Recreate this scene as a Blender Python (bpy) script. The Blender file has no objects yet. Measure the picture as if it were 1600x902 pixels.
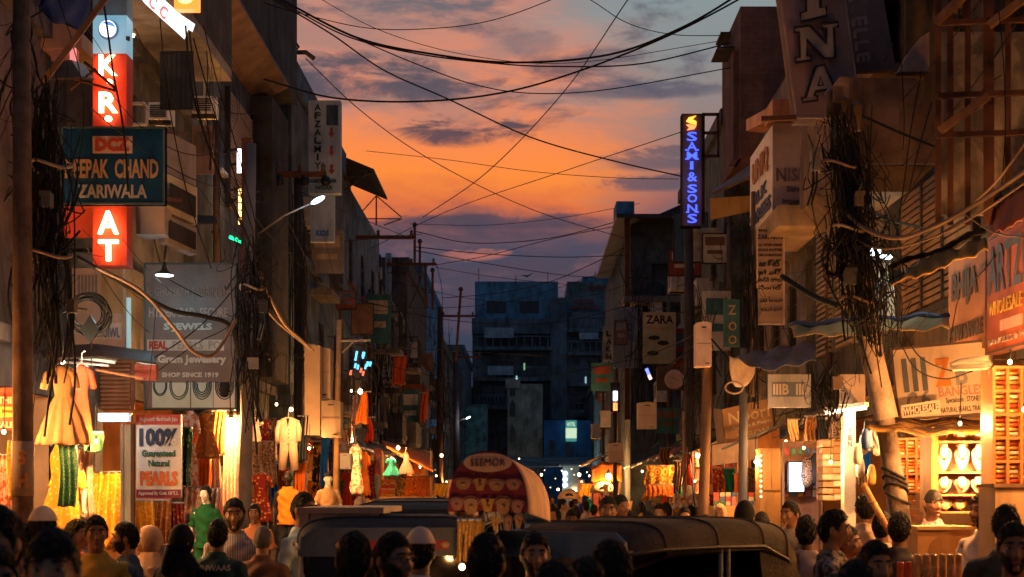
import bpy, bmesh, math, random
import numpy as np
from mathutils import Vector, Matrix, Euler
random.seed(7); np.random.seed(7)
R = math.radians
# ------------------------------------------------------------ camera
scene = bpy.context.scene
col = scene.collection
CH, F = 1.9, 2222.2                      # lens height, focal length in photo pixels (50 mm on 36 mm)
cam = bpy.data.cameras.new('camera'); cam.lens = 50; cam.sensor_width = 36
cam.shift_x = -20/1600; cam.shift_y = 319/1600
cam.clip_start = .1; cam.clip_end = 3000
cam.dof.use_dof = True; cam.dof.focus_distance = 19; cam.dof.aperture_fstop = 3.2
camo = bpy.data.objects.new('camera', cam); col.objects.link(camo)
camo.location = (0, 0, CH); camo.rotation_euler = (R(90), 0, 0); scene.camera = camo
# ------------------------------------------------------------ node maths helper
class S:
    """wraps a socket so that shader arithmetic reads like arithmetic"""
    def __init__(s, nt, k): s.nt, s.k = nt, k
    def op(s, o, *a):
        n = s.nt.nodes.new('ShaderNodeMath'); n.operation = o
        for i, x in enumerate((s,)+a):
            if isinstance(x, S): s.nt.links.new(x.k, n.inputs[i])
            else: n.inputs[i].default_value = x
        return S(s.nt, n.outputs[0])
    def __add__(s, b): return s.op('ADD', b)
    def __sub__(s, b): return s.op('SUBTRACT', b)
    def __mul__(s, b): return s.op('MULTIPLY', b)
    def __truediv__(s, b): return s.op('DIVIDE', b)
    def exp(s): return s.op('EXPONENT')
    def step(s, a, b, c=0., d=1.):
        n = s.nt.nodes.new('ShaderNodeMapRange'); n.interpolation_type = 'SMOOTHSTEP'
        s.nt.links.new(s.k, n.inputs[0])
        for i, v in zip((1, 2, 3, 4), (a, b, c, d)): n.inputs[i].default_value = v
        return S(s.nt, n.outputs[0])
def vec(nt, *c):
    n = nt.nodes.new('ShaderNodeCombineXYZ')
    for i, x in enumerate(c):
        if isinstance(x, S): nt.links.new(x.k, n.inputs[i])
        else: n.inputs[i].default_value = x
    return S(nt, n.outputs[0])
def noise(nt, v, scale, detail=5, rough=.55, dist=0.):
    n = nt.nodes.new('ShaderNodeTexNoise'); n.inputs['Scale'].default_value = scale
    n.inputs['Detail'].default_value = detail; n.inputs['Roughness'].default_value = rough
    n.inputs['Distortion'].default_value = dist
    if v is not None: nt.links.new(v.k, n.inputs['Vector'])
    return S(nt, n.outputs[0])
def mixc(nt, f, a, b, mode='MIX'):
    n = nt.nodes.new('ShaderNodeMix'); n.data_type = 'RGBA'; n.blend_type = mode
    for i, x in ((0, f), (6, a), (7, b)):
        if isinstance(x, S): nt.links.new(x.k, n.inputs[i])
        elif i == 0: n.inputs[0].default_value = x
        else: n.inputs[i].default_value = (*x, 1)
    return S(nt, n.outputs[2])
def ramp(nt, f, stops):
    n = nt.nodes.new('ShaderNodeValToRGB'); e = n.color_ramp.elements
    while len(e) < len(stops): e.new(.5)
    for x, (p, c) in zip(e, stops): x.position = p; x.color = (*c, 1)
    nt.links.new(f.k, n.inputs[0]); return S(nt, n.outputs[0])
def lin(*c): return tuple((x/255/12.92 if x < 10.3 else ((x/255+.055)/1.055)**2.4) for x in c)
# ------------------------------------------------------------ dusk sky
world = bpy.data.worlds.new('World'); scene.world = world; world.use_nodes = True
nt = world.node_tree
tc = nt.nodes.new('ShaderNodeTexCoord')
sp = nt.nodes.new('ShaderNodeSeparateXYZ'); nt.links.new(tc.outputs['Generated'], sp.inputs[0])
dx, dy, dz = (S(nt, sp.outputs[i]) for i in range(3))
az = dx.op('ARCTAN2', dy)*57.2958                       # degrees right of the street axis
el = dz.op('ARCSINE')*57.2958                           # degrees above the horizon
wob = noise(nt, vec(nt, az*.055, el*.16, 0.), 1.6, 6, .6) - .5
wob2 = noise(nt, vec(nt, az*.07, el*.25, 3.), 4., 9, .68, .6) - .5
e2 = el + wob*4.2 + wob2*1.2 - az*.03
warm = ramp(nt, e2*(1/40), [
    (0., lin(50, 58, 78)), (.18, lin(60, 66, 86)), (.24, lin(76, 75, 94)), (.268, lin(134, 88, 86)),
    (.285, lin(222, 114, 68)), (.312, lin(255, 142, 62)), (.345, lin(252, 140, 76)), (.378, lin(230, 138, 98)),
    (.425, lin(214, 138, 112)), (.475, lin(198, 138, 120)), (.6, lin(126, 120, 128)), (1., lin(84, 100, 122))])
cool = ramp(nt, e2*(1/60), [
    (0., lin(40, 48, 68)), (.17, lin(80, 78, 96)), (.20, lin(136, 108, 110)), (.235, lin(150, 128, 124)), (.275, lin(140, 140, 140)), (.31, lin(138, 150, 152)), (.36, lin(110, 132, 144)),
    (.6, lin(88, 108, 128)), (1., lin(80, 98, 122))])
side = az + wob*9. + wob2*4.
toright = (side + (el-13.)*.35).step(1.2, 7.2)
toleft = (az*-1.).step(24., 70.)
pale = noise(nt, vec(nt, az*.085, el*.26, 5.), 2.4, 7, .62, .4)
warm = mixc(nt, pale.step(.40, .58)*el.step(13.4, 15.4)*.68, warm, lin(162, 128, 122))
low = noise(nt, vec(nt, az*.1, el*.34, 9.), 2.6, 8, .65, .5)
warm = mixc(nt, low.step(.48, .66)*el.step(9.8, 10.8, 1., 0.)*el.step(6., 8.)*.7, warm, lin(150, 100, 98))
sky = mixc(nt, toright.op('MAXIMUM', toleft), warm, cool)
# grey-violet cloud: streaky fields plus the long bank over the glow
cl = noise(nt, vec(nt, az*.062, el*.2, 1.7), 2.7, 8, .62, .3)
clear = el.step(10.3, 11.6)*el.step(13., 15.6, 1., 0.)*.15
m1 = (cl - clear).step(.47, .62)
sky = mixc(nt, m1*.8, sky, mixc(nt, el.step(12., 22.), lin(84, 72, 86), lin(98, 98, 110)))
def bank(a0, e0, wa, we, amt, c, soft=1.6, rag=6.5):
    global sky
    ca, ce = az - a0 + wob*3., el - e0 + wob2*.9
    m = (ca*ca*(1/(wa*wa)) + ce*ce*(1/(we*we)) + wob2*rag + wob*2.).step(.1, soft, 1., 0.)
    sky = mixc(nt, m*amt, sky, lin(*c))
bank(-2.3, 14.15, 2.5, .55, .93, (82, 72, 84), 1.3)
bank(-6.4, 16.0, 3.6, .9, .9, (86, 82, 94))
bank(-4.2, 15.9, 1.6, .5, .7, (92, 84, 94))
bank(4.6, 15.75, 3.2, .34, .8, (92, 90, 104), 1.6, 4.)
bank(5.4, 13.1, 2.2, .4, .75, (92, 86, 100))
bank(5.2, 12.2, 2.4, .3, .8, (84, 82, 98))
bank(-4.5, 19., 2.8, .5, .85, (98, 102, 112))
bank(.2, 17.6, 1.2, .5, .55, (128, 112, 116))
bank(-1., 10.75, 6.5, .28, .7, (78, 70, 86), 1.5, 3.)
bank(-2.1, 9.5, 1.2, .24, .75, (198, 116, 98), 1.6, 5.)
behind = (dy*-1.).step(-.1, .6)
sky = mixc(nt, behind, sky, ramp(nt, el*(1/90), [(0., lin(62, 70, 92)), (.4, lin(74, 86, 108)), (1., lin(80, 98, 122))]))
bg = nt.nodes['Background']; nt.links.new(sky.k, bg.inputs[0]); bg.inputs[1].default_value = 1.0
# ------------------------------------------------------------ last low sun behind the cloud
sl = bpy.data.lights.new('sun', 'SUN'); sl.energy = .12; sl.angle = R(14); sl.color = (1, .48, .22)
so = bpy.data.objects.new('sun', sl); col.objects.link(so)
so.rotation_euler = Vector((.12, -.97, -.2)).to_track_quat('-Z', 'Y').to_euler()
# ------------------------------------------------------------ exposure and sampling
vs = scene.view_settings; vs.view_transform = 'Standard'; vs.look = 'None'; vs.exposure = 0; vs.gamma = 1
vs.use_curve_mapping = False
cy = scene.cycles; cy.use_denoising = True; cy.max_bounces = 5; cy.diffuse_bounces = 3; cy.glossy_bounces = 2
cy.transmission_bounces = 3; cy.sample_clamp_indirect = 4; cy.sample_clamp_direct = 0
cy.caustics_reflective = False; cy.caustics_refractive = False; cy.use_adaptive_sampling = True; cy.adaptive_threshold = .02
# ------------------------------------------------------------ materials
MATS = {}
def M(name, c=(.5, .5, .5), rough=.85, var=.3, sc=2.2, streak=.22, bump=.25, bsc=45., metal=0., spec=.3, pat=None):
    """weathered surface: blotches, rain streaks, fine relief; pat adds a print (colour, scale, kind)"""
    if name in MATS: return MATS[name]
    if name.startswith('plaster'): var, bump, bsc, streak = max(var, .5), .55, 16., max(streak, .4)
    m = bpy.data.materials.new(name); m.use_nodes = True; nt = m.node_tree
    b = nt.nodes['Principled BSDF']
    g = nt.nodes.new('ShaderNodeNewGeometry'); p = S(nt, g.outputs['Position'])
    base = c
    if pat:
        pc, ps, pk = pat
        if pk == 'stripe':
            w = nt.nodes.new('ShaderNodeTexWave'); w.inputs['Scale'].default_value = ps; w.inputs['Distortion'].default_value = .3
            tcn = nt.nodes.new('ShaderNodeTexCoord'); nt.links.new(tcn.outputs['Object'], w.inputs['Vector'])
            f = S(nt, w.outputs['Fac']).step(.6, .75)
        elif pk == 'check':
            w = nt.nodes.new('ShaderNodeTexChecker'); w.inputs['Scale'].default_value = ps
            tcn = nt.nodes.new('ShaderNodeTexCoord'); nt.links.new(tcn.outputs['Object'], w.inputs['Vector'])
            f = S(nt, w.outputs['Fac'])
        elif pk == 'dots':
            w = nt.nodes.new('ShaderNodeTexVoronoi'); w.inputs['Scale'].default_value = ps
            nt.links.new(p.k, w.inputs['Vector']); f = S(nt, w.outputs['Distance']).step(.3, .36, 1., 0.)
        elif pk == 'rings':
            w = nt.nodes.new('ShaderNodeTexVoronoi'); w.inputs['Scale'].default_value = ps
            nt.links.new(p.k, w.inputs['Vector']); f = (S(nt, w.outputs['Distance'])*22.).op('SINE').step(.1, .5)
        elif pk == 'brick':
            w = nt.nodes.new('ShaderNodeTexBrick'); w.inputs['Scale'].default_value = ps
            nt.links.new(p.op('ADD', 0.).k, w.inputs['Vector']) if False else None
            sx = nt.nodes.new('ShaderNodeSeparateXYZ'); nt.links.new(p.k, sx.inputs[0])
            v = vec(nt, S(nt, sx.outputs[0]) + S(nt, sx.outputs[1]), S(nt, sx.outputs[2]), 0.)
            nt.links.new(v.k, w.inputs['Vector']); f = S(nt, w.outputs['Fac'])
        else:
            f = noise(nt, p, ps, 3, .6, 1.).step(.48, .56)
        base = mixc(nt, f, c, pc)
    n1 = noise(nt, p, sc, 6, .6).step(.25, .75, 1-var, 1+var)
    if streak:
        sx = nt.nodes.new('ShaderNodeSeparateXYZ'); nt.links.new(p.k, sx.inputs[0])
        v = vec(nt, S(nt, sx.outputs[0])*2.6, S(nt, sx.outputs[1])*2.6, S(nt, sx.outputs[2])*.55)
        n1 = n1*noise(nt, v, 1.3, 6, .7, .5).step(.46, .72, 1., 1-streak*1.5)*noise(nt, p, .9, 3, .6).step(.35, .7, 1.08, .8)
    q = nt.nodes.new('ShaderNodeVectorMath'); q.operation = 'SCALE'
    if isinstance(base, S): nt.links.new(base.k, q.inputs[0])
    else: q.inputs[0].default_value = base
    nt.links.new(n1.k, q.inputs['Scale']); nt.links.new(q.outputs[0], b.inputs['Base Color'])
    b.inputs['Roughness'].default_value = rough; b.inputs['Metallic'].default_value = metal
    b.inputs['Specular IOR Level'].default_value = spec
    if bump:
        bn = nt.nodes.new('ShaderNodeBump'); bn.inputs['Strength'].default_value = bump; bn.inputs['Distance'].default_value = .02
        nt.links.new(noise(nt, p, bsc, 4, .6).k, bn.inputs['Height']); nt.links.new(bn.outputs[0], b.inputs['Normal'])
    MATS[name] = m; return m
def CL(name, c, **k):                                    # cloth: soft, no rain streaks
    k = dict(dict(rough=.9, var=.2, sc=7., streak=0., bump=.12, bsc=90., spec=.15), **k); return M(name, c, **k)
def E(name, c, s):                                       # things that give off light
    if name in MATS: return MATS[name]
    m = bpy.data.materials.new(name); m.use_nodes = True; b = m.node_tree.nodes['Principled BSDF']
    b.inputs['Base Color'].default_value = (*[min(1, x*.6) for x in c], 1); b.inputs['Emission Color'].default_value = (*c, 1)
    b.inputs['Emission Strength'].default_value = s; b.inputs['Roughness'].default_value = .4
    MATS[name] = m; return m
def GL(name, c, rough=.12):
    if name in MATS: return MATS[name]
    m = bpy.data.materials.new(name); m.use_nodes = True; b = m.node_tree.nodes['Principled BSDF']
    b.inputs['Base Color'].default_value = (*c, 1); b.inputs['Roughness'].default_value = rough
    b.inputs['Specular IOR Level'].default_value = .6; MATS[name] = m; return m
WARM = (1., .43, .12); AMB = (1., .56, .22); COLD = (.75, .9, 1.)
# ------------------------------------------------------------ geometry helpers
def W(px, py, Y): return Vector(((px-820)*Y/F, Y, CH+(770-py)*Y/F))
def lerp(a, b, t): return a+(b-a)*t
def crom(pts, n=8):
    """smooth curve through points"""
    P = [Vector(p) for p in pts]
    if len(P) < 3: return [P[0].lerp(P[-1], i/n) for i in range(n+1)]
    P = [P[0]*2-P[1]] + P + [P[-1]*2-P[-2]]; out = []
    for i in range(1, len(P)-2):
        a, b, c, d = P[i-1:i+3]
        for k in range(n):
            t = k/n
            out.append(.5*((2*b)+(c-a)*t+(2*a-5*b+4*c-d)*t*t+(3*b-a-3*c+d)*t**3))
    out.append(P[-2].copy()); return out
class MB:
    def __init__(s): s.v, s.f = [], []
    def add(s, vs, fs):
        o = len(s.v); s.v += [tuple(x) for x in vs]; s.f += [tuple(i+o for i in f) for f in fs]; return s
    def box(s, x0, x1, y0, y1, z0, z1):
        return s.add([(x0,y0,z0),(x1,y0,z0),(x1,y1,z0),(x0,y1,z0),(x0,y0,z1),(x1,y0,z1),(x1,y1,z1),(x0,y1,z1)],
                     [(0,3,2,1),(4,5,6,7),(0,1,5,4),(1,2,6,5),(2,3,7,6),(3,0,4,7)])
    def slab(s, O, U, V, Nn):                            # parallelepiped from a corner and three edges
        O, U, V, Nn = map(Vector, (O, U, V, Nn))
        p = [O, O+U, O+U+V, O+V]; p += [x+Nn for x in p]
        return s.add(p, [(0,3,2,1),(4,5,6,7),(0,1,5,4),(1,2,6,5),(2,3,7,6),(3,0,4,7)])
    def bar(s, a, b, w, h=None, up=(0, 0, 1)):           # rectangular bar from a to b
        a, b = Vector(a), Vector(b); d = (b-a).normalized(); h = h or w
        u = d.cross(Vector(up)); u = u.normalized() if u.length > 1e-4 else Vector((1, 0, 0)); v = u.cross(d)
        return s.slab(a-u*w/2-v*h/2, b-a, u*w, v*h)
    def tube(s, pts, r, n=6, cap=True, sq=(1, 1)):
        P = [Vector(p) for p in pts]; k = len(P); rs = r if hasattr(r, '__len__') else [r]*k
        t0 = (P[1]-P[0]).normalized(); ref = Vector((0, 0, 1)) if abs(t0.z) < .9 else Vector((1, 0, 0))
        u = t0.cross(ref).normalized(); vs = []
        for i in range(k):
            t = (P[min(i+1, k-1)]-P[max(i-1, 0)])
            t = t.normalized() if t.length > 1e-9 else t0
            u = (u-t*u.dot(t)); u = u.normalized() if u.length > 1e-6 else t.orthogonal().normalized(); w = t.cross(u)
            for j in range(n):
                a = 2*math.pi*j/n; vs.append(P[i]+(u*math.cos(a)*sq[0]+w*math.sin(a)*sq[1])*rs[i])
        fs = [(i*n+j, i*n+(j+1) % n, (i+1)*n+(j+1) % n, (i+1)*n+j) for i in range(k-1) for j in range(n)]
        if cap: fs += [tuple(range(n-1, -1, -1)), tuple((k-1)*n+j for j in range(n))]
        return s.add(vs, fs)
    def loft(s, rings, close=True, cap=True):
        n = len(rings[0]); vs = [p for r in rings for p in r]; m = n if close else n-1
        fs = [(i*n+j, i*n+(j+1) % n, (i+1)*n+(j+1) % n, (i+1)*n+j) for i in range(len(rings)-1) for j in range(m)]
        if cap and close: fs += [tuple(range(n-1, -1, -1)), tuple((len(rings)-1)*n+j for j in range(n))]
        return s.add(vs, fs)
    def lathe(s, prof, c=(0, 0, 0), n=16, axis='z'):
        c = Vector(c); rings = []
        for r, h in prof:
            ring = []
            for j in range(n):
                a = 2*math.pi*j/n; p = (r*math.cos(a), r*math.sin(a), h)
                if axis == 'y': p = (p[0], p[2], p[1])
                if axis == 'x': p = (p[2], p[0], p[1])
                ring.append(c+Vector(p))
            rings.append(ring)
        return s.loft(rings)
    def ball(s, c, r, nu=12, nv=8, rot=None):
        c = Vector(c); r = r if hasattr(r, '__len__') else (r, r, r); rings = []
        for i in range(nv+1):
            t = math.pi*min(max(i/nv, .02), .98)
            ring = []
            for j in range(nu):
                a = 2*math.pi*j/nu
                p = Vector((r[0]*math.sin(t)*math.cos(a), r[1]*math.sin(t)*math.sin(a), -r[2]*math.cos(t)))
                if rot: p = rot @ p
                ring.append(c+p)
            rings.append(ring)
        return s.loft(rings)
    def prism(s, poly, O, U, V, Nn):                     # polygon (2-D) in plane O,U,V, thick along Nn
        O, U, V, Nn = map(Vector, (O, U, V, Nn)); n = len(poly)
        a = [O+U*x+V*y for x, y in poly]; b = [p+Nn for p in a]
        return s.add(a+b, [tuple(range(n-1, -1, -1)), tuple(range(n, 2*n))]+[(i, (i+1) % n, n+(i+1) % n, n+i) for i in range(n)])
    def sheet(s, grid, th=None):
        """grid of points; th gives it a second side"""
        h, w = len(grid), len(grid[0]); vs = [p for r in grid for p in r]
        fs = [(i*w+j, i*w+j+1, (i+1)*w+j+1, (i+1)*w+j) for i in range(h-1) for j in range(w-1)]
        s.add(vs, fs)
        if th:
            th = Vector(th); o = h*w
            s.add([Vector(p)+th for p in vs], [tuple(reversed(f)) for f in fs])
            b = [(0, j) for j in range(w)]+[(i, w-1) for i in range(1, h)]+[(h-1, j) for j in range(w-2, -1, -1)]+[(i, 0) for i in range(h-2, 0, -1)]
            base = len(s.v)-2*o
            for k in range(len(b)):
                p, q = b[k], b[(k+1) % len(b)]; p = p[0]*w+p[1]; q = q[0]*w+q[1]
                s.f.append((base+p, base+o+p, base+o+q, base+q))
        return s
    def facade(s, O, U, V, w, h, holes, depth):
        """wall rectangle with window openings and their reveals; depth points into the wall"""
        O, U, V, D = map(Vector, (O, U, V, depth))
        us = sorted({0, w, *[x for a in holes for x in (a[0], a[2])]}); vz = sorted({0, h, *[x for a in holes for x in (a[1], a[3])]})
        for i in range(len(us)-1):
            for j in range(len(vz)-1):
                cu, cv = (us[i]+us[i+1])/2, (vz[j]+vz[j+1])/2
                if any(a[0] < cu < a[2] and a[1] < cv < a[3] for a in holes): continue
                q = [O+U*us[i]+V*vz[j], O+U*us[i+1]+V*vz[j], O+U*us[i+1]+V*vz[j+1], O+U*us[i]+V*vz[j+1]]
                s.add(q, [(0, 1, 2, 3)])
        for a in holes:
            q = [O+U*a[0]+V*a[1], O+U*a[2]+V*a[1], O+U*a[2]+V*a[3], O+U*a[0]+V*a[3]]; q += [p+D for p in q]
            s.add(q, [(0, 1, 5, 4), (1, 2, 6, 5), (2, 3, 7, 6), (3, 0, 4, 7)])
        return s
    def mesh(s, name, smooth=False):
        me = bpy.data.meshes.new(name); me.from_pydata(s.v, [], s.f); me.validate()
        bm = bmesh.new(); bm.from_mesh(me); bmesh.ops.recalc_face_normals(bm, faces=bm.faces); bm.to_mesh(me); bm.free()
        if smooth: me.polygons.foreach_set('use_smooth', [True]*len(me.polygons))
        return me
    def build(s, name, mat, parent=None, smooth=False, kind=None):
        return link(name, s.mesh(name, smooth), mat, parent, kind)
def link(name, me, mat, parent=None, kind=None):
    o = bpy.data.objects.new(name, me); col.objects.link(o)
    if mat is not None:
        if not me.materials: me.materials.append(mat)
        else: o.material_slots[0].link = 'OBJECT'; o.material_slots[0].material = mat
    if parent: par(o, parent)
    if kind: o['kind'] = kind
    return o
def par(o, p):
    o.parent = p
    if p.get('_w'): o.matrix_parent_inverse = Matrix.Translation(-Vector(p['_w']))
def thing(name, label, cat, loc=(0, 0, 0), rz=0., group=None, local=False):
    """Empty at the base of a thing. local=False: its parts are given in world coordinates"""
    o = bpy.data.objects.new(name, None); col.objects.link(o); o.location = loc; o.rotation_euler = (0, 0, rz)
    o.empty_display_size = .1
    if not local: o['_w'] = tuple(loc)
    return tag(o, label, cat, group)
def tag(o, label, cat=None, group=None, kind=None):
    o['label'] = label
    if cat: o['category'] = cat
    if group: o['group'] = group
    if kind: o['kind'] = kind
    return o
def copy_tree(o, parent=None):
    c = o.copy(); col.objects.link(c)
    if parent: c.parent = parent
    for ch in o.children: copy_tree(ch, c)
    return c
def lamp(parent, loc, watt, colr=WARM, r=.06, name='light'):
    l = bpy.data.lights.new(name, 'POINT'); l.energy = watt; l.color = colr; l.shadow_soft_size = r
    o = bpy.data.objects.new(name, l); col.objects.link(o); o.location = loc; par(o, parent); return o
# ------------------------------------------------------------ lettering
GLY = {}
def glyph(t, bold=.0):
    k = (t, bold)
    if k not in GLY:
        c = bpy.data.curves.new('t', 'FONT'); c.body = t; c.extrude = .5; c.offset = bold; c.resolution_u = 2
        ob = bpy.data.objects.new('t', c); me = bpy.data.meshes.new_from_object(ob)
        v = np.array([x.co[:] for x in me.vertices]); f = [tuple(p.vertices) for p in me.polygons]
        bpy.data.objects.remove(ob); bpy.data.curves.remove(c); bpy.data.meshes.remove(me)
        if len(v):
            lo, hi = v.min(0), v.max(0); v = (v-lo)/np.maximum(hi-lo, 1e-6)
        GLY[k] = (v, f)
    return GLY[k]
def text(t, O, U, V, n, mat, parent, depth=.008, bold=.02, name='lettering'):
    v, f = glyph(t, bold); O, U, V, n = map(Vector, (O, U, V, n))
    if not len(v): return None
    return MB().add([O+U*x+V*y+n*(.002+depth*z) for x, y, z in v.tolist()], f).build(name, mat, parent)
def rc(x0, y0, x1, y1, Y): return W(x0, y0, Y), W(x1, y0, Y), W(x0, y1, Y)
def sign(name, label, c, mat, lines=(), th=.07, frame=None, fw=.02, cat='sign', group=None, px=None, ledge=.008):
    """board with corners TL, TR, BL; lines: (text, u0, v0, u1, v1, material, bold), v from the top; px=(x0,y0,x1,y1): boxes in photo pixels"""
    TL, TR, BL = map(Vector, c); U = TR-TL; D = BL-TL; n = U.cross(-D).normalized()
    t = thing(name, label, cat, BL+U/2, group=group)
    MB().slab(BL-n*th, U, -D, n*th).build('board', mat, t)
    if frame:
        m = MB(); u, d = U.normalized(), D.normalized()
        m.slab(TL-n*th*1.1, U, d*fw, n*(th*1.1+.012)); m.slab(BL-d*fw-n*th*1.1, U, d*fw, n*(th*1.1+.012))
        m.slab(TL+d*fw-n*th*1.1, u*fw, D-d*2*fw, n*(th*1.1+.012)); m.slab(TR+d*fw-u*fw-n*th*1.1, u*fw, D-d*2*fw, n*(th*1.1+.012))
        m.build('frame', frame, t)
    for L in lines:
        s, a, b, cc, dd, mt = L[:6]; bold = L[6] if len(L) > 6 else .02
        if px: a, cc = [(q-px[0])/(px[2]-px[0]) for q in (a, cc)]; b, dd = [(q-px[1])/(px[3]-px[1]) for q in (b, dd)]
        O = TL+U*a+D*dd
        if s == '#': MB().slab(O+n*.001, U*(cc-a), -D*(dd-b), n*.004).build('panel', mt, t)
        else: text(s, O+n*.004, U*(cc-a), -D*(dd-b), n, mt, t, ledge, bold)
    t['_n'] = tuple(n); return t
# ------------------------------------------------------------ wires
def wire(label, pts, ya, yb, r=.009, group='overhead wires', mat=None, n=10):
    k = len(pts); P = [W(x, y, lerp(ya, yb, i/max(1, k-1))) for i, (x, y) in enumerate(pts)]
    o = MB().tube(crom(P, n), r, 5).build('overhead_wire', mat or M('cable_black', (.012, .012, .013), .6, .2, streak=0, bump=0), None, True)
    return tag(o, label, 'wire', group)
def tangle(name, label, x, y0, y1, Y, spread, n=60, r=.008, loops=6, lean=0., seed=0, mats=None, drop=.5):
    """snarl of cables round a pole: near-vertical strands that bow a little, a few sagging swags and coils"""
    rd = random.Random(seed); m = MB()
    for i in range(n):
        a = rd.uniform(y0, lerp(y0, y1, .6)); b = min(y1, a+rd.uniform(.3, 1.)*(y1-y0)*.8)
        if rd.random() < .6: b = a+rd.uniform(.25, .8)*(y1-y0)*.8
        xa = x+rd.gauss(0, spread*.28); xb = xa+rd.gauss(0, spread*.22); bow = rd.gauss(0, spread*.16); sg = rd.random() < .4; sag = 0; ph = rd.uniform(0, 6); dy_ = rd.uniform(-.2, .05); pts = []
        if sg: xb = x+rd.choice((-1, 1))*spread*rd.uniform(.1, 1.1); b = a+rd.uniform(-.1, .25)*(y1-y0); bow *= 2.5; sag = rd.uniform(15, 70)
        for k in range(7):
            t = k/6; q = W(lerp(xa, xb, t)+bow*math.sin(t*math.pi)+spread*.03*math.sin(t*9+ph)+lean*(lerp(a, b, t)-y0), lerp(a, b, t)+(math.sin(t*math.pi)*sag if sg else 0), Y); q.y += dy_+.03*math.sin(t*7+ph); pts.append(q)
        m.tube(crom(pts, 4), r*rd.choice((.25, .3, .4, .45, .6, 1.)), 4, False)
    for i in range(max(1, loops//3)):
        c = W(x+rd.gauss(0, spread*.4)+lean*(y1-y0)*.5, rd.uniform(y0, y1), Y); c.y -= rd.uniform(.05, .2); R0 = rd.uniform(.06, .13)
        for q in range(rd.randint(2, 4)):
            rr = R0*rd.uniform(.85, 1.15); tl = rd.uniform(-.4, .4)
            m.tube([c+Vector((rr*.7*math.cos(t), rr*.35*math.sin(t+tl), rr*1.3*math.sin(t))) for t in np.linspace(0, 6.28, 18)], r*.5, 4, False)
    o = m.build(name, M('cable_black', (.012, .012, .013), .6, .2, streak=0, bump=0), None, True, 'stuff')
    return tag(o, label)
def web(label, side, n, seed, y0=11.5, y1=44, z0=3.0, z1=6.6, r=.006):
    """thin service cables slung along one row of fronts"""
    rd = random.Random(seed); m = MB()
    for i in range(n):
        a = rd.uniform(y0, y1-3); b = min(y1, a+rd.uniform(2, 11)); xa, xb = (side*rd.uniform(3.2, 4.4) for _ in (0, 1)); za = rd.uniform(z0, z1); zb = za+rd.uniform(-1, 1); sg = rd.uniform(.05, .5)
        m.tube([Vector((lerp(xa, xb, t), lerp(a, b, t), lerp(za, zb, t)-sg*4*t*(1-t))) for t in np.linspace(0, 1, 12)], r*rd.choice((.6, .8, 1, 1.5)), 4, False)
    for i in range(n//2):
        a = rd.uniform(y0, y1); x = side*rd.uniform(3.3, 4.3); z = rd.uniform(z0+.5, z1); L = rd.uniform(.6, 2.2); bw = rd.gauss(0, .12)
        m.tube([Vector((x+bw*math.sin(t*3.1), a+.1*math.sin(t*4), z-L*t)) for t in np.linspace(0, 1, 8)], r*.8, 4, False)
    return tag(m.build('cable_web', M('cable_black', (.012, .012, .013)), None, True, 'stuff'), label)
# ------------------------------------------------------------ buildings
def window(parent, O, U, V, w, h, D, frame, glass, grille=0, sill=True, hood=None):
    """O lower left corner of the opening, U/V unit axes, D unit inward"""
    O, U, V, D = map(Vector, (O, U, V, D)); f = .05; m = MB(); b = O+D*.05
    m.slab(b, U*w, V*f, D*.05).slab(b+V*(h-f), U*w, V*f, D*.05).slab(b+V*f, U*f, V*(h-2*f), D*.05).slab(b+U*(w-f)+V*f, U*f, V*(h-2*f), D*.05)
    m.slab(b+U*(w/2-f/2)+V*f-D*.006, U*f, V*(h-2*f), D*.05)
    o = m.build('window', frame, parent)
    MB().slab(b+D*.03+U*f*.5+V*f*.5, U*(w-f), V*(h-f), D*.01).build('pane', glass, o)
    if grille:
        g = MB()
        for k in range(1, grille): g.slab(O+U*(w*k/grille-.008)+D*.015, U*.016, V*h, D*.016)
        for k in (.33, .66): g.slab(O+V*(h*k)+D*.012, U*w, V*.016, D*.014)
        g.build('grille', M('iron_dark', (.05, .04, .035), .6, metal=.4), o)
    if sill: MB().slab(O-U*.06-V*.07-D*.09, U*(w+.12), V*.06, D*.12).build('sill', frame, o)
    if hood: MB().slab(O-U*.12+V*(h+.1)-D*.4, U*(w+.24), V*.07, D*.45).build('sunshade', hood, o)
    return o
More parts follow.
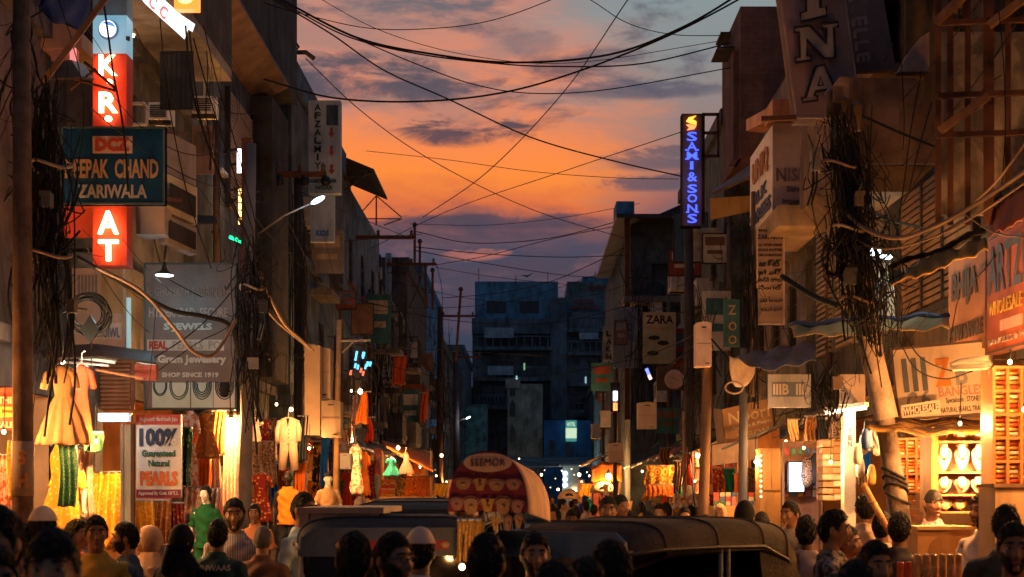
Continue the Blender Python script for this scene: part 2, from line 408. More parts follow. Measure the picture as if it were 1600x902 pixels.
def building(name, label, side, y0, y1, xf, z0, z1, depth, mat, rows=(), shop=None, near=(), frame=None, glass=None, band=None, bands=(), hood=None, parapet=.5, grille=5, shopmat=None, roof=None):
    """side -1: left of the street, front at x=xf looking to +x; +1: mirrored. rows: (zs, zt, [(ya,yb),...]); shop: (ya,yb,ztop,depth)"""
    s = side; t = thing(name, label, 'building', (xf+s*depth/2, (y0+y1)/2, 0))
    frame = frame or M('frame_brown', (.09, .06, .045), .7); glass = glass or GL('glass_dark', (.02, .024, .03)); band = band or mat
    O = Vector((xf, y0, z0)); U, V, D = Vector((0, 1, 0)), Vector((0, 0, 1)), Vector((s, 0, 0)); xb = xf+s*depth
    holes = [(a-y0, zs-z0, b-y0, zt-z0) for zs, zt, ws in rows for a, b in ws]
    m = MB(); hs = list(holes)
    if shop: hs.append((shop[0]-y0, 0.0, shop[1]-y0, shop[2]-z0))
    m.facade(O, U, V, y1-y0, z1-z0, hs, D*.12)
    # the wall that looks at the camera
    w = abs(xb-xf); nh = [(a, zs-z0, b, zt-z0) for a, b, zs, zt in near]
    m.facade(Vector((min(xf, xb), y0, z0)), Vector((1, 0, 0)), V, w, z1-z0, nh, Vector((0, .12, 0)))
    m.add([(xb, y0, z0), (xb, y1, z0), (xb, y1, z1), (xb, y0, z1)], [(0, 1, 2, 3)])
    m.add([(xf, y1, z0), (xb, y1, z0), (xb, y1, z1), (xf, y1, z1)], [(0, 1, 2, 3)])
    m.add([(xf, y0, z1), (xb, y0, z1), (xb, y1, z1), (xf, y1, z1)], [(0, 1, 2, 3)])
    m.build('wall', mat, t)
    for a in holes: window(t, O+U*a[0]+V*a[1], U, V, a[2]-a[0], a[3]-a[1], D, frame, glass, grille, True, hood)
    for a in nh: window(t, Vector((min(xf, xb)+a[0], y0, z0+a[1])), Vector((1, 0, 0)), V, a[2]-a[0], a[3]-a[1], Vector((0, 1, 0)), frame, glass, grille, True, hood)
    for zb in bands:
        MB().box(min(xf-s*.12, xb), max(xf-s*.12, xb), y0-.1, y1+.02, zb, zb+.16).build('floor_band', band, t)
    if parapet:
        e = .08; a, b = min(xf-s*e, xb), max(xf-s*e, xb)
        q = MB().box(a, b, y0-e, y0+.12, z1+.002, z1+parapet).box(a, b, y1-.12, y1-.01, z1+.002, z1+parapet)
        x0, x1 = sorted((xf-s*e, xf+s*.12)); q.box(x0, x1, y0+.12, y1-.12, z1+.002, z1+parapet)
        x0, x1 = sorted((xb, xb-s*.12)); q.box(x0, x1, y0+.12, y1-.12, z1+.002, z1+parapet); q.build('parapet', roof or band, t)
    if shop:
        ya, yb, zt, dp = shop; x0, x1 = xf+s*.1, xf+s*dp; q = MB()
        q.add([(x0, ya, .12), (x1, ya, .12), (x1, yb, .12), (x0, yb, .12), (x0, ya, zt), (x1, ya, zt), (x1, yb, zt), (x0, yb, zt)],
              [(0, 1, 2, 3), (4, 5, 6, 7), (0, 1, 5, 4), (2, 3, 7, 6), (1, 2, 6, 5)])
        q.build('shop_room', shopmat or M('shop_wall', (.55, .38, .22), .8, .2), t)
    return t
# ------------------------------------------------------------ people: one continuous remeshed body, clothing and hair as children
TMP = bpy.data.scenes.new('tmp')
def remesh(m, voxel, name, fold=0., seed=0, smooth=2):
    me = m.mesh(name); ob = bpy.data.objects.new(name, me); TMP.collection.objects.link(ob)
    r = ob.modifiers.new('r', 'REMESH'); r.mode = 'VOXEL'; r.voxel_size = voxel
    if smooth: k = ob.modifiers.new('s', 'SMOOTH'); k.factor = .5; k.iterations = smooth
    vl = TMP.view_layers[0]; vl.update(); out = bpy.data.meshes.new_from_object(ob.evaluated_get(vl.depsgraph))
    out.name = name; bpy.data.objects.remove(ob); bpy.data.meshes.remove(me)
    if fold:
        n = len(out.vertices); co = np.empty(n*3); out.vertices.foreach_get('co', co); co = co.reshape(-1, 3)
        no = np.empty(n*3); out.vertices.foreach_get('normal', no); no = no.reshape(-1, 3)
        a = .6*np.sin(co[:, 0]*9+co[:, 2]*13+seed)+np.sin(co[:, 0]*31+np.sin(co[:, 2]*19+seed)*2.2+seed)+np.sin(co[:, 2]*43+co[:, 0]*23+np.sin(co[:, 1]*37)*1.5+seed*2)
        co += no*(a*fold)[:, None]; out.vertices.foreach_set('co', co.ravel())
    out.polygons.foreach_set('use_smooth', [True]*len(out.polygons)); return out
def ering(z, rx, ry, y=0., n=20, x=0.): return [Vector((x+rx*math.cos(t)*(1-.06*abs(math.sin(2*t))), y+ry*math.sin(t), z)) for t in np.linspace(0, 2*math.pi, n, endpoint=False)]
HC = Vector((0, -.012, 1.632))                          # centre of the head
def headpt(th, ph, k=1., kz=None):
    """head surface; th: longitude, 0 = face (-y); ph: latitude from the crown"""
    x, y, z = math.sin(ph)*math.sin(th), -math.sin(ph)*math.cos(th), math.cos(ph)
    low = max(0, -z); jaw = 1-.30*low**1.3
    px, py, pz = x*.079*jaw, y*.100*(1-.16*low if y > 0 else 1-.05*low), z*.128
    if y > 0: py *= 1.04
    return HC+Vector((px*k, py*k, pz*(kz or k)))
def headshell(k, ph1, th0=-math.pi, th1=math.pi, nu=26, nv=12, rough=0., seed=0, low=None, thick=.012, thin=False):
    rd = random.Random(seed); g = []
    for i in range(nv+1):
        row = []
        for j in range(nu+1):
            th = lerp(th0, th1, j/nu); p1 = low(th) if low else ph1
            ph = max(.03, p1*i/nv); q = (lerp(k, 1.035, (i/nv)**2.5) if thin else k)+(rd.uniform(-rough, rough) if 0 < i else 0)
            row.append(headpt(th, ph, q))
        g.append(row)
    for r in g:
        if abs((th1-th0)-2*math.pi) < 1e-3: r[-1] = r[0].copy()
    m = MB().sheet(g)
    inner = [[HC+(p-HC)*(1-thick/.1) for p in r] for r in g]
    m.sheet(inner)
    e = len(g[0]); 
    for j in range(e-1): m.add([g[-1][j], g[-1][j+1], inner[-1][j+1], inner[-1][j]], [(0, 1, 2, 3)])
    return m
BODY = {}
steel_ = M('steel_grey', (.28, .28, .29), .5, .2, metal=.5)
ARMS = {
 'down': (((.245, .02, 1.13), (.235, -.06, .88)),)*2,
 'bent': (((.25, .03, 1.14), (.12, -.27, 1.10)),)*2,
 'bars': (((.27, -.10, 1.17), (.25, -.40, 1.12)),)*2,
 'point': (((.25, .0, 1.15), (.2, -.22, 1.05)), ((.34, -.14, 1.36), (.05, -.34, 1.36))),
 'phone': (((.245, .02, 1.13), (.235, -.06, .88)), ((.24, -.05, 1.15), (.12, -.3, 1.25))),
 'swing': (((.25, .10, 1.15), (.25, .02, .92)), ((.25, -.08, 1.15), (.22, -.26, 1.0))),
}
def arm_pts(arms, i):
    e, w = ARMS[arms][i]; sg = 1 if i == 0 else -1
    return Vector((sg*.178, .0, 1.375)), Vector((sg*e[0], e[1], e[2])), Vector((sg*w[0], w[1], w[2]))
def body_mesh(arms, sit, fem):
    k = ('b', arms, sit, fem)
    if k in BODY: return BODY[k]
    m = MB(); sh = .9 if fem else 1.
    T = [(.90, .155, .11, .01), (.98, .15, .108, .0), (1.10, .142, .10, -.005), (1.22, .16, .112, -.005), (1.32, .178, .116, 0), (1.38, .18, .10, .005), (1.42, .145, .08, .01), (1.455, .085, .06, .012)]
    m.loft([ering(z, rx*sh, ry, y) for z, rx, ry, y in T])
    m.tube([(0, .015, 1.42), (0, .012, 1.50), (0, .0, 1.585)], [.066, .056, .058], 14)
    hd = [[headpt(t, p) for t in np.linspace(-math.pi, math.pi, 22, endpoint=False)] for p in np.linspace(.06, math.pi-.06, 16)]
    m.loft(hd)
    y = HC.y-.103; z = HC.z
    m.tube([(0, y+.012, z+.022), (0, y-.010, z-.012), (0, y-.020, z-.033), (0, y+.004, z-.042)], [.009, .011, .0135, .008], 8)       # nose
    for s in (-1, 1):
        m.ball((s*.013, y+.003, z-.036), (.009, .010, .008), 8, 6)
        m.ball((s*.034, y+.012, z+.030), (.024, .012, .009), 8, 6)                     # brow ridge
        m.ball((s*.043, y+.022, z-.018), (.020, .016, .018), 8, 6)                     # cheek bone
        m.ball((s*.084, HC.y+.012, z-.004), (.010, .018, .031), 8, 6)                  # ear
    m.ball((0, y+.012, z-.100), (.024, .018, .016), 8, 6)                             # chin
    m.ball((0, y+.010, z-.066), (.025, .012, .012), 8, 6)                             # mouth
    for i, sg in ((0, 1), (1, -1)):
        a, e, w = arm_pts(arms, i); a = Vector((a.x*sh, a.y, a.z)); d = (w-e).normalized()
        m.tube([a-Vector((sg*.03, 0, -.01)), a, a.lerp(e, .4), e, e.lerp(w, .35), w], [.045, .05, .045, .04, .038, .026], 12)
        u = d.cross(Vector((0, 0, 1))); u = u.normalized() if u.length > .2 else Vector((0, 1, 0)); v = u.cross(d)
        m.ball(w+d*.05, (.02, .02, .02), 8, 6); m.tube([w, w+d*.045, w+d*.085], [.024, .036, .034], 8, True, (1, .55))
        for q, (off, ln) in enumerate(((-.03, .06), (-.010, .078), (.012, .072), (.031, .055))):
            b0 = w+d*.078+u*off; m.tube([b0, b0+d*ln*.5-v*.006, b0+d*ln-v*.026], [.010, .0095, .008], 6)
        b0 = w+d*.03-u*.03; m.tube([b0, b0-u*.02+d*.03, b0-u*.028+d*.06], [.012, .011, .009], 6)
    for s in (-1, 1):
        hip = Vector((s*.085, .01, .92))
        if sit: kn, an = Vector((s*.17, -.42, .86)), Vector((s*.17, -.34, .44))
        else: kn, an = Vector((s*.095, -.01, .50)), Vector((s*.10, .025, .09))
        m.tube([hip+Vector((0, 0, .06)), hip, hip.lerp(kn, .4), kn, kn.lerp(an, .35), an], [.09, .092, .08, .056, .055, .038], 12)
        m.tube([an+Vector((0, .03, -.05)), an+Vector((0, -.06, -.055)), an+Vector((0, -.17, -.065))], [.036, .036, .026], 8)
    BODY[k] = remesh(m, .0125, 'body', smooth=1); return BODY[k]
def shirt_mesh(arms, fem, sleeve, length, seed):
    k = ('s', arms, fem, sleeve, length, seed)
    if k in BODY: return BODY[k]
    m = MB(); sh = .9 if fem else 1.; e = .022
    T = [(length, .198, .15, .005), (.92, .19, .142, .005), (1.02, .178, .132, .0), (1.12, .165, .122, -.005), (1.22, .18, .13, -.005), (1.32, .196, .132, 0), (1.38, .196, .118, .005), (1.425, .165, .098, .01), (1.455, .11, .082, .012), (1.485, .076, .07, .012)]
    m.loft([ering(z, rx*sh, ry, y) for z, rx, ry, y in T])
    for i, sg in ((0, 1), (1, -1)):
        a, el, w = arm_pts(arms, i); a = Vector((a.x*sh, a.y, a.z))
        if sleeve == 'none': continue
        if sleeve == 'short': m.tube([a-Vector((sg*.05, 0, -.01)), a, a.lerp(el, .5), a.lerp(el, .86)], [.05, .062, .064, .062], 12)
        else: m.tube([a-Vector((sg*.05, 0, -.01)), a, a.lerp(el, .5), el, el.lerp(w, .5), el.lerp(w, .93)], [.05, .061, .058, .052, .046, .04], 12)
    m.tube([(math.cos(t)*.066, .012+math.sin(t)*.062, 1.482+.012*math.sin(t)) for t in np.linspace(0, 6.283, 20)], .016, 6)
    BODY[k] = remesh(m, .015, 'shirt', .006, seed, 1); return BODY[k]
def trousers_mesh(sit):
    k = ('t', sit)
    if k in BODY: return BODY[k]
    m = MB(); m.loft([ering(.84, .165, .125, .01), ering(.92, .168, .125, .01), ering(.99, .16, .118, .0)])
    for s in (-1, 1):
        hip = Vector((s*.085, .01, .92))
        if sit: kn, an = Vector((s*.17, -.42, .86)), Vector((s*.17, -.34, .48))
        else: kn, an = Vector((s*.095, -.01, .50)), Vector((s*.10, .025, .07))
        m.tube([hip, hip.lerp(kn, .4), kn, kn.lerp(an, .4), an], [.105, .096, .078, .072, .066], 12)
    BODY[k] = remesh(m, .017, 'trousers', .004, 3, 1); return BODY[k]
def hairline(style):
    def f(th):
        a = abs(th)
        if style == 'bald': return 1.5 if a < 1.7 else 2.15
        if a < .75: return .88+.1*a if style != 'fringe' else 1.12
        if a < 1.15: return lerp(.955, 1.28, (a-.75)/.4)
        if a < 1.42: return lerp(1.28, 1.6, (a-1.15)/.27)
        if a < 1.75: return lerp(1.62, 1.42, (a-1.42)/.33)
        return lerp(1.42, 2.22, min(1, (a-1.75)/.5))
    return f
SKIN = [M('skin_brown', (.21, .098, .052), .55, .12, 9., 0, .15, 60., spec=.35), M('skin_tan', (.30, .155, .085), .55, .12, 9., 0, .15, 60., spec=.35), M('skin_dark', (.13, .06, .034), .55, .12, 9., 0, .15, 60., spec=.35)]
HAIR = M('hair_black', (.010, .008, .007), .62, .3, 30., 0, .6, 160., spec=.3); HAIRG = M('hair_grey', (.10, .085, .075), .6, .3, 30., 0, .9, 140.)
EYEW = M('eye_white', (.32, .29, .25), .3, 0, streak=0, bump=0); EYED = M('eye_dark', (.01, .007, .005), .2, 0, streak=0, bump=0); LIP = M('lip', (.2, .07, .05), .5, .1, streak=0, bump=0)
def headpart(key, fn):
    if key not in BODY: BODY[key] = fn()
    return BODY[key]
def face_meshes():
    y = HC.y-.103; z = HC.z; out = []
    for s in (-1, 1):
        out.append((MB().ball((s*.033, y+.021, z+.010), (.016, .012, .009), 10, 8).mesh('eye', True), EYEW, 'eye', MB().ball((s*.033, y+.0105, z+.010), (.007, .004, .007), 8, 6).mesh('iris', True)))
        out.append((MB().tube([(s*.014, y+.001, z+.037), (s*.036, y+.002, z+.041), (s*.058, y+.021, z+.034)], [.005, .0065, .0035], 6).mesh('eyebrow', True), HAIR, 'eyebrow', None))
    out.append((MB().ball((0, y+.001, z-.067), (.024, .008, .009), 10, 6).mesh('lips', True), LIP, 'lips', None))
    return out
def veil_mesh(seed):
    """headscarf: hood round the face that falls over the shoulders"""
    def low(th): return .85 if abs(th) < .62 else lerp(.85, 2.75, min(1, (abs(th)-.62)/.34)) if abs(th) < .96 else 2.75
    m = headshell(1.17, 1, nu=44, nv=14, rough=.006, seed=seed, low=low, thick=.02)
    g = []
    for i, (rx, ry, z, y) in enumerate(((.085, .085, 1.54, -.005), (.112, .105, 1.50, -.01), (.165, .125, 1.445, 0), (.225, .155, 1.37, 0), (.25, .185, 1.26, 0), (.26, .2, 1.10, .01))):
        g.append([Vector((math.cos(t)*rx*(1+.03*math.sin(8*t+seed+i*.5)), y+math.sin(t)*ry*(1+.03*math.sin(8*t+seed+i*.5)), z)) for t in np.linspace(0, 2*math.pi, 40, endpoint=False)])
    m.loft(g, True, True); m.tube([(.01, .09, 1.6), (.0, .12, 1.47), (.01, .15, 1.36)], [.06, .08, .06], 10, True, (1, .6))
    return m.mesh('headscarf', True)
def robe_mesh(seed):
    m = MB().loft([ering(z, rx, ry, 0, 32) for z, rx, ry in ((1.46, .10, .085), (1.40, .185, .125), (1.28, .215, .15), (1.0, .215, .165), (.7, .24, .19), (.35, .28, .22), (.03, .31, .25))])
    for i, sg in ((0, 1), (1, -1)):
        a, el, w = arm_pts('down', i); m.tube([a-Vector((sg*.05, 0, 0)), a, a.lerp(el, .5), el, el.lerp(w, .5), w], [.06, .075, .078, .08, .085, .09], 12)
    return remesh(m, .018, 'robe', .004, seed, 1)
def person(label, px, top, Y, yaw=0., shirt=None, trousers=None, hair='short', arms='down', sleeve='short', skin=0, beard=False, cap=None, veil=None, robe=None, head=0., nod=0., sit=False, fem=False, glasses=False, scale=None, group=None, length=.84, seed=0, x=None, cat='person', name='person', hairmat=None, mannequin=None, back=None):
    """yaw: 0 looks at the camera, 180 away, 90 to the right of the picture"""
    hz = CH+(770-top)*Y/F; sc = scale or min(1.12, max(.62, hz/1.772)); z0 = hz-1.772*sc
    if scale is None: z0 = hz-1.772*sc
    t = thing(name, label, cat, ((px-820)*Y/F, Y, z0), R(yaw), group, True); t.scale = (sc,)*3
    sk = mannequin or SKIN[skin]
    b = link('body', body_mesh(arms, sit, fem), sk, t)
    if not robe: link('shirt', shirt_mesh(arms, fem, sleeve, length, seed % 3), shirt or CL('cloth_grey', (.12, .12, .12)), t)
    else: link('robe', headpart(('robe', seed % 2), lambda: robe_mesh(seed % 2)), robe, t)
    if not robe: link('trousers', trousers_mesh(sit), trousers or CL('cloth_navy', (.02, .025, .04)), t)
    parts = []
    if not mannequin and Y < 16 and abs((yaw+180) % 360-180) < 115:
        for me, mt, n, sub in headpart('face', face_meshes):
            o = link(n, me, mt, t)
            if sub: link('iris', sub, EYED, o)
    hm = hairmat or HAIR
    if hair and hair != 'none':
        if hair == 'short' or hair == 'fringe' or hair == 'bald' or hair == 'quiff':
            me = headpart(('h', hair, seed % 3), lambda: (lambda m: ([m.add(*tuft(hair, seed % 3)), m.add(*strands(hair, seed % 3))] if hair != 'bald' else 0, m.mesh('hair', True))[1])(headshell(1.10 if hair != 'bald' else 1.03, 1, nu=40, nv=14, rough=.01, seed=seed, low=hairline(hair), thin=True)))
        else:                                            # long
            def lg():
                m = headshell(1.11, 1, nu=40, nv=14, rough=.012, seed=seed, low=lambda a: 1.05 if abs(a) < .7 else lerp(1.1, 2.4, min(1, (abs(a)-.7)/.9)))
                m.tube([(0, .085, 1.66), (0, .115, 1.56), (0, .125, 1.42), (0, .13, 1.25)], [.07, .075, .06, .02], 12, True, (1, .5)); return m.mesh('hair', True)
            me = headpart(('h', 'long'), lg)
        parts.append(link('hair', me, hm, t))
    if beard:
        me = headpart(('beard', beard), lambda: headshell(1.045, 1, -1.75, 1.75, 24, 8, .012, 5, thick=.03).mesh('beard', True) if False else beard_mesh())
        parts.append(link('beard', me, hm, t))
    if cap:
        me = headpart('cap', lambda: headshell(1.22, 1.18, nu=30, nv=10, thick=.02).mesh('cap', True)); parts.append(link('cap', me, cap, t))
    if glasses:
        def gf():
            m = MB(); y = HC.y-.113
            for s in (-1, 1):
                m.tube([(s*.034+.023*math.cos(a), y, HC.z+.010+.017*math.sin(a)) for a in np.linspace(0, 6.283, 16)], .0022, 5)
                m.tube([(s*.057, y, HC.z+.014), (s*.079, y+.05, HC.z+.014), (s*.08, y+.1, HC.z+.008)], .0022, 5)
            m.tube([(-.011, y, HC.z+.012), (.011, y, HC.z+.012)], .0022, 5); return m.mesh('glasses', True)
        parts.append(link('glasses', headpart('gl', gf), M('black_plastic', (.012, .012, .012), .3, 0, streak=0, bump=0), t))
    if veil:
        parts_v = link('headscarf', headpart(('veil', seed % 3), lambda: veil_mesh(seed % 3)), veil, t); parts.append(parts_v)
    if mannequin and z0 > .25: MB().tube([(0, .03, .9), (0, .03, (.13-z0)/sc+.03)], .025, 8).lathe([(.16, 0), (.16, .02), (.03, .04)], (0, .03, (.13-z0)/sc), 16).build('stand', steel_, t)
    if back:                                             # printed word on the back of the shirt
        v, f = glyph(back, .03); w, h = .27, .052
        g = MB().add([((.5-a)*w, .142-abs(a-.5)**2*.10+.004*c, 1.345+b_*h) for a, b_, c in v.tolist()], f)
        g.build('back_print', M('print_cream', (.5, .4, .33), .9, .2), t)
    return t
def strands(style, seed):
    """short combed strands over the hair"""
    rd = random.Random(seed+31); m = MB()
    for i in range(900):
        th = rd.uniform(-math.pi, math.pi); lo = hairline(style)(th); ph = rd.uniform(.02, 1)**.7*lo*1.0; pts = []
        lift = rd.uniform(.0, .012); dph = rd.uniform(.16, .34); dth = rd.gauss(0, .10)
        for k in range(3):
            q = k/2; pts.append(HC+(headpt(th+dth*q, min(ph+dph*q, lo+.1), lerp(1.105, 1.04, min(1, (ph+dph*q)/lo)**2.5))-HC)*(1+(.012+lift*6*q*(1-q*.5))*.6))
        m.tube(pts, [.0045, .004, .0012], 3, False)
    return m.v, m.f
def tuft(style, seed):
    """uneven locks that break the outline of the hair"""
    rd = random.Random(seed+11); m = MB()
    for i in range(110):
        th = rd.uniform(-math.pi, math.pi); top = hairline(style)(th); ph = rd.uniform(.05, top*.98)
        a = headpt(th, ph, lerp(1.05, 1.0, (ph/top)**2)); n = (a-HC).normalized(); tg = headpt(th, min(ph+.25, 2.4), 1.1)-headpt(th, ph, 1.1)
        ln = rd.uniform(.006, .012)*(2.2 if style == 'quiff' and abs(th) < .8 and ph > .3 else 1)
        b = a+n*.009; c = b+(n*.5+tg.normalized()*.9+Vector((rd.uniform(-.4, .4),)*3)).normalized()*ln
        m.tube([a, b, c], [.014, .011, .003], 5)
    return m.v, m.f
def beard_mesh():
    g = []; nu, nv = 26, 9
    for i in range(nv+1):
        row = []
        for j in range(nu+1):
            th = lerp(-1.5, 1.5, j/nu); top = 1.62+.62*math.exp(-(th/.55)**2)*.9 if abs(th) < 1.2 else 1.62
            ph = lerp(min(top, 2.1), 2.85, i/nv); row.append(headpt(th, ph, 1.075+random.uniform(-.012, .016)))
        g.append(row)
    return MB().sheet(g, (0, .012, 0)).mesh('beard', True)
# ------------------------------------------------------------ setting
iron = M('iron_dark', (.05, .04, .035), .6, metal=.4); rust = M('iron_rust', (.12, .045, .025), .8, .4, metal=.2)
steel = M('steel_grey', (.28, .28, .29), .5, .2, metal=.5); conc = M('concrete', (.26, .23, .2), .9, .3); conc_d = M('concrete_dark', (.13, .115, .1), .9, .35)
black = M('black_plastic', (.012, .012, .012), .3, 0, streak=0, bump=0); white = M('paint_white', (.72, .70, .66), .6, .12, streak=.25)
ink = M('ink_black', (.02, .02, .022), .8, .1, streak=.2, bump=0); cream = M('paint_cream', (.62, .52, .38), .8, .2); wood = M('wood_brown', (.22, .11, .05), .6, .3, 4., .3)
g = MB().box(-300, 300, -60, 900, -.5, 0).build('ground', M('ground_dust', (.12, .10, .08), .95), kind='structure')
MB().box(-3.2, 3.2, -8, 108, .004, .008).build('road', M('asphalt', (.05, .05, .052), .8, .3, 1.2, 0, .4, 90.), kind='structure')
for nm, a, b in (('pavement_left', -4.6, -3.2), ('pavement_right', 3.2, 4.6)):
    MB().box(a, b, -8, 107, .002, .13).build(nm, M('paving', (.2, .18, .16), .9, .3, pat=((.1, .09, .08), 3., 'brick')), kind='structure')
# ------------------------------------------------------------ buildings, left side of the street
pl_brown = M('plaster_brown', (.06, .052, .05), .9, .35); pl_cream = M('plaster_cream', (.105, .10, .10), .9, .25); pl_grey = M('plaster_grey', (.085, .085, .09), .9, .3)
pl_blue = M('plaster_blue', (.085, .12, .16), .9, .25); pl_blue2 = M('plaster_deep_blue', (.05, .16, .30), .9, .25); pl_teal = M('plaster_teal', (.10, .20, .22), .9, .3)
pl_pink = M('plaster_pink', (0.252, 0.162, 0.132), .9, .25); pl_ochre = M('plaster_ochre', (.13, .085, .05), .9, .3); pl_dark = M('plaster_soot', (.075, .065, .06), .95, .4)
w2 = lambda y0, y1, n, w=.8: [(y0+(y1-y0)*(i+.5)/n-w/2, y0+(y1-y0)*(i+.5)/n+w/2) for i in range(n)]
building('corner_building', 'nearest soot-brown building behind the cable-choked pole, far left', -1, 2.5, 15.2, -4.9, 0, 11, 5, pl_brown, [(4.2, 5.4, w2(9.5, 15, 3)), (7.4, 8.6, w2(9.5, 15, 3))], (3., 15.0, 2.9, 2.6), bands=(3.3, 6.5), shopmat=M('shop_wall_warm', (.62, .40, .20), .8, .2))
t = building('cream_building', 'pinkish cream building behind the blue board and the red neon sign', -1, 15.22, 19.2, -4.6, 0, 11, 5, pl_cream, [(5.4, 6.6, w2(15.6, 19, 2)), (8.0, 9.2, w2(15.6, 19, 2))], (15.5, 19.0, 3.0, 3), bands=(4.3, 7.0), shopmat=M('shop_wall_orange', (.62, .33, .15), .8, .2))
MB().box(-5, -3.75, 15.2, 18.2, 7.0+.162, 7.3).build('balcony_slab', conc, t); MB().box(-3.85, -3.75, 15.2, 18.2, 7.3, 8.2).build('balcony_wall', pl_brown, t)
t = building('tall_grey_building', 'tall grey building with narrow windows tinted sky-pale and overhanging box storey, left', -1, 19.25, 25, -4.5, 0, 11.5, 5, pl_grey, [(6.65, 7.75, [(19.9, 20.35), (20.75, 21.1)])], (19.5, 24.8, 3.0, 3), frame=M('frame_pale', (.45, .4, .36), .7), glass=GL('glass_sky_tint', (.35, .33, .33), .08), bands=(3.6,), grille=0, shopmat=M('shop_wall_warm', (.62, .40, .20), .8, .2))  # pane colour carries the pale sky reflection
m = MB().box(-4.5+.002, -4.02, 18.9, 25.1, 8.75, 11.4); m.build('box_storey', M('plaster_umber', (.055, .05, .05), .9, .3), t)
m = MB().prism([(0, 0), (.55, .28), (.55, .33), (0, .33)], (-4.497, 18.6, 8.4), (1, 0, 0), (0, 0, 1), (0, 5.2, 0)); m.build('lean_awning', M('tin_brown', (.2, .11, .06), .6, .4, metal=.3), t)
MB().box(-4.498, -4.14, 23.3, 24.9, 3.8, 8.4).build('column', M('plaster_column', (.05, .045, .045), .9, .3), t)
m = MB()
for i in range(26): m.box(-4.495, -4.44, 21.35, 23.2, 6.3+i*.062, 6.3+i*.062+.034)
louver_me = MB().box(-4.495, -4.43, 21.4, 23.15, 0, .036).mesh('slat')
lf = MB().box(-4.497, -4.42, 21.32, 21.4, 6.2, 8.0).box(-4.497, -4.42, 23.15, 23.23, 6.2, 8.0).build('louver', iron, t)
for i in range(28): o = link('slat', louver_me, M('slat_tan', (.38, .24, .16), .6, .2, metal=.2), lf); o.location.z = 6.24+i*.062
t = building('blue_grey_building', 'blue-grey building with cream flank beside the tall lettered sign', -1, 25.6, 33, -4.22, 0, 9.25, 5, pl_blue, [(4.2, 5.4, w2(26, 33, 3)), (6.6, 7.8, w2(26, 33, 3))], (25.9, 32.7, 3.0, 2.5), bands=(3.5, 6.2), shopmat=M('shop_wall_orange', (.62, .33, .15), .8, .2))
MB().box(-4.219, -4.2, 25.62, 33, 6.4, 9.2).build('cream_panel', pl_cream, t)
t = building('pale_blue_building', 'pale blue building with lean-to tin roof against the orange sky', -1, 33.2, 41.5, -4.25, 0, 9.3, 5, M('plaster_pale_blue', (.10, .14, .19), .9, .25), [(4.4, 5.5, w2(33.5, 41, 3)), (7.0, 8.1, w2(33.5, 41, 3))], (33.5, 41.2, 3.0, 2.5), frame=M('frame_maroon', (.2, .05, .05), .7), bands=(3.6,), parapet=0)
MB().prism([(0, 0), (2.4, -1.0), (2.4, -.94), (0, .06)], (-5.9, 33.0, 10.35), (1, 0, 0), (0, 0, 1), (0, 3.2, 0)).build('tin_roof', M('tin_dark', (.05, .045, .045), .6, .4, metal=.3), t)
MB().box(-8, -4.4, 33.3, 36, 9.302, 9.75).build('roof_room', pl_pink, t)
m = MB().bar((-3.55, 33.1, 9.35), (-4.25, 33.1, 9.2), .05).bar((-3.6, 33.1, 9.38), (-4.26, 33.1, 8.9), .04); m.build('roof_bracket', iron, t)
building('terraced_shop_house', 'dim grey-brown shop house below the crossarm pole, left side', -1, 41.7, 50, -4.3, 0, 7.5, 5, pl_grey, [(4.0, 5.2, w2(42, 50, 3)), (6.1, 7.1, w2(42, 50, 3))], (42, 49.7, 2.9, 2), bands=(3.4, 5.9))
t = building('terraced_shop_house', 'blue-tanked middle-distance shop house with brown balcony, left side', -1, 50.2, 60, -4.15, 0, 9.7, 5, pl_brown, [(4.0, 5.2, w2(51, 60, 4)), (6.3, 7.6, w2(51, 60, 4))], (50.5, 59.7, 2.9, 2), bands=(3.4, 5.9))
MB().box(-4.3, -3.7, 50.3, 55, 5.55, 6.5).build('balcony', M('plaster_umber', (.055, .05, .05), .9, .3), t)
building('block_house', 'deep blue flat-topped block in mid distance on the left', -1, 60.3, 74, -4.4, 0, 11.3, 6, pl_blue2, [(4.2, 5.4, w2(61, 74, 4)), (7.0, 8.2, w2(61, 74, 4)), (9.2, 10.2, w2(61, 74, 4))], None, bands=(3.5, 6.5), near=((3.6, 4.5, 8.7, 9.8),), parapet=.3)
building('block_house', 'low dark house just before the street closes, left', -1, 74.3, 92, -4.4, 0, 9.6, 8, pl_dark, [(4.0, 5.2, w2(75, 92, 4)), (7.0, 8.2, w2(75, 92, 4))], None, bands=(3.4, 6.3), near=((6.2, 7.2, 7.4, 8.6),))
building('block_house', 'farthest low house at the left foot of the end block', -1, 92.3, 107, -4.0, 0, 11.0, 9, M('plaster_slate', (.07, .11, .14), .9, .3), [(4.0, 5.2, w2(93, 107, 3)), (7.0, 8.2, w2(93, 107, 3))], None, bands=(3.4, 6.3), near=((7.2, 8.3, 7.4, 8.8),))
rdl = random.Random(31)
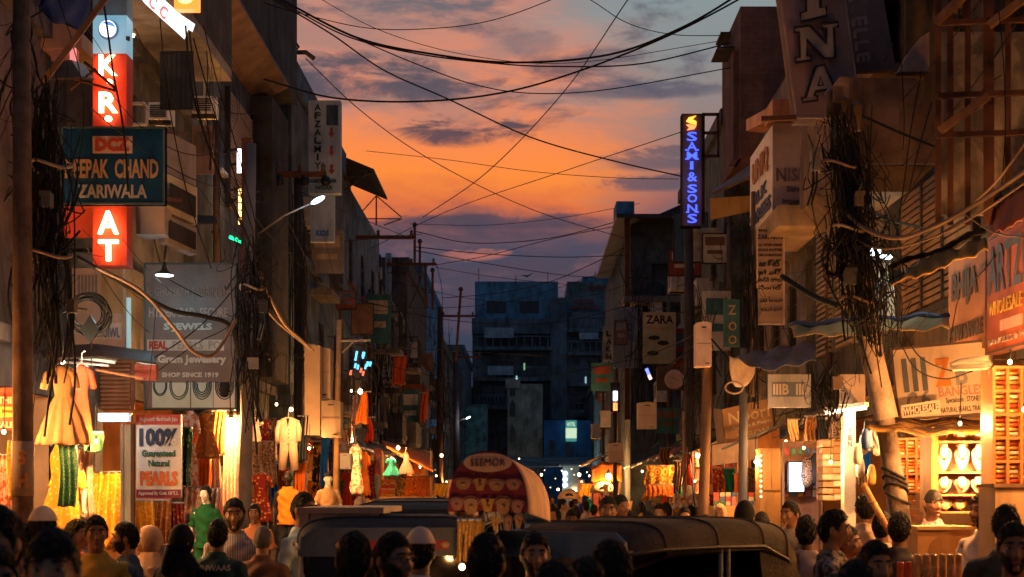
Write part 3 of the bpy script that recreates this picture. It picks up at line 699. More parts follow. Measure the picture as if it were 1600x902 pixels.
for i, (nm_, xf_) in enumerate((('blue_grey_building', -4.2), ('pale_blue_building', -4.25), ('terraced_shop_house', -4.3), ('terraced_shop_house.001', -4.3), ('block_house', -4.4))):
    t = bpy.data.objects[nm_]; ya = (26, 34, 42, 50.5, 61)[i]; yb = (32.6, 41, 49.6, 59.6, 73)[i]
    for j in range(4):
        a = lerp(ya, yb, j/4)+rdl.uniform(0, .4); L = (yb-ya)/4*rdl.uniform(.5, .9); z = rdl.choice((3.5, 5.9, 6.1, 3.7)); pr = rdl.uniform(.35, .8); hh = rdl.uniform(.6, 1.)
        MB().box(xf_, xf_+pr, a, a+L, z-.12, z).build('balcony_slab', conc_d, t)
        if rdl.random() < .45: MB().box(xf_+pr-.08, xf_+pr, a, a+L, z+.002, z+hh).build('balcony_wall', rdl.choice((pl_dark, pl_brown, pl_grey, pl_blue)), t); MB().box(xf_+.002, xf_+pr-.082, a, a+.08, z+.002, z+hh).build('balcony_wall', rdl.choice((pl_dark, pl_brown, pl_teal)), t)
        else:
            for q in range(9): MB().box(xf_+pr-.04, xf_+pr-.015, a+L*q/8.5, a+L*q/8.5+.025, z+.002, z+hh).build('baluster', iron, t)
            MB().box(xf_+pr-.05, xf_+pr, a, a+L, z+hh, z+hh+.05).build('rail', iron, t); MB().box(xf_+.01, xf_+pr-.05, a, a+.03, z+hh, z+hh+.05).build('rail', iron, t)
    for j in range(2):
        a = lerp(ya, yb, rdl.uniform(.05, .7)); zt = t.children[0].bound_box[1][2]; MB().box(xf_-2.5, xf_-.3-rdl.uniform(0, .8), a, a+1.8, zt+.01, zt+rdl.uniform(.7, 1.6)).build('roof_room', rdl.choice((pl_dark, pl_grey, pl_brown)), t)
# ------------------------------------------------------------ block that closes the street
t = thing('end_block', 'dark blue flat-roofed block that closes the end of the street', 'building', (1.5, 114, 0))
def eblk(name, x0, x1, y0, top, bot, Y, mat, dep=8, win=()):
    a, b = W(x0, bot, Y), W(x1, top, Y); z0 = max(0, a.z); hs = []
    for (u0, v0, u1, v1) in win: p, q = W(u0, v1, Y), W(u1, v0, Y); hs.append((p.x-a.x, p.z-z0, q.x-a.x, q.z-z0))
    m = MB().facade((a.x, Y, z0), (1, 0, 0), (0, 0, 1), b.x-a.x, b.z-z0, hs, (0, .3, 0))
    m.add([(a.x, Y, z0), (a.x, Y+dep, z0), (a.x, Y+dep, b.z), (a.x, Y, b.z), (b.x, Y, z0), (b.x, Y+dep, z0), (b.x, Y+dep, b.z), (b.x, Y, b.z)], [(0, 1, 2, 3), (4, 5, 6, 7), (3, 2, 6, 7), (1, 2, 6, 5)])
    o = m.build(name, mat, t)
    for h in hs:
        w = window(o, (a.x+h[0], Y, z0+h[1]), (1, 0, 0), (0, 0, 1), h[2]-h[0], h[3]-h[1], (0, 1, 0), M('frame_slate', (.05, .06, .07), .8), GL('glass_dark', (.02, .024, .03)), 0, False)
    return o
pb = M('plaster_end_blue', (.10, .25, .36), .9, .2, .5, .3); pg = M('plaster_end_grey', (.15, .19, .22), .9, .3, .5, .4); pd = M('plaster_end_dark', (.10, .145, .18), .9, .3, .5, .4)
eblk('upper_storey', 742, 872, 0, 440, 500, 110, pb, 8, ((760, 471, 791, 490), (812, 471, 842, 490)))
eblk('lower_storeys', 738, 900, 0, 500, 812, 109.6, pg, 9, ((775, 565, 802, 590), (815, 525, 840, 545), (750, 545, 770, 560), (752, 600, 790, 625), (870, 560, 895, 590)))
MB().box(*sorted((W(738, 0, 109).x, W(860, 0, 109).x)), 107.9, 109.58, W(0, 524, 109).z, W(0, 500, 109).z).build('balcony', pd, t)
eblk('sign_storey', 886, 962, 0, 440, 500, 111, M('plaster_end_pale', (.13, .19, .22), .9, .25, .5), 7)
eblk('roof_room', 910, 975, 0, 432, 470, 113, pb, 5)
eblk('right_storeys', 886, 1050, 0, 488, 812, 108.8, pg, 9, ((890, 525, 905, 545), (912, 525, 945, 548), (920, 565, 960, 590), (890, 615, 915, 640)))
eblk('dark_bay', 860, 886, 0, 465, 812, 108, pd, 6)  # this bay only has the darker plaster
MB().box(W(735, 0, 109).x, W(745, 0, 109).x, 108.9, 109.5, 0, 10).build('drain_pipe', iron, t)
for i, (x, y) in enumerate(((748, 420), (806, 430), (856, 425), (930, 425))): MB().tube([W(x, 442, 112), W(x, y, 112)], .03, 5).build('roof_pole', iron, t)
for (a, b, c, d, s_) in ((916, 446, 952, 453, 'COMPLEX'), (896, 467, 930, 475, 'HOTEL'), (893, 478, 935, 484, 'SHOPPING')):
    text(s_, W(a, d, 110.9), W(c, d, 110.9)-W(a, d, 110.9), W(a, b, 110.9)-W(a, d, 110.9), (0, -1, 0), M('paint_red_dull', (.3, .08, .05), .8), t, .05)
t = thing('arched_block', 'greenish pale low block with pointed-arch windows in front of the end block', 'building', W(822, 770, 100))
a, b = W(793, 712, 100), W(848, 600, 100)
MB().box(a.x, b.x, 100, 106, 0, b.z).build('wall', M('plaster_green_pale', (.30, .34, .28), .9, .25, .8), t)
for px_, py_ in ((801, 640), (801, 680), (801, 608)):
    c = W(px_, py_, 99.9); MB().prism([(-.2, -.5), (.2, -.5), (.2, .35), (0, .75), (-.2, .35)], c, (1, 0, 0), (0, 0, 1), (0, .09, 0)).build('arched_window', GL('glass_dark', (.02, .024, .03)), t)
MB().box(a.x-.15, a.x+.9, 99.8, 99.99, b.z-.3, b.z+.3).build('corner_tower', M('plaster_green_pale', (.3, .34, .28), .9), t)
t = thing('blue_shop', 'bright blue painted shop front low at the end of the street', 'building', W(887, 770, 98))
a, b = W(850, 715, 98), W(930, 657, 98)
MB().box(a.x, b.x, 98, 104, 0, b.z).build('wall', M('paint_royal_blue', (.04, .20, .55), .8, .2, .8), t)
for x in (858, 884): q = W(x, 712, 97.9); MB().box(q.x, q.x+.42, 97.93, 97.99, q.z, q.z+1.1).build('door', pd, t)
sign('shop_sign', 'small lit green and white sign on the bright blue shop front', rc(884, 657, 901, 690, 97.6), E('sign_teal_glow', (.12, .55, .5), .4), (('#', 884, 669, 901, 685, E('sign_pale_glow', (.75, .95, .65), .8)), ('HOTEL', 886, 660, 899, 666, E('sign_pale_glow', (.75, .95, .65), .8))), px=(884, 657, 901, 690))
a = W(716, 700, 96); MB().box(W(715, 0, 96).x, W(758, 0, 96).x, 96, 99, 0, W(0, 635, 96).z)
t = thing('teal_shed', 'teal windowless wall behind the far street lamp', 'building', W(738, 770, 96)); MB().box(W(716, 0, 96).x, W(760, 0, 96).x, 96, 100, 0, W(0, 634, 96).z).build('wall', M('plaster_shed_teal', (.10, .28, .30), .9, .2), t)
MB().box(W(715, 0, 96).x, W(761, 0, 96).x, 95.9, 100.1, W(0, 634, 96).z+.002, W(0, 632, 96).z).build('roof', pd, t)
# ------------------------------------------------------------ buildings, right side
t = building('frame_fronted_building', 'brown building behind the rusty metal frame, far right', 1, 2.5, 13.9, 4.9, 0, 10, 5, pl_brown, [(7.6, 8.6, w2(9.3, 13.6, 2))], (3., 13.7, 2.9, 2.4), bands=(3.2,), shopmat=M('shop_wall_warm', (.62, .40, .20), .8, .2))
t = building('balcony_building', 'ochre-brown building with boxed balcony and roller shutter, right', 1, 13.95, 17.2, 4.55, 0, 8.4, 5, pl_ochre, [(6.0, 7.0, w2(14.2, 15.6, 1))], (14.1, 17.0, 2.9, 2.6), bands=(3.2,), shopmat=M('shop_wall_warm', (.62, .40, .20), .8, .2), parapet=0)
Y = 14.2; a, b = W(1322, 256, Y), W(1462, 122, Y)
m = MB().prism([(0, 0), (1, 0), (1, .55), (.78, 1), (0, 1)], (a.x, Y, a.z), (b.x-a.x, 0, 0), (0, 0, b.z-a.z), (0, 2.4, 0)); m.build('balcony_box', M('plaster_rust_brown', (.17, .105, .07), .85, .25), t)
m = MB().prism([(.0, 1), (1, 1), (.7, 0), (.25, 0)], (a.x, Y+.05, a.z-.27), (b.x-a.x, 0, 0), (0, 0, .26), (0, 2.2, 0)); m.build('balcony_soffit', pl_ochre, t)
a, b = W(1312, 180, 13.9), W(1324, 120, 13.9); MB().slab((a.x, 13.9, a.z), (.09, 0, 0), (0, 0, b.z-a.z), (0, .3, 0)).build('balcony_post', pl_pink, t)
sh = MB().box(4.49, 4.55, 14.25, 16.9, 3.9, 3.98).box(4.47, 4.545, 14.2, 14.27, 3.9, 5.4).build('shutter', iron, t)
sm = MB().box(4.475, 4.54, 14.28, 16.9, 0, .052).mesh('slat')
for i in range(18): o = link('slat', sm, M('slat_tan2', (.30, .18, .10), .55, .2, metal=.3), sh); o.location.z = 4.0+i*.078
for i, y in enumerate((15.2, 16.0)): MB().box(4.455, 4.475, y, y+.05, 3.98, 5.4).build('shutter_rail', iron, sh)
t = building('louvered_building', 'cream building with slatted shutters behind the cable pole, right', 1, 17.25, 21.9, 4.45, 0, 7.2, 5, pl_cream, [], (17.5, 21.7, 2.9, 2.6), bands=(3.1,), shopmat=M('shop_wall_orange', (.62, .33, .15), .8, .2))
sm = MB().box(4.36, 4.445, 0, 1.0, 0, .045).mesh('slat')
for y in (17.6, 19.0, 20.3):
    sh = MB().box(4.38, 4.447, y-.05, y+0, 3.9, 5.95).box(4.38, 4.447, y+1, y+1.05, 3.9, 5.95).build('shutter', conc, t)
    for i in range(26): o = link('slat', sm, M('slat_cream', (.36, .26, .16), .6, .2), sh); o.location = (0, y, 3.92+i*.078)
MB().box(4.2, 4.44, 17.3, 21.8, 6.0, 6.12).build('sunshade', conc, t)
t = building('brick_topped_building', 'cream building under the raw brick rooftop tower, right', 1, 22, 27.5, 4.35, 0, 8.2, 5, M('plaster_peach', (.2, .16, .125), .9, .25), [(4.2, 5.3, w2(22.4, 27, 3)), (6.2, 7.3, w2(22.4, 27, 3))], (22.2, 27.3, 2.9, 2.4), bands=(3.2, 5.7), shopmat=M('shop_wall_warm', (.62, .40, .20), .8, .2))
a, b = W(1142, 178, 27), W(1200, 44, 27)
MB().box(a.x, b.x+1.2, 25.8, 28.2, 8.0, b.z).build('brick_tower', M('brick_raw', (.16, .07, .045), .95, .3, 3., .2, pat=((.12, .10, .09), 2.6, 'brick')), t)
MB().box(a.x-.1, a.x+.05, 26, 26.6, 8.0, W(0, 105, 27).z).build('brick_pier', M('brick_raw', (.16, .07, .045)), t)
m = MB().slab(W(1121, 75, 26.5), (.8, 0, 0), (0, .9, .0), (0, 0, .03)).slab(W(1126, 58, 27)+Vector((0, 0, .06)), (.9, 0, 0), (0, .7, 0), (0, 0, .04)); m.build('tin_sheet', M('tin_dark', (.05, .045, .045), .6, .4, metal=.3), t)
t = building('grey_wall_building', 'plain grey-green building wall behind the blue neon tower sign', 1, 28.2, 36, 3.95, 0, 9.2, 5, M('plaster_green_grey', (.10, .115, .115), .9, .3), [(4.0, 5.2, w2(28.5, 36, 3)), (6.4, 7.6, w2(28.5, 36, 3))], (28.5, 35.8, 2.9, 2.4), bands=(3.2, 5.9), parapet=.3)
t = thing('scaffold_house', 'dark half-open house with flat tin roof on a rusty post, right of the end block', 'building', (4.2, 46, 0))
a, b = W(978, 600, 41), W(1068, 345, 41)
m = MB().facade((a.x+.2, 41.6, 0), (1, 0, 0), (0, 0, 1), 4., b.z, [(.5, 4.2, 1.2, 5.6), (.6, 7.2, 1.5, 8.6)], (0, .3, 0)); m.box(a.x+.2, a.x+4.2, 41.95, 55, 0, b.z-.01); m.build('wall', M('plaster_soot_blue', (.06, .075, .085), .95, .4), t)
MB().box(W(962, 0, 41).x, W(1068, 0, 41).x+1, 40.6, 52, b.z+.004, b.z+.12).build('roof', M('tin_dark', (.05, .045, .045), .6, .4, metal=.3), t)
MB().box(a.x-.05, a.x+.1, 40.8, 40.95, 4., b.z).build('post', rust, t); MB().box(W(962, 0, 41).x, W(990, 0, 41).x, 40.7, 42, b.z+.122, b.z+.5).build('roof_tank', pl_blue2, t)
MB().prism([(0, 0), (1.9, .5), (1.9, .95), (0, .12)], (W(990, 0, 43).x, 43, b.z+.13), (1, 0, 0), (0, 0, 1), (0, 5, 0)).build('roof_lean_to', M('tin_dark', (.05, .045, .045)), t)
MB().box(a.x-.1, a.x+2.0, 40.5, 41.6, W(0, 475, 41).z, W(0, 466, 41).z).build('balcony_slab', conc_d, t)
for i in range(7): MB().box(a.x-.05+i*.25, a.x-.02+i*.25, 40.52, 40.55, W(0, 466, 41).z, W(0, 440, 41).z).build('baluster', iron, t)
MB().box(a.x-.05, a.x+1.6, 40.5, 40.54, W(0, 440, 41).z, W(0, 440, 41).z+.05).build('rail', iron, t)
building('far_shop_house', 'grey far shop house right of the narrow poster-covered wall', 1, 56, 80, 3.9, 0, 7.4, 6, pl_teal, [(4.0, 5.2, w2(57, 80, 5))], (57, 79, 2.9, 2), bands=(3.4,))
building('far_shop_house', 'last dim shop house on the right before the end block', 1, 80.3, 107, 4.6, 0, 8.8, 6, pl_dark, [(4.0, 5.2, w2(81, 106, 4)), (6.6, 7.6, w2(81, 106, 4))], None, bands=(3.4,))
# ------------------------------------------------------------ signs on the left
def spaced(t): return t
red_hot = E('neon_red', (1., .13, .03), 9.); red_core = E('neon_core', (1., .42, .2), 14.)
def neon_letters(t, items, O, U, V, n, mat, off=.03):
    for s, a, b, c, d in items: text(s, O+U*a+V*b+n*off, U*(c-a), V*(d-b), n, mat, t, .03, .0)
# tall red neon lightbox
Y = 14.1; x0, y0, x1, y1 = 145, -30, 198, 415
t = thing('neon_sign', 'tall red neon sign with glowing letters and lit blue emblem, left', 'sign', W(171, 415, Y))
a, b = W(x0, y1, Y), W(x1, 335//4, Y)
MB().box(W(x0, 0, Y).x, W(x1, 0, Y).x, Y, Y+.22, W(0, 415, Y).z, W(0, 84, Y).z).build('box', M('sign_red_panel', (.5, .07, .03), .7, .15), t)
MB().box(W(x0, 0, Y).x, W(x1, 0, Y).x, Y+.002, Y+.22, W(0, 84, Y).z+.002, W(0, 24, Y).z).build('emblem_panel', E('emblem_panel', (.30, .62, .78), .42), t)
MB().box(W(x0, 0, Y).x, W(x1, 0, Y).x, Y+.003, Y+.22, W(0, 24, Y).z+.002, W(0, -30, Y).z).build('blank_panel', M('sign_slate', (.12, .18, .2), .7), t)
c = W(170, 47, Y); MB().lathe([(.094, 0), (.1, .02), (.094, .03)], c-Vector((0, .03, 0)), 28, 'y').build('emblem_ring', M('blue_ring', (.1, .25, .55), .5), t)
MB().lathe([(.083, 0), (.083, .03)], c-Vector((0, .045, 0)), 28, 'y').build('emblem', E('emblem_white', (.9, .97, 1.), 1.5), t)
MB().prism([(.08*math.cos(a_), .08*math.sin(a_)*.8) for a_ in np.linspace(.15, 2.2, 12)], c-Vector((0, .06, 0)), (1, 0, 0), (0, 0, 1), (0, .012, 0)).build('emblem_mark', E('emblem_blue', (.12, .28, .9), .8), t)
for s, a_, b_, c_, d_ in (('K', 157, 88, 185, 120), ('.', 168, 126, 178, 134), ('R', 157, 146, 186, 178), ('.', 166, 183, 177, 192), ('A', 155, 331, 187, 367), ('T', 156, 376, 187, 409)):
    O = W(a_, d_, Y)-Vector((0, .03, 0)); text(s, O, W(c_, d_, Y)-W(a_, d_, Y), W(a_, b_, Y)-W(a_, d_, Y), (0, -1, 0), red_core, t, .025, .02)
c = W(171, 402+18, Y); MB().bar(W(200, 60, Y), W(200, 60, Y)+Vector((-.3, .9, .2)), .04).build('bracket', iron, t)
lamp(t, W(171, 133, Y)-Vector((0, .3, 0)), 5, (1, .12, .03), .12); lamp(t, W(171, 370, Y)-Vector((0, .3, 0)), 5, (1, .12, .03), .12)
lamp(t, W(171, 47, Y)-Vector((0, .3, 0)), 1.6, (.6, .8, 1.), .1)
MB().slab(W(95, 200, 14.3), (.33, 0, 0), (0, 0, -1.1), (0, .05, 0)).build('side_panel', M('sign_red_panel', (.5, .07, .03)), t)
teal = M('sign_teal', (.004, .042, .115), .5, .2, 3., .3); tan_t = M('letter_tan', (.36, .22, .12), .7, .2); grey_t = M('letter_grey', (.33, .30, .30), .7, .2)
P = (95, 198, 258, 320)
sign('shop_sign', 'teal-blue board lettered DEEPAK CHAND ZARIWALA', rc(*P, 13.7), teal, (('#', 145, 213, 207, 240, M('sign_pinkish', (.55, .36, .30), .8)), ('DCZ', 149, 216, 203, 237, M('letter_red', (.42, .06, .03), .7), .06), ('DEEPAK  CHAND', 102, 249, 248, 279, tan_t, .03), ('ZARIWALA', 122, 289, 230, 310, grey_t, .03)), frame=M('sign_edge', (.06, .1, .12), .6), px=P)
# white back-lit boards tilted away above
t = sign('lit_board', 'slanting white back-lit sign board high on the left', (W(214, -22, 15), W(293, 30, 14.6), W(210, -10, 15)), E('lit_white', (.80, .88, 1.), 1.5), (), .12)
t.delete if False else None
TL, TR, BL = W(196, -40, 15), W(293, 34, 14.6), W(204, -8, 15)
pass
MB().slab(W(205, -20, 15.02), W(291, 36, 14.62)-W(205, -20, 15.02), W(205, -20, 15)-W(192, 4, 15)*1., (0, .1, 0))
MB().slab(W(222, 0, 14.98), W(284, 56, 14.6)-W(222, 0, 14.98), (W(293, 32, 14.6)-W(284, 56, 14.6)), (0, .12, 0)).build('lower_board', E('lit_white', (.8, .88, 1.), 1.5), t)
for i, (u0, s_) in enumerate(((.15, 'C'), (.42, 'C'))):
    O = W(222, 0, 14.9)+(W(284, 56, 14.55)-W(222, 0, 14.9))*u0; text(s_, O, (W(284, 56, 14.55)-W(222, 0, 14.9))*.16, (W(293, 32, 14.6)-W(284, 56, 14.6))*.7, (0, -1, 0), E('letter_red_lit', (1, .2, .15), .9), t, .01)
lamp(t, W(262, 45, 14.2), 1.3, (.75, .85, 1), .1)
t = sign('lit_board', 'orange back-lit board corner at the top edge, left', rc(272, -25, 309, 14, 14.4), E('lit_orange', (1., .22, .03), 2.2), (('S', .2, .1, .8, .8, E('lit_yellow', (1., .75, .3), 2.), .02),), .12)
# narrow lit strips on the grey building
for (a, b, c, d, cc, s_, lab) in ((370, 232, 378, 272, (.92, .86, 1.), 3., 'upper white-violet lit tube panel left of the brown column'), (392, 249, 399, 287, (.85, .78, 1.), 2.6, 'lower white-violet lit tube panel right of the brown column'),
                          (372, 294, 378, 352, (1., .62, .2), 3.6, 'amber lit vertical strip left of the brown column'), (391, 306, 397, 362, (1., .6, .2), 3.4, 'amber lit vertical strip right of the brown column')):
    t = thing('light_strip', lab, 'light', W((a+c)/2, d, 21)); p, q = W(a, d, 21), W(c, b, 21)
    MB().box(p.x, q.x, 21, 21.06, p.z, q.z).build('housing', iron, t)
    k = 1 if 'panel' in lab else 5; hh = (q.z-p.z)/k
    for i in range(k): MB().box(p.x+.008, q.x-.008, 20.975, 20.998, p.z+hh*i+.012, p.z+hh*(i+1)-.012).build('tube', E('strip_%s' % lab[:9].replace(' ', ''), cc, s_), t)
    lamp(t, ((p.x+q.x)/2, 20.85, (p.z+q.z)/2), 1.2, cc, .05)
    MB().bar((p.x, 21.03, q.z), (p.x-.4, 21.4, q.z), .03).build('bracket', iron, t)
sign('shop_sign', 'small green neon word low beside the brown column', (W(358, 366, 20.5), W(378, 374, 20.3), W(358, 374, 20.5)), black, (('Silk Cut', .04, .12, .96, .85, E('neon_green', (.02, 1., .35), 3.), .01),), .04)
t = thing('post', 'brown steel column between the lit strips, left', 'post', W(385, 770, 20.6)); p = W(385, 0, 20.6); MB().box(p.x-.07, p.x+.07, 20.6, 20.74, .13, W(0, 215, 20.6).z).build('shaft', M('steel_brown', (.13, .055, .035), .7, metal=.2), t); MB().box(p.x-.12, p.x+.12, 20.55, 20.79, .13, .2).build('base_plate', iron, t)
# white boxes / air conditioners on the cream building
def ac_unit(label, x0, y0, x1, y1, Y, rz=0):
    t = thing('air_conditioner', label, 'air conditioner', W((x0+x1)/2, y1, Y)); p, q = W(x0, y1, Y), W(x1, y0, Y)
    MB().box(p.x, q.x, Y, Y+.35, p.z, q.z).build('casing', white, t)
    g = MB()
    for i in range(6): g.box(p.x+(q.x-p.x)*.08, q.x-(q.x-p.x)*.08, Y-.012, Y-.002, p.z+(q.z-p.z)*(.12+i*.13), p.z+(q.z-p.z)*(.18+i*.13))
    g.build('grille', iron, t, kind='stuff'); MB().box(p.x-.02, q.x+.02, Y+.05, Y+.1, p.z-.05, p.z-.002).build('bracket', iron, t); return t
sign('blank_board', 'plain off-white panel under the teal board', rc(212, 322, 257, 366, 14.6), M('panel_pinkwhite', (.36, .3, .28), .8, .15), (), .3)
t = thing('sign_box', 'stacked pale sign boxes on brackets right of the teal board', 'sign', W(275, 380, 15))
for a, b, c, d, mt in ((258, 203, 289, 268, 'panel_pinkwhite'), (259, 270, 291, 330, 'paint_cream'), (259, 335, 290, 378, 'panel_pinkwhite')):
    p, q = W(a, d, 14.8), W(c, b, 14.8); MB().slab((p.x, 14.8, p.z), (q.x-p.x, .5, -.05), (0, 0, q.z-p.z), (-.1, .1, 0)).build('box', MATS.get(mt) or white, t)
for i, (b, d) in enumerate(((283, 318), (342, 370))):
    p, q = W(263, d, 14.7), W(288, b, 14.7); MB().slab((p.x, 14.78, p.z), (q.x-p.x, .45, -.05), (0, 0, q.z-p.z), (0, -.02, 0)).build('vent', iron, t)
t = thing('rail', 'white steel balcony rail beside the neon sign', 'rail', W(215, 195, 15.6))
MB().tube([W(199, 162, 15.6), W(226, 162, 15.6), W(229, 166, 15.6), W(229, 195, 15.6)], .02, 6).tube([W(199, 195, 15.6), W(229, 195, 15.6)], .02, 6).build('tube', cream, t)
t = thing('ceiling_lamp', 'small round downlight under the balcony beside the neon sign', 'lamp', W(203, 57, 15.8)); p = W(203, 57, 15.8); MB().lathe([(.05, 0), (.05, .02)], p, 16).build('diffuser', E('bulb_warm', (1, .75, .5), 9.), t); MB().lathe([(.062, .022), (.06, .05)], p, 16).build('ring', white, t); lamp(t, p-Vector((0, 0, .1)), 2, (1, .7, .45), .06)
# nearest balcony and tarps, left edge
t = thing('balcony_box', 'brown boxed balcony with blue tarp over it, top left corner', 'balcony', W(85, 75, 14.4)); p, q = W(46, 75, 14.4), W(128, 22, 14.4)
MB().prism([(0, 0), (1, 0), (1, .45), (.25, 1), (0, 1)], (p.x, 14.4, p.z), (q.x-p.x, 0, 0), (0, 0, q.z-p.z), (0, .9, 0)).build('box', M('board_tan', (.33, .19, .11), .8, .25), t)
g = [[W(lerp(58, 134, u)+6*math.sin(v*5), lerp(-12+u*6, 22+u*26, v)+4*math.sin(u*11+v*3), 14.3+v*.1) for u in np.linspace(0, 1, 14)] for v in np.linspace(0, 1, 8)]
MB().sheet(g, (0, .02, 0)).build('tarp', M('tarp_navy', (.02, .04, .13), .6, .3, 6., 0), t, True)
t = thing('window_box', 'pink-lit shop window under the boxed balcony, far left', 'window', W(100, 98, 13.4)); p, q = W(80, 97, 13.4), W(120, 77, 13.4)
MB().box(p.x, q.x, 13.4, 13.46, p.z, q.z).build('pane', M('curtain_pink', (.5, .22, .2), .8), t); MB().box(q.x-.05, q.x, 13.35, 13.39, p.z, q.z).build('tube', E('tube_pink', (1., .3, .3), .9), t)
t = thing('awning', 'folded tin awning with struts crossing the red neon sign', 'awning', W(130, 140, 13.3))
MB().sheet([[W(72, 100, 13.3), W(112, 97, 13.3), W(132, 104, 13.5)], [W(84, 126, 12.9), W(128, 124, 12.9), W(146, 126, 13.1)]], (0, 0, .02)).build('sheet', M('tin_brown', (.2, .11, .06)), t)
MB().tube([W(96, 118, 13), W(180, 142, 13)], .012, 5).tube([W(132, 97, 13), W(182, 140, 13)], .014, 5).tube([W(110, 140, 13), W(150, 108, 13)], .012, 5).build('strut', rust, t)
t = thing('beam', 'long leaning timber across the top left corner', 'beam', W(70, 130, 12.4)); MB().bar(W(68, 128, 12.4), W(172, -12, 12.6), .05, .05).build('timber', wood, t)
# big dim billboard with jewellery pictures
P = (225, 411, 370, 640); Y = 15.6
bb = M('billboard_grey', (.15, .13, .13), .4, .2, 2., .2, spec=.4); bl = M('billboard_text', (.50, .55, .53), .6, .1, bump=0)
t = sign('billboard', 'tall grey billboard lettered 1 Gram Jewellery SHOP SINCE 1919', rc(*P, Y), bb, (
    ('R. GHUNATH BADRINATH', 230, 449, 362, 463, M('billboard_text_dim', (.24, .2, .19), .7), .02), ('HYDERABAD  SECURE', 233, 481, 356, 496, M('billboard_text_mid', (.32, .3, .29), .7), .03), ('S JEWELS', 256, 505, 332, 519, bl, .05),
    ('#', 230, 531, 350, 548, M('billboard_pill', (.48, .52, .50), .6)), ('REAL', 233, 533, 262, 546, M('letter_red', (.42, .06, .03)), .05), ('PEARLS  PO', 270, 533, 345, 546, M('billboard_text_mid', (.32, .3, .29)), .02),
    ('1 Gram Jewellery', 236, 555, 354, 571, bl, .05), ('SHOP SINCE 1919', 253, 582, 342, 590, bl, .05)), .1, M('sign_edge', (.06, .1, .12)), px=P)
for i, x in enumerate((238, 263, 299, 334)):                 # necklace pictures printed on the board
    w = 25 if i == 0 else 34; o = W(x, 638, Y); q = W(x+w, 598, Y); h = q.z-o.z; ww = q.x-o.x
    MB().box(o.x, q.x, Y-.008, Y-.004, o.z, q.z).build('picture', M('picture_aqua', (.42, .58, .58), .5, .15, 3., 0, 0) if i < 3 else M('picture_pale', (.6, .62, .6), .5, .1, streak=0, bump=0), t)
    m = MB(); cx = (o.x+q.x)/2
    for k in range(4 if i in (2, 3) else 2):
        rr = ww*(.42-.07*k); m.tube([(cx+rr*math.sin(a), Y-.012, q.z-h*.12-rr*1.5*math.cos(a)*(1 if a > -9 else 1)) for a in np.linspace(-1.9, 1.9, 16)], .006, 4)
    m.build('picture_necklace', M('picture_navy', (.05, .10, .14), .6, .1) , t, kind='stuff')
    if i == 3: MB().lathe([(.05, 0), (.055, -.1), (.03, -.16)], (cx, Y-.016, q.z-.0), 12).build('picture_neck', ink, t)
t = thing('shade_lamp', 'cone-shaded lamp lighting the grey billboard', 'lamp', W(257, 432, 14.9)); p = W(257, 430, 14.9)
MB().lathe([(.105, 0), (.035, .05), (.022, .08), (.02, .14)], p, 20).build('shade', M('enamel_dark', (.04, .05, .05), .4, .1, metal=.3), t); MB().lathe([(.09, .004), (.09, .01)], p-Vector((0, 0, .01)), 20).build('diffuser', E('tube_cold', (.8, .95, 1.), 7.), t)
MB().tube([p+Vector((0, 0, .16)), p+Vector((0, .1, .4)), p+Vector((0, .7, .45))], .012, 6).build('arm', iron, t); lamp(t, p-Vector((0, .05, .12)), 6, (.62, .92, 1.), .09)
# ageing boards between pole and billboard
P = (112, 418, 195, 552)
sign('shop_sign', 'weathered pink-tan board with faded columns of print under the neon sign', rc(*P, 15.2), M('board_faded', (.38, .25, .18), .8, .2), (('IIIIII', 122, 430, 152, 462, M('print_grey', (.17, .15, .15), .8), .02), ('#', 158, 415+5, 192, 490, M('board_ochre', (.34, .2, .09), .8)), ('#', 150, 505, 190, 530, M('board_pale', (.45, .34, .28), .8)), ('HUIWL', 154, 512, 188, 528, M('print_blue', (.10, .12, .17), .8), .02)), .06, px=P)
t = sign('lit_sign', 'narrow cold-lit panel edge beside the faded board', rc(192, 465, 203, 553, 15.3), E('panel_aqua', (.45, .72, .72), .45), (), .05)
t = thing('roller_shutter', 'brown ribbed roller shutter above the cold tube light', 'shutter', W(177, 640, 15.3)); p, q = W(150, 640, 15.4), W(203, 555, 15.4)
MB().box(p.x-.03, q.x+.03, 15.45, 15.5, p.z, q.z).build('curtain', M('shutter_brown', (.2, .10, .06), .7, .3), t)
for i in range(13): MB().box(p.x, q.x, 15.41, 15.448, p.z+i*.045+.01, p.z+i*.045+.036).build('slat', M('shutter_slat', (.26, .13, .08), .6, .3), t)
t = thing('tube_light', 'cold white tube light box over the left shop entrance', 'light', W(178, 660, 14.6)); p, q = W(152, 659, 14.6), W(204, 645, 14.6)
MB().box(p.x, q.x, 14.62, 14.7, p.z, q.z).build('housing', steel, t); MB().box(p.x+.02, q.x-.03, 14.57, 14.618, p.z+.01, q.z-.012).build('tube', E('tube_cold_bright', (.85, .93, 1.), 6.), t); lamp(t, ((p.x+q.x)/2, 14.4, p.z), 8, (.8, .9, 1.), .08)
for lab, a, b in (('green-white tube batten on the canopy edge over the left stall', (102, 552), (180, 562)), ('pale tube batten at the canopy tip beside the billboard', (192, 553), (243, 567))):
    t = thing('tube_batten', lab, 'light', W(*a, 14)); p, q = W(*a, 14.2), W(*b, 13.9); MB().bar(p, q, .05, .04).build('housing', steel, t); MB().bar(p-Vector((0, .03, .03)), q-Vector((0, .03, .03)), .028).build('tube', E('tube_dimcold', (.75, .95, .85), .5), t)
t = thing('canopy', 'thin tin canopy over the left clothes stall', 'canopy', W(170, 560, 13.6)); MB().sheet([[W(60, 545, 14.5), W(150, 540, 14.6), W(236, 552, 14.4)], [W(70, 563, 13.2), W(165, 560, 13.1), W(245, 570, 13.4)]], (0, 0, .02)).build('sheet', M('tin_dark', (.05, .045, .045)), t)
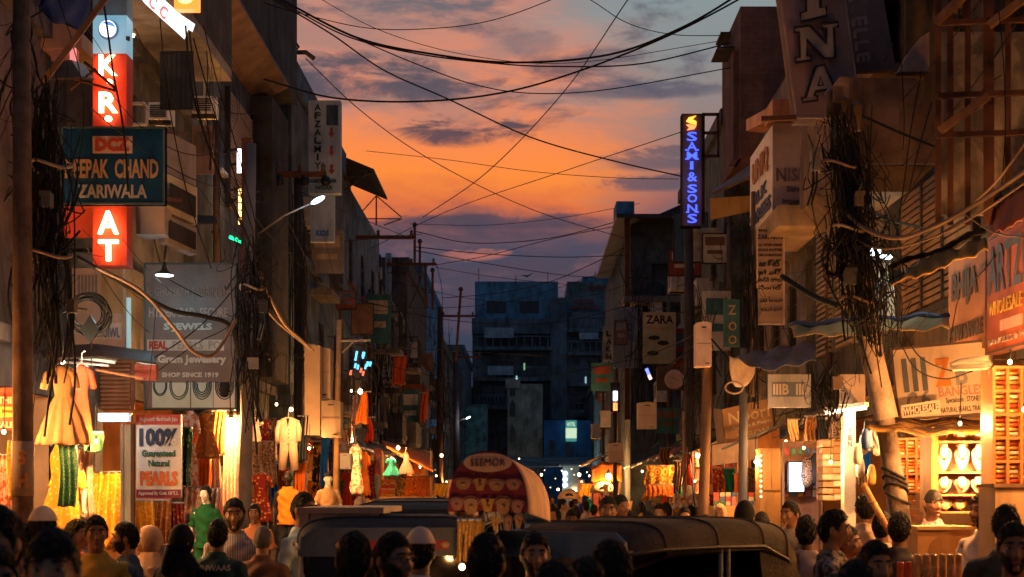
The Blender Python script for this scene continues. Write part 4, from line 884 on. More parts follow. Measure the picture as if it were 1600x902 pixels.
MB().tube([W(100, 566, 13.4), W(170, 571, 13.4)], .012, 5).build('hanging_rail', steel, t); MB().tube([W(150, 578, 13.6), W(225, 592, 13.4)], .012, 5).build('pole', wood, t)
sign('blank_board', 'dark red box board at the canopy tip', rc(210, 570, 243, 594, 13.8), M('board_maroon', (.22, .05, .04), .7), (), .12)
# PEARLS sign
P = (213, 648, 283, 778); ivory = M('sign_ivory', (.68, .65, .55), .5, .08, streak=.1)
rd_ = M('sign_red', (.5, .07, .04), .6, .1); mar = M('sign_maroon', (.22, .03, .06), .6, .1); nav = M('letter_navy', (.015, .03, .06), .6, .05, bump=0); grn = M('letter_green', (.03, .12, .07), .6, .05, bump=0)
sign('shop_sign', 'white sign reading 100% Guaranteed Natural PEARLS', rc(*P, 14.9), ivory, (('#', 213, 648, 283, 664, rd_), ('Raghunath Badrinath Jaju', 219, 652, 277, 660, white, .01), ('100%', 218, 669, 278, 698, nav, .05), ('Guaranteed', 222, 703, 274, 714, grn, .04), ('Natural', 232, 719, 265, 729, grn, .04), ('PEARLS', 219, 736, 278, 759, M('letter_orange_red', (.6, .14, .03), .6), .06), ('#', 213, 765, 283, 778, mar), ('Approved By Govt. Of T.S.', 217, 768, 279, 775, white, .01)), .05, px=P)
# tall sign in the mid distance, left
P = (482, 157, 532, 302); Y = 25.35; pale = M('sign_bluegrey', (.42, .48, .50), .6, .15, 2.)
t = sign('tower_sign', 'tall pale sign lettered AFZALMIYA downwards with three red arrows', rc(*P, Y), pale, (), .2)
for i, ch in enumerate('AFZALMIYA'): a = 163+i*13; wd = 3 if ch == 'I' else 10; text(ch, W(496.5-wd/2, a+10, Y-.01), W(496.5+wd/2, a, Y)-W(496.5-wd/2, a, Y), (0, 0, 10*Y/F), (0, -1, 0), M('letter_dkgreen', (.02, .05, .05), .7), t, .01, .015)
for i in range(3):
    c = W(518, 207+i*29, Y-.012); k = Y/F; MB().prism([(x_*k, z_*k) for x_, z_ in ((-2, 8), (2, 8), (2, -1), (5, -1), (0, -8), (-5, -1), (-2, -1))], c, (1, 0, 0), (0, 0, 1), (0, .01, 0)).build('arrow', M('letter_red', (.42, .06, .03)), t)
MB().slab(W(510, 196, Y-.01), (.21, 0, 0), (0, 0, .36), (0, .008, 0)).build('panel', pl_blue, t)
for a, b, c, d, s_ in ((486, 280, 526, 286, 'KAMEEZ & SALWAR'), (492, 290, 520, 297, 'WEAR')): text(s_, W(a, d, Y-.01), W(c, d, Y)-W(a, d, Y), (0, 0, (d-b)*Y/F), (0, -1, 0), M('letter_dkgreen', (.02, .05, .05)), t, .01)
P = (485, 304, 522, 378); sign('shop_sign', 'blue-grey KIDS sign below the tall arrow sign', rc(*P, 25.2), M('sign_bluegrey', (.26, .31, .34)), (('KIDS', 494, 360, 514, 369, M('letter_blue', (.04, .14, .42), .7), .04),), .15, px=P)
sign('hanging_sign', 'beige two-panel junction cover lettered faintly, left of lamp pole', rc(476, 540, 500, 680, 21), M('panel_beige', (.45, .33, .24), .7, .15), (), .25)
def cabinet(label, x0, y0, x1, y1, Y, mat=None, dots=True):
    t = thing('feeder_box', label, 'box', W((x0+x1)/2, y1, Y)); p, q = W(x0, y1, Y), W(x1, y0, Y); h = q.z-p.z; w = q.x-p.x
    MB().prism([(0, 0), (1, 0), (1, .96), (.5, 1), (0, .96)], (p.x, Y, p.z), (w, 0, 0), (0, 0, h), (0, .3, 0)).build('case', mat or M('panel_beige', (.45, .33, .24)), t)
    MB().box(p.x+w*.6, p.x+w*.85, Y-.012, Y-.001, p.z+h*.05, p.z+h*.075).build('lock', ink, t); MB().box(p.x, q.x, Y-.006, Y-.001, p.z+h*.5, p.z+h*.505).build('seam', iron, t)
    if dots: MB().box(p.x+w*.35, p.x+w*.65, Y-.008, Y-.001, p.z+h*.85, p.z+h*.88).build('vent', ink, t)
    MB().box(p.x+w*.2, p.x+w*.8, Y+.3, Y+.4, p.z+h*.3, p.z+h*.7).build('bracket', iron, t); return t
cabinet('beige steel feeder box on the left lamp pole', 502, 625, 532, 683, 20.6); cabinet('upper beige feeder box behind the left lamp pole', 478, 542, 516, 622, 21.4)
cabinet('small white meter box beside the bare mannequin', 531, 708, 547, 733, 20, white)
# things on the roofs of the left row
def tank(label, px, py0, py1, w, Y, mat=None):
    k = Y/F; h = (py1-py0)*k; r = w*k/2; t = thing('water_tank', label, 'tank', W(px, py1, Y), group='rooftop water tanks'); c = W(px, py1, Y)
    MB().lathe([(r*.97, 0), (r, h*.1), (r*.96, h*.3), (r, h*.35), (r*.96, h*.6), (r, h*.65), (r*.9, h*.82), (r*.3, h*.95), (r*.28, h)], c, 18).build('drum', mat or black, t, True); MB().box(c.x-r, c.x+r, c.y-r, c.y+r, c.z-.4, c.z-.002).build('stand', conc, t)
tank('blue plastic water tank on a roof beside the crossarm pole', 558, 378, 416, 13, 40, M('tank_blue', (.10, .30, .50), .6)); tank('black water tank on the mid-distance left roof', 590, 395, 418, 13, 47)

sign('poster', 'faded pinkish poster on the dark wall above the billboard', rc(300, 196, 334, 272, 17.2), M('poster_pink', (.34, .2, .15), .85, .3), (('#', 304, 205, 330, 240, M('poster_dim', (.2, .13, .1), .85)),), .03, px=(300, 196, 334, 272))
t = thing('wall_awning', 'small dark tin awning above the grey billboard', 'awning', W(310, 352, 16.4)); MB().sheet([[W(284, 338, 17.2), W(336, 340, 17.2)], [W(290, 352, 16.2), W(340, 350, 16.2)]], (0, 0, .02)).build('sheet', M('tin_dark', (.05, .045, .045)), t); MB().bar(W(296, 372, 17), W(296, 352, 16.3), .025).build('strut', iron, t)
ac_unit('grubby air conditioner high under the slanting lit board', 300, 150, 332, 176, 17.5); ac_unit('air conditioner beside the white balcony rail', 232, 160, 262, 186, 16.6)
t = thing('ladder_frame', 'dark iron window guard left of the narrow sky-tinted windows', 'guard', W(270, 170, 15.9))
for x in np.linspace(252, 300, 7): MB().bar(W(x, 172, 15.9), W(x, 80, 15.9), .02).build('bar', iron, t)
for y in (82, 126, 170): MB().bar(W(250, y, 15.88), W(302, y, 15.88), .025).build('cross_bar', iron, t)
MB().slab(W(250, 172, 16.1), W(302, 172, 16.1)-W(250, 172, 16.1), (0, 0, .66), (0, .02, 0)).build('backing', pl_dark, t)  # dark sheet painted in for the shaded opening behind the bars
t = thing('board_brace', 'pair of rusty arms holding the teal board to the wall', 'bracket', W(260, 260, 14))
for y in (205, 310): MB().bar(W(250, y, 13.75), W(290, y+4, 15.3), .035).build('arm', rust, t)
# ------------------------------------------------------------ signs on the right
Y = 26.5; P = (1065, 178, 1097, 354)
t = sign('tower_sign', 'tall brown tower sign with blue neon letters SAMI & SONS', rc(*P, Y), M('sign_brown', (.20, .12, .09), .6, .15), (), .22, M('sign_edge_brown', (.1, .06, .05), .6))
nb = E('neon_blue', (.06, .10, 1.), 2.2); nc = E('neon_blue_core', (.16, .3, 1.), 3.5)
def serif(t, ch, a, b, c, d, Y, mat, dep=.02):
    O = W(a, d, Y)-Vector((0, .02, 0)); text(ch, O, W(c, d, Y)-W(a, d, Y), (0, 0, (d-b)*Y/F), (0, -1, 0), mat, t, dep, .008)
for ch, a, b, d in (('S', 1073, 207, 221), ('A', 1073, 223, 236), ('M', 1073, 238, 250), ('I', 1078, 253, 265), ('&', 1074, 270, 284), ('S', 1074, 289, 302), ('O', 1074, 304, 317), ('N', 1074, 320, 333), ('S', 1074, 335, 349)):
    serif(t, ch, a, b, 1089 if ch != 'I' else 1083, d, Y, nb)
    if ch in 'AMIN':
        xs = {'A': (1073, 1089), 'M': (1073, 1089), 'I': (1080, 1081), 'N': (1074, 1089)}[ch]
        for x in xs: p = W(x, d, Y); MB().box(p.x-.028, p.x+.028, Y-.045, Y-.02, p.z, p.z+.022).build('serif', nb, t)
k = Y/F; c = W(1080, 192, Y-.02)
MB().prism([(x_*k, z_*k) for x_, z_ in ((8, 11), (-4, 8), (-8, 2), (-2, -1), (8, -4), (8, 2), (2, 5))], c, (1, 0, 0), (0, 0, 1), (0, -.02, 0)).build('emblem', E('neon_amber', (1., .42, .05), 2.2), t)
MB().prism([(x_*k, z_*k) for x_, z_ in ((-8, -3), (-2, -3), (8, -5), (5, -10), (-7, -12), (-3, -8))], c-Vector((0, 0, .0)), (1, 0, 0), (0, 0, 1), (0, -.02, 0)).build('emblem', E('neon_orange', (1., .25, .08), 2.2), t)
m = MB()
for y in (179, 208, 244): m.bar(W(1097, y, Y+.1), W(1124, y, Y+.1), .05)
m.bar(W(1099, 178, Y+.1), W(1099, 350, Y+.1), .05).bar(W(1122, 178, Y+.1), W(1122, 246, Y+.1), .05); m.build('bracket_frame', rust, t)
lamp(t, W(1081, 280, Y-.4), 1.5, (.2, .3, 1.), .1)
# huge pinkish INA sign
Y = 14.8; A = Vector(W(1213, -30, Y)); B = Vector(W(1340, -30, Y)); C = Vector(W(1242, 186, Y-.2)); pinkb = M('sign_dusty_pink', (.30, .185, .17), .7, .2, 2.); let = M('letter_taupe', (.36, .30, .26), .7, .15)
t = sign('tower_sign', 'huge dusty pink sign with outlined slab letters INA', (W(1213, -40, Y), W(1316, -40, Y), W(1243, 186, Y-.2)), pinkb, (), .16, M('sign_edge_pink', (.4, .27, .24), .6))
def slab_letter(ch):                                    # outlined slab capitals as polygons in a unit square
    return {'I': [(0, 0), (1, 0), (1, .2), (.78, .2), (.78, .8), (1, .8), (1, 1), (0, 1), (0, .8), (.22, .8), (.22, .2), (0, .2)],
            'N': [(0, 0), (.36, 0), (.36, .14), (.27, .14), (.27, .62), (.66, .0), (.9, .0), (.9, .86), (1, .86), (1, 1), (.63, 1), (.63, .86), (.72, .86), (.72, .42), (.36, 1), (0, 1), (0, .86), (.1, .86), (.1, .14), (0, .14)],
            'A': [(0, 0), (.4, 0), (.4, .14), (.32, .14), (.36, .27), (.64, .27), (.68, .14), (.6, .14), (.6, 0), (1, 0), (1, .14), (.9, .14), (.62, 1), (.38, 1), (.1, .14), (0, .14)]}[ch]
for ch, (a, b, c, d) in (('I', (1246, -28, 1286, 43)), ('N', (1238, 52, 1306, 106)), ('A', (1248, 115, 1308, 168))):
    O = W(a, d, Y)-Vector((0, .15, 0)); U = W(c, d, Y)-W(a, d, Y)+Vector((0, 0, .06)); V = Vector((-(d-b)*.04*Y/F, 0, (d-b)*Y/F)); pl = slab_letter(ch)
    MB().prism(pl, O, U, V, (0, -.02, 0)).build('lettering', let, t)
    q = [O+U*x+V*z+Vector((0, -.024, 0)) for x, z in pl]; MB().tube(q+[q[0], q[1]], .014, 4).build('outline', ink, t)
    if ch == 'A': q = [O+U*x+V*z+Vector((0, -.024, 0)) for x, z in ((.43, .42), (.57, .42), (.5, .68))]; MB().tube(q+[q[0]], .009, 4).build('outline', ink, t)
t = sign('side_sign', 'pink sign strip with rotated white letters JEWELLERS beside INA', (W(1312, -40, Y+.5), W(1374, -40, Y+.9), W(1338, 112, Y+.3)), M('sign_dusty_pink', (.27, .17, .155)), (), .08)
for i, ch in enumerate('EWELLE'):
    a = -8+i*19; s0 = 1326+i*2.5; O = W(s0, a+12, Y+.2); U = W(s0+26-i*1.2, a+9, Y+.2)-O; V = Vector((0, 0, 14*Y/F)); n = Vector((0, -1, 0)); v, f = glyph(ch, .03)
    MB().add([O+U*y_+V*(1-x_)+n*(.01+.01*z_) for x_, y_, z_ in v.tolist()], f).build('lettering', M('letter_pinkwhite', (.45, .33, .3), .7), t)
MB().bar(W(1190, 186, 14.7), W(1245, 184, 14.6), .05).build('support_beam', rust, t)
# boxed corner sign, faces street and camera
t = thing('corner_sign', 'three-sided white box sign with sunset glow painted on its street edge', 'sign', W(1215, 355, 18))
A, B, C_, D_ = W(1172, 215, 19.8), W(1207, 190, 18), W(1172, 352, 19.8), W(1207, 325, 18)
Uv = W(1207, 0, 18)-W(1172, 0, 19.8); Uv.z = 0; z0, z1 = W(0, 336, 18).z, W(0, 195, 18).z; o = W(1172, 0, 19.8); o.z = z0
MB().slab(o, Uv, (0, 0, z1-z0), (.1, .06, 0)).build('street_board', M('sign_white', (.66, .6, .56), .5, .1), t)
n = Uv.cross(Vector((0, 0, 1))).normalized()
for s_, a, b, c, d, mt in (('UNIQ', .15, .55, .85, .86, M('letter_orange_brown', (.42, .16, .06), .7)), ('SILK', .12, .33, .8, .47, M('letter_navyblue', (.05, .06, .16), .7)), ('SAREES', .05, .1, .95, .26, M('letter_navyblue', (.05, .06, .16)))):
    text(s_, o+Uv*a+Vector((0, 0, (z1-z0)*b))+n*.006, Uv*(c-a), (0, 0, (z1-z0)*(d-b)), n, mt, t, .01, .04)
p, q = W(1207, 330, 18), W(1268, 192, 18); MB().box(p.x+.01, q.x, 18, 18.1, p.z, q.z).build('camera_board', M('sign_mauve', (.36, .28, .29), .7, .15), t)
for s_, a, b, c, d in (('NISH', 1213, 263, 1262, 284), ('Saree', 1229, 291, 1258, 300), ('Emporium', 1222, 311, 1262, 320)): text(s_, W(a, d, 17.99), W(c, d, 18)-W(a, d, 18), (0, 0, (d-b)*18/F), (0, -1, 0), M('letter_plum', (.13, .09, .11), .7), t, .01, .02)
MB().box(p.x-.05, p.x+.32, 17.7, 18.3, q.z+.02, q.z+.22).build('cornice', M('painted_sunset_rim', (.55, .22, .10), .6), t)  # cornice orange stands in for sunset light on the edges
MB().slab(W(1166, 205, 20), W(1200, 188, 18.1)-W(1166, 205, 20), (0, 0, .16), (.25, .1, 0)).build('cornice', M('painted_sunset_rim', (.55, .22, .10)), t)
MB().box(p.x, q.x+.1, 17.6, 19.5, p.z-.26, p.z-.004).build('soffit', M('board_ply', (.42, .28, .17), .8), t)
# vertical multilingual sign
P = (1182, 357, 1226, 508); Y = 18.4
sign('hanging_sign', 'narrow tan sign with ZARI ARTS and lines of Telugu and Urdu', rc(*P, Y), M('board_tan2', (.36, .235, .165), .75, .15), (('MALLOOR', 1185, 358, 1222, 362, ink, .02), ('ZARI ARTS', 1183, 367, 1223, 374, ink, .03), ('ALL WORK UNDER', 1184, 381, 1222, 385, ink, .02), ('SINGLE SHUTTER', 1184, 389, 1222, 393, ink, .02), ('ZARI & HANDWORK', 1184, 397, 1222, 401, ink, .02), ('ఆర్ట్', 1185, 406, 1220, 417, ink, .03), ('జరి వర్క్', 1185, 421, 1221, 430, ink, .03), ('అన్ని రకాలు', 1185, 433, 1222, 441, ink, .01), ('సింగల్', 1185, 445, 1222, 453, ink, .01), ('زری آرٹس', 1187, 464, 1222, 473, ink, .02), ('ہینڈ ورک', 1188, 479, 1222, 487, ink, .02)), .06, M('sign_edge_tan', (.55, .4, .3), .6), px=P)
# boards over the right-hand shops
ob = M('board_red_orange', (.46, .11, .04), .65, .2, 2.5, .25); yl = M('letter_yellow', (.6, .38, .08), .7, .1); blu = M('letter_bluegrey', (.10, .13, .22), .7, .15)
t = sign('shop_sign', 'large red-orange board with tall blue letters at the right edge', (W(1541, 376, 13.2), W(1640, 320, 11.3), W(1541, 555, 13.2)), ob, (('ARTZOO', .05, .09, .98, .50, blu, .02), ('WHOLESALE SHOP', .06, .56, .9, .68, yl, .0), ('#', .25, .74, .62, .83, M('sign_pinkish', (.55, .36, .30))), ('BANGLES & PEARLS', .06, .88, .9, .93, M('letter_pinkwhite', (.45, .33, .3)), .0)), .1, M('sign_edge_brown', (.1, .06, .05)))
t = sign('shop_sign', 'brown-orange side board with dark barred letters next to the red board', (W(1482, 405, 14.1), W(1540, 378, 13.25), W(1482, 560, 14.1)), M('board_brown_orange', (.34, .14, .06), .7, .2), (('BHIJA', .12, .18, .82, .53, M('letter_darkbar', (.07, .05, .04), .7), .05), ('KHAN BANGLE', .05, .70, .95, .86, M('letter_darkbar', (.07, .05, .04)), .03)), .1)
P = (1393, 536, 1545, 658); Y = 13.6
t = sign('shop_sign', 'wide cream WHOLESALE BANGLES board with orange swirl letter', (W(1391, 545, Y+.1), W(1548, 530, Y-.3), W(1403, 658, Y)), M('board_cream', (.60, .46, .32), .7, .15), (
    ('III', .10, .16, .34, .62, M('letter_slate', (.12, .13, .16), .7), .02), ('Z', .42, .20, .58, .58, M('letter_orange', (.6, .2, .03), .7), .05), ('B', .62, .28, .74, .58, M('letter_grey2', (.25, .22, .2), .7), .03), ('C', .11, .62, .22, .92, M('letter_grey2', (.25, .22, .2)), .04), ('6', .26, .6, .36, .86, M('letter_grey2', (.25, .22, .2)), .02), ('BANGLES &', .44, .59, .98, .72, M('letter_rose', (.45, .2, .14), .7), .02), ('Specialist In : STONE BANGLES', .50, .74, .99, .83, ink, .01), ('NATURAL PEARLS, TRADITIONAL', .44, .87, .99, .95, ink, .01)), .08, M('sign_edge_brown', (.1, .06, .05)))
P = (1408, 627, 1469, 651); sign('shop_sign', 'dark brown strip reading WHOLESALE under the bangles board', (W(1408, 634, 13.3), W(1469, 625, 13.2), W(1409, 654, 13.3)), M('board_darkbrown', (.10, .06, .045), .7), (('WHOLESALE', .05, .2, .95, .82, M('letter_pale', (.5, .42, .36), .7), .03),), .05, M('sign_edge_tan', (.55, .4, .3)))
P = (1117, 632, 1215, 695); t = sign('shop_sign', 'tilted tan Noori Bangles & Pearls board behind the grey pole', (W(1128, 640, 21), W(1204, 622, 20.6), W(1135, 698, 21)), M('board_tan3', (.46, .26, .13), .7, .15), (('Noori', .12, .14, .95, .46, M('letter_gold', (.68, .52, .3), .6), .01), ('Bangles & Pearls', .18, .52, .97, .64, M('letter_cream', (.65, .55, .42), .7), .02), ('WBOM', .25, .72, .9, .92, M('letter_gold', (.68, .52, .3)), .0)), .08)
MB().slab(W(1115, 638, 21.3), W(1127, 640, 21.05)-W(1115, 638, 21.3), W(1133, 698, 21.05)-W(1127, 640, 21.05), (0, .05, 0)).build('side_board', M('board_faded', (.38, .25, .18)), t)
P = (1200, 585, 1267, 637); sign('shop_sign', 'pale bluish board with blurred white print under the tarp', rc(*P, 17.4), M('board_blue_pale', (.30, .29, .31), .7, .15), (('#', 1206, 597, 1258, 620, M('board_slate', (.12, .14, .18), .8)), ('IIIB  III', 1208, 600, 1256, 617, M('letter_pale', (.5, .42, .36)), .03)), .08, px=P)
P = (1310, 585, 1352, 632); sign('shop_sign', 'dull brown board left of the leaning pole', rc(*P, 14.6), M('board_dull', (.22, .16, .13), .8), (), .08)
P = (1005, 488, 1056, 568); Y = 31
t = sign('shop_sign', 'cream ZARA board with slipper pictures, mid distance right', rc(*P, Y), M('board_greenish', (.30, .29, .22), .75, .2), (('#', 1006, 488, 1056, 505, M('board_ochre2', (.36, .3, .2), .8)), ('ZARA', 1009, 493, 1052, 506, ink, .03), ('Footwear', 1012, 510, 1046, 516, M('letter_rose', (.45, .2, .14)), .01)), .1, px=P)
for a, b in ((1022, 528), (1036, 536), (1020, 552)):
    c = W(a, b, Y-.01); MB().ball(c, (.13, .01, .05), 12, 6).build('slipper_picture', ink, t)
P = (1131, 468, 1156, 542); t = sign('shop_sign', 'narrow dark teal sign with gold letters Z O O', rc(*P, 22), M('sign_dkteal', (.03, .10, .11), .6), (('Z', 1138, 477, 1150, 492, tan_t, .02), ('O', 1138, 503, 1151, 517, tan_t, .02), ('O', 1138, 524, 1151, 538, tan_t, .02)), .06, px=P)
P = (958, 480, 1003, 575); sign('poster_board', 'grey-blue poster of a dark standing figure, mid distance right', rc(*P, 40), M('poster_grey', (.16, .17, .2), .7, .2), (), .1)
t = sign('tower_sign', 'narrow far sign with letters LAKHAN running down it', rc(942, 510, 960, 600, 50), M('poster_pale', (.2, .22, .24), .7), (), .1)
for i, ch in enumerate('LAKHAN'): text(ch, W(947, 526+i*12, 49.98), W(955, 0, 50)-W(947, 0, 50), (0, 0, 9*50/F), (0, -1, 0), ink, t, .01, .03)
t = thing('round_sign', 'round white disc sign in a dark frame, mid distance right', 'sign', W(1054, 610, 29)); c = W(1054, 593, 29); MB().lathe([(.02, -.02), (.19, -.015), (.2, .0), (.2, .05)], c, 28, 'y').build('disc', M('disc_pink', (.5, .38, .36), .6), t); MB().box(c.x-.36, c.x+.25, 29.06, 29.12, c.z-.22, c.z+.27).build('board', M('board_darkbrown', (.10, .06, .045)), t); MB().bar(c+Vector((-.1, -.03, .05)), c+Vector((.1, -.03, -.03)), .02).build('mark', M('letter_rose', (.45, .2, .14)), t)
cabinet('tall pale feeder box high on the right wooden pole', 1088, 502, 1112, 572, 19, M('panel_pale_pink', (.72, .52, .42), .7, .1)); cabinet('squat beige feeder box lower on the right', 997, 628, 1026, 670, 24, M('panel_beige2', (.5, .36, .27), .7, .12)); cabinet('dim pinkish feeder box below the traffic-light pole', 951, 692, 974, 722, 34, M('panel_beige2', (.5, .36, .27)))
# lit pole sign (white over orange) far right-centre
t = thing('signal_light', 'pole signal with white light over orange light, far right-centre', 'light', W(961, 770, 42)); p = W(961, 770, 42)
MB().tube([(p.x, 42, 0), (p.x, 42, W(0, 600, 42).z)], .06, 8).build('pole', iron, t); MB().box(p.x-.14, p.x+.14, 41.9, 42.1, W(0, 645, 42).z, W(0, 598, 42).z).build('housing', iron, t)
for y0, y1, mt in ((612, 627, E('signal_white', (.8, .88, 1.), 5.)), (630, 642, E('signal_orange', (1., .25, .06), 3.))): MB().box(p.x-.06, p.x+.06, 41.86, 41.89, W(0, y1, 42).z, W(0, y0, 42).z).build('lens', mt, t)
t = thing('light_strip', 'slanted blue and pink neon stick, mid distance right', 'light', W(1013, 592, 30)); MB().bar(W(1010, 576, 30), W(1014, 586, 30), .06).build('tube', E('neon_blue2', (.12, .18, 1.), 3.), t); MB().bar(W(1014, 586.5, 30), W(1017, 593, 30), .06).build('tube', E('neon_pink', (1., .45, .5), 3.), t); MB().bar(W(1010, 576, 30.06), W(1017, 593, 30.06), .08).build('backing', iron, t)
# metal frames at the upper right
t = thing('steel_frame', 'rusty open steel frame for a hoarding, top right corner', 'frame', W(1530, 350, 12.2)); 
for x in (1466, 1485, 1512, 1545, 1575): MB().bar(W(x, -40, 12.2), W(x, 352, 12.4), .05 if x != 1545 else .09).build('upright', rust, t)
for y in (36, 150, 212): MB().bar(W(1464, y, 12.15), W(1625, y-6, 12.0), .045).build('crossbar', rust, t)
for a, b in (((1462, 36), (1505, -6)), ((1468, 205), (1545, 150)), ((1545, 40), (1605, -5))): MB().bar(W(*a, 12.05), W(*b, 11.9), .06).build('brace', wood, t)
sign('blank_board', 'peeling grey-brown plaster panel inside the steel frame', rc(1466, 50, 1640, 335, 13.2), M('plaster_peel', (.15, .12, .095), .95, .35, 2., .3, pat=((.26, .2, .15), 1.6, 'blotch')), (), .1)
t = thing('balcony_screen', 'curved peach concrete fin above the boxed balcony', 'screen', W(1425, 112, 14.5)); MB().prism([(0, 0), (1, 0), (1, 1), (.72, .86), (.3, .45)], W(1404, 112, 14.5), (W(1452, 0, 14.5)-W(1404, 0, 14.5))*1., (0, 0, 62*14.5/F), (0, .15, 0)).build('fin', M('plaster_peach2', (.55, .34, .26), .85), t)
t = thing('roof_room', 'dark open rooftop room right of the INA sign', 'building', W(1400, 112, 16)); p, q = W(1372, 112, 16), W(1412, -40, 16); m = MB().facade((p.x, 16, p.z), (1, 0, 0), (0, 0, 1), q.x-p.x, q.z-p.z, [(.05, .1, q.x-p.x-.02, .85)], (0, 2, 0)); m.box(q.x, q.x+.6, 15.9, 18, p.z, q.z); m.build('wall', M('plaster_umber2', (.16, .10, .05), .9), t); MB().box(p.x, q.x, 17.9, 18.0, p.z, q.z).build('back_wall', pl_dark, t); MB().box(p.x-.02, p.x+.02, 15.9, 15.95, W(0, 60, 16).z, W(0, 36, 16).z).build('painted_lit_edge', M('painted_sunset_rim', (.55, .22, .10)), t)  # thin orange strip is sunset rim light put into colour
for lab, pts, mt in (('yellow-brown tarp sheet sloping over the bangle shop', ((1390, 430, 12.8), (1540, 372, 12.2), (1392, 446, 12.3), (1545, 392, 11.8)), 'tarp_ochre'), ('long blue-edged canopy strip across the right shops', ((1236, 512, 16), (1482, 496, 13.6), (1240, 526, 15.5), (1484, 514, 13.2)), 'tarp_olive'), ('orange awning over the far edge of the red board', ((1545, 330, 12.6), (1640, 268, 11.), (1545, 372, 12.3), (1640, 318, 10.8)), 'tarp_rust')):
    t = thing('awning', lab, 'awning', W(*pts[2])); a, b, c, d = [W(*q) for q in pts]
    mt = {'tarp_ochre': M('tarp_ochre', (.46, .24, .06), .8, .25), 'tarp_olive': M('tarp_olive', (.34, .22, .09), .8, .3), 'tarp_rust': M('tarp_rust', (.36, .09, .04), .8, .25)}[mt]
    g = [[a.lerp(b, u).lerp(c.lerp(d, u), v)+Vector((0, 0, .018*math.sin(u*17+v*4+2*math.sin(u*7))+.012*math.sin(u*41))) for u in np.linspace(0, 1, 24)] for v in np.linspace(0, 1, 6)]
    MB().sheet(g, (0, 0, .015)).build('sheet', mt, t, True)
    if 'blue' in lab: MB().tube([a.lerp(b, u)+Vector((0, .02, (.03+.018*math.sin(u*17+2*math.sin(u*7))))) for u in np.linspace(0, 1, 24)], .03, 6).build('edge_roll', M('tarp_navy', (.02, .04, .13)), t, True)
    if 'blue' not in lab: MB().tube([a.lerp(b, u)+Vector((0, .02, .06+.02*math.sin(u*9))) for u in np.linspace(0, 1, 20)], [.028+.008*math.sin(k*2.1) for k in range(20)], 7).build('rolled_edge', M('tarp_black', (.025, .022, .02), .8), t, True)
t = thing('tarp_tent', 'grey plastic tarp tied to the pole as a rain cover, right', 'tarp', W(1210, 600, 17.5))
g = [[W(lerp(1152, 1275, u), lerp(556, 533, u)+v*(lerp(6, 32, min(1, u*3)))+3*math.sin(u*20+v*5), 17.6-v*.8) for u in np.linspace(0, 1, 22)] for v in np.linspace(0, 1, 6)]
MB().sheet(g, (0, .01, .012)).build('sheet', M('tarp_grey', (.20, .17, .17), .5, .3, 5., .2), t, True)
g = [[W(1140+u*40-v*6*math.sin(u*3), 556+v*52*math.sin(.4+u*2.2)+3*math.sin(u*9), 17.2+u*.3) for u in np.linspace(0, 1, 14)] for v in np.linspace(0, 1, 8)]
MB().sheet(g, (0, .012, 0)).build('hanging_end', M('tarp_clear', (.45, .33, .24), .35, .25, 8., 0, .5), t, True)
MB().tube([W(1137+14*math.cos(a)+10, 606+9*math.sin(a), 17.1) for a in np.linspace(0, 6.28, 20)], .012, 5).build('rope_loop', M('rope', (.35, .26, .18), .9), t)
t = thing('ledge_roof', 'brown rag-covered lean-to roof with ochre valance, right', 'roof', W(1150, 360, 24)); MB().sheet([[W(1118, 300, 25), W(1172, 262, 24.5)], [W(1112, 306, 24), W(1172, 280, 23.4)]], (0, 0, .05)).build('sheet', M('tin_brown', (.2, .11, .06)), t); MB().sheet([[W(1110, 310, 24), W(1172, 306, 23.6)], [W(1111, 343, 24), W(1172, 330, 23.6)]], (0, .05, 0)).build('valance', M('tarp_ochre', (.46, .24, .06)), t)
t = thing('pipe', 'rusty drain pipe beside the slatted shutters', 'pipe', W(1178, 520, 19.5)); MB().tube([W(1180, 300, 19.4), W(1177, 620, 19.4)], .055, 8).build('shaft', M('pipe_brown', (.12, .08, .06), .8), t)
# ------------------------------------------------------------ poles
def pole(label, top, bot, Y, r=.08, mat=None, arms=(), group='utility poles', Yt=None):
    t = thing('utility_pole', label, 'pole', (W(bot[0], 0, Y).x, Y, .13), group=group); a, b = W(*top, Yt or Y), W(*bot, Y); d = (a-b)/(a.z-b.z); b = b-d*(b.z-.0)
    MB().tube([b, b.lerp(a, .5), a], [r*1.15, r, r*.85], 10).build('shaft', mat or conc, t, True)
    for (x0, x1, y, hh) in arms:
        p, q = W(x0, y, Y-.12), W(x1, y, Y-.12); MB().bar(p, q, .07, .09).build('crossarm', rust, t)
        for k in range(3 if x1-x0 > 30 else 2):
            c = p.lerp(q, .06+.88*k/(2 if x1-x0 > 30 else 1)); MB().lathe([(.015, .04), (.05, .07), (.03, .11), (.05, .14), (.02, .19)], c, 10).build('insulator', M('porcelain', (.12, .07, .05), .3), t, True)
    return t
t = pole('nearest weathered pole with painted marks at the left edge', (34, -40), (36, 800), 11, .075, M('pole_paint', (.17, .10, .065), .9, .4, 5., .4, .5, 30.))
for s_, a, b in (('S', 704, 726), ('H', 740, 762)): text(s_, W(30, b, 10.9), W(44, b, 10.9)-W(30, b, 10.9), (0, 0, (b-a)*11/F), (0, -1, 0), M('letter_orange_brown', (.42, .16, .06)), t, .02, .04)
for y0, y1, mt in ((690, 775, 'pole_band'),): MB().lathe([(.086, 0), (.086, (y1-y0)*11/F)], W(35.5, y1, 11), 14).build('band', M('pole_band', (.42, .30, .22), .8), t, True)
pole('left cable-wrapped pole between billboard and white suit', (392, 225), (383, 790), 16, .07, M('pole_grey', (.16, .15, .16), .8))
t = pole('left lamp pole with a steel crossarm and glowing street light', (466, 268), (467, 800), 24, .08, M('pole_dark', (.06, .05, .05), .8), ((430, 510, 273, 0),))
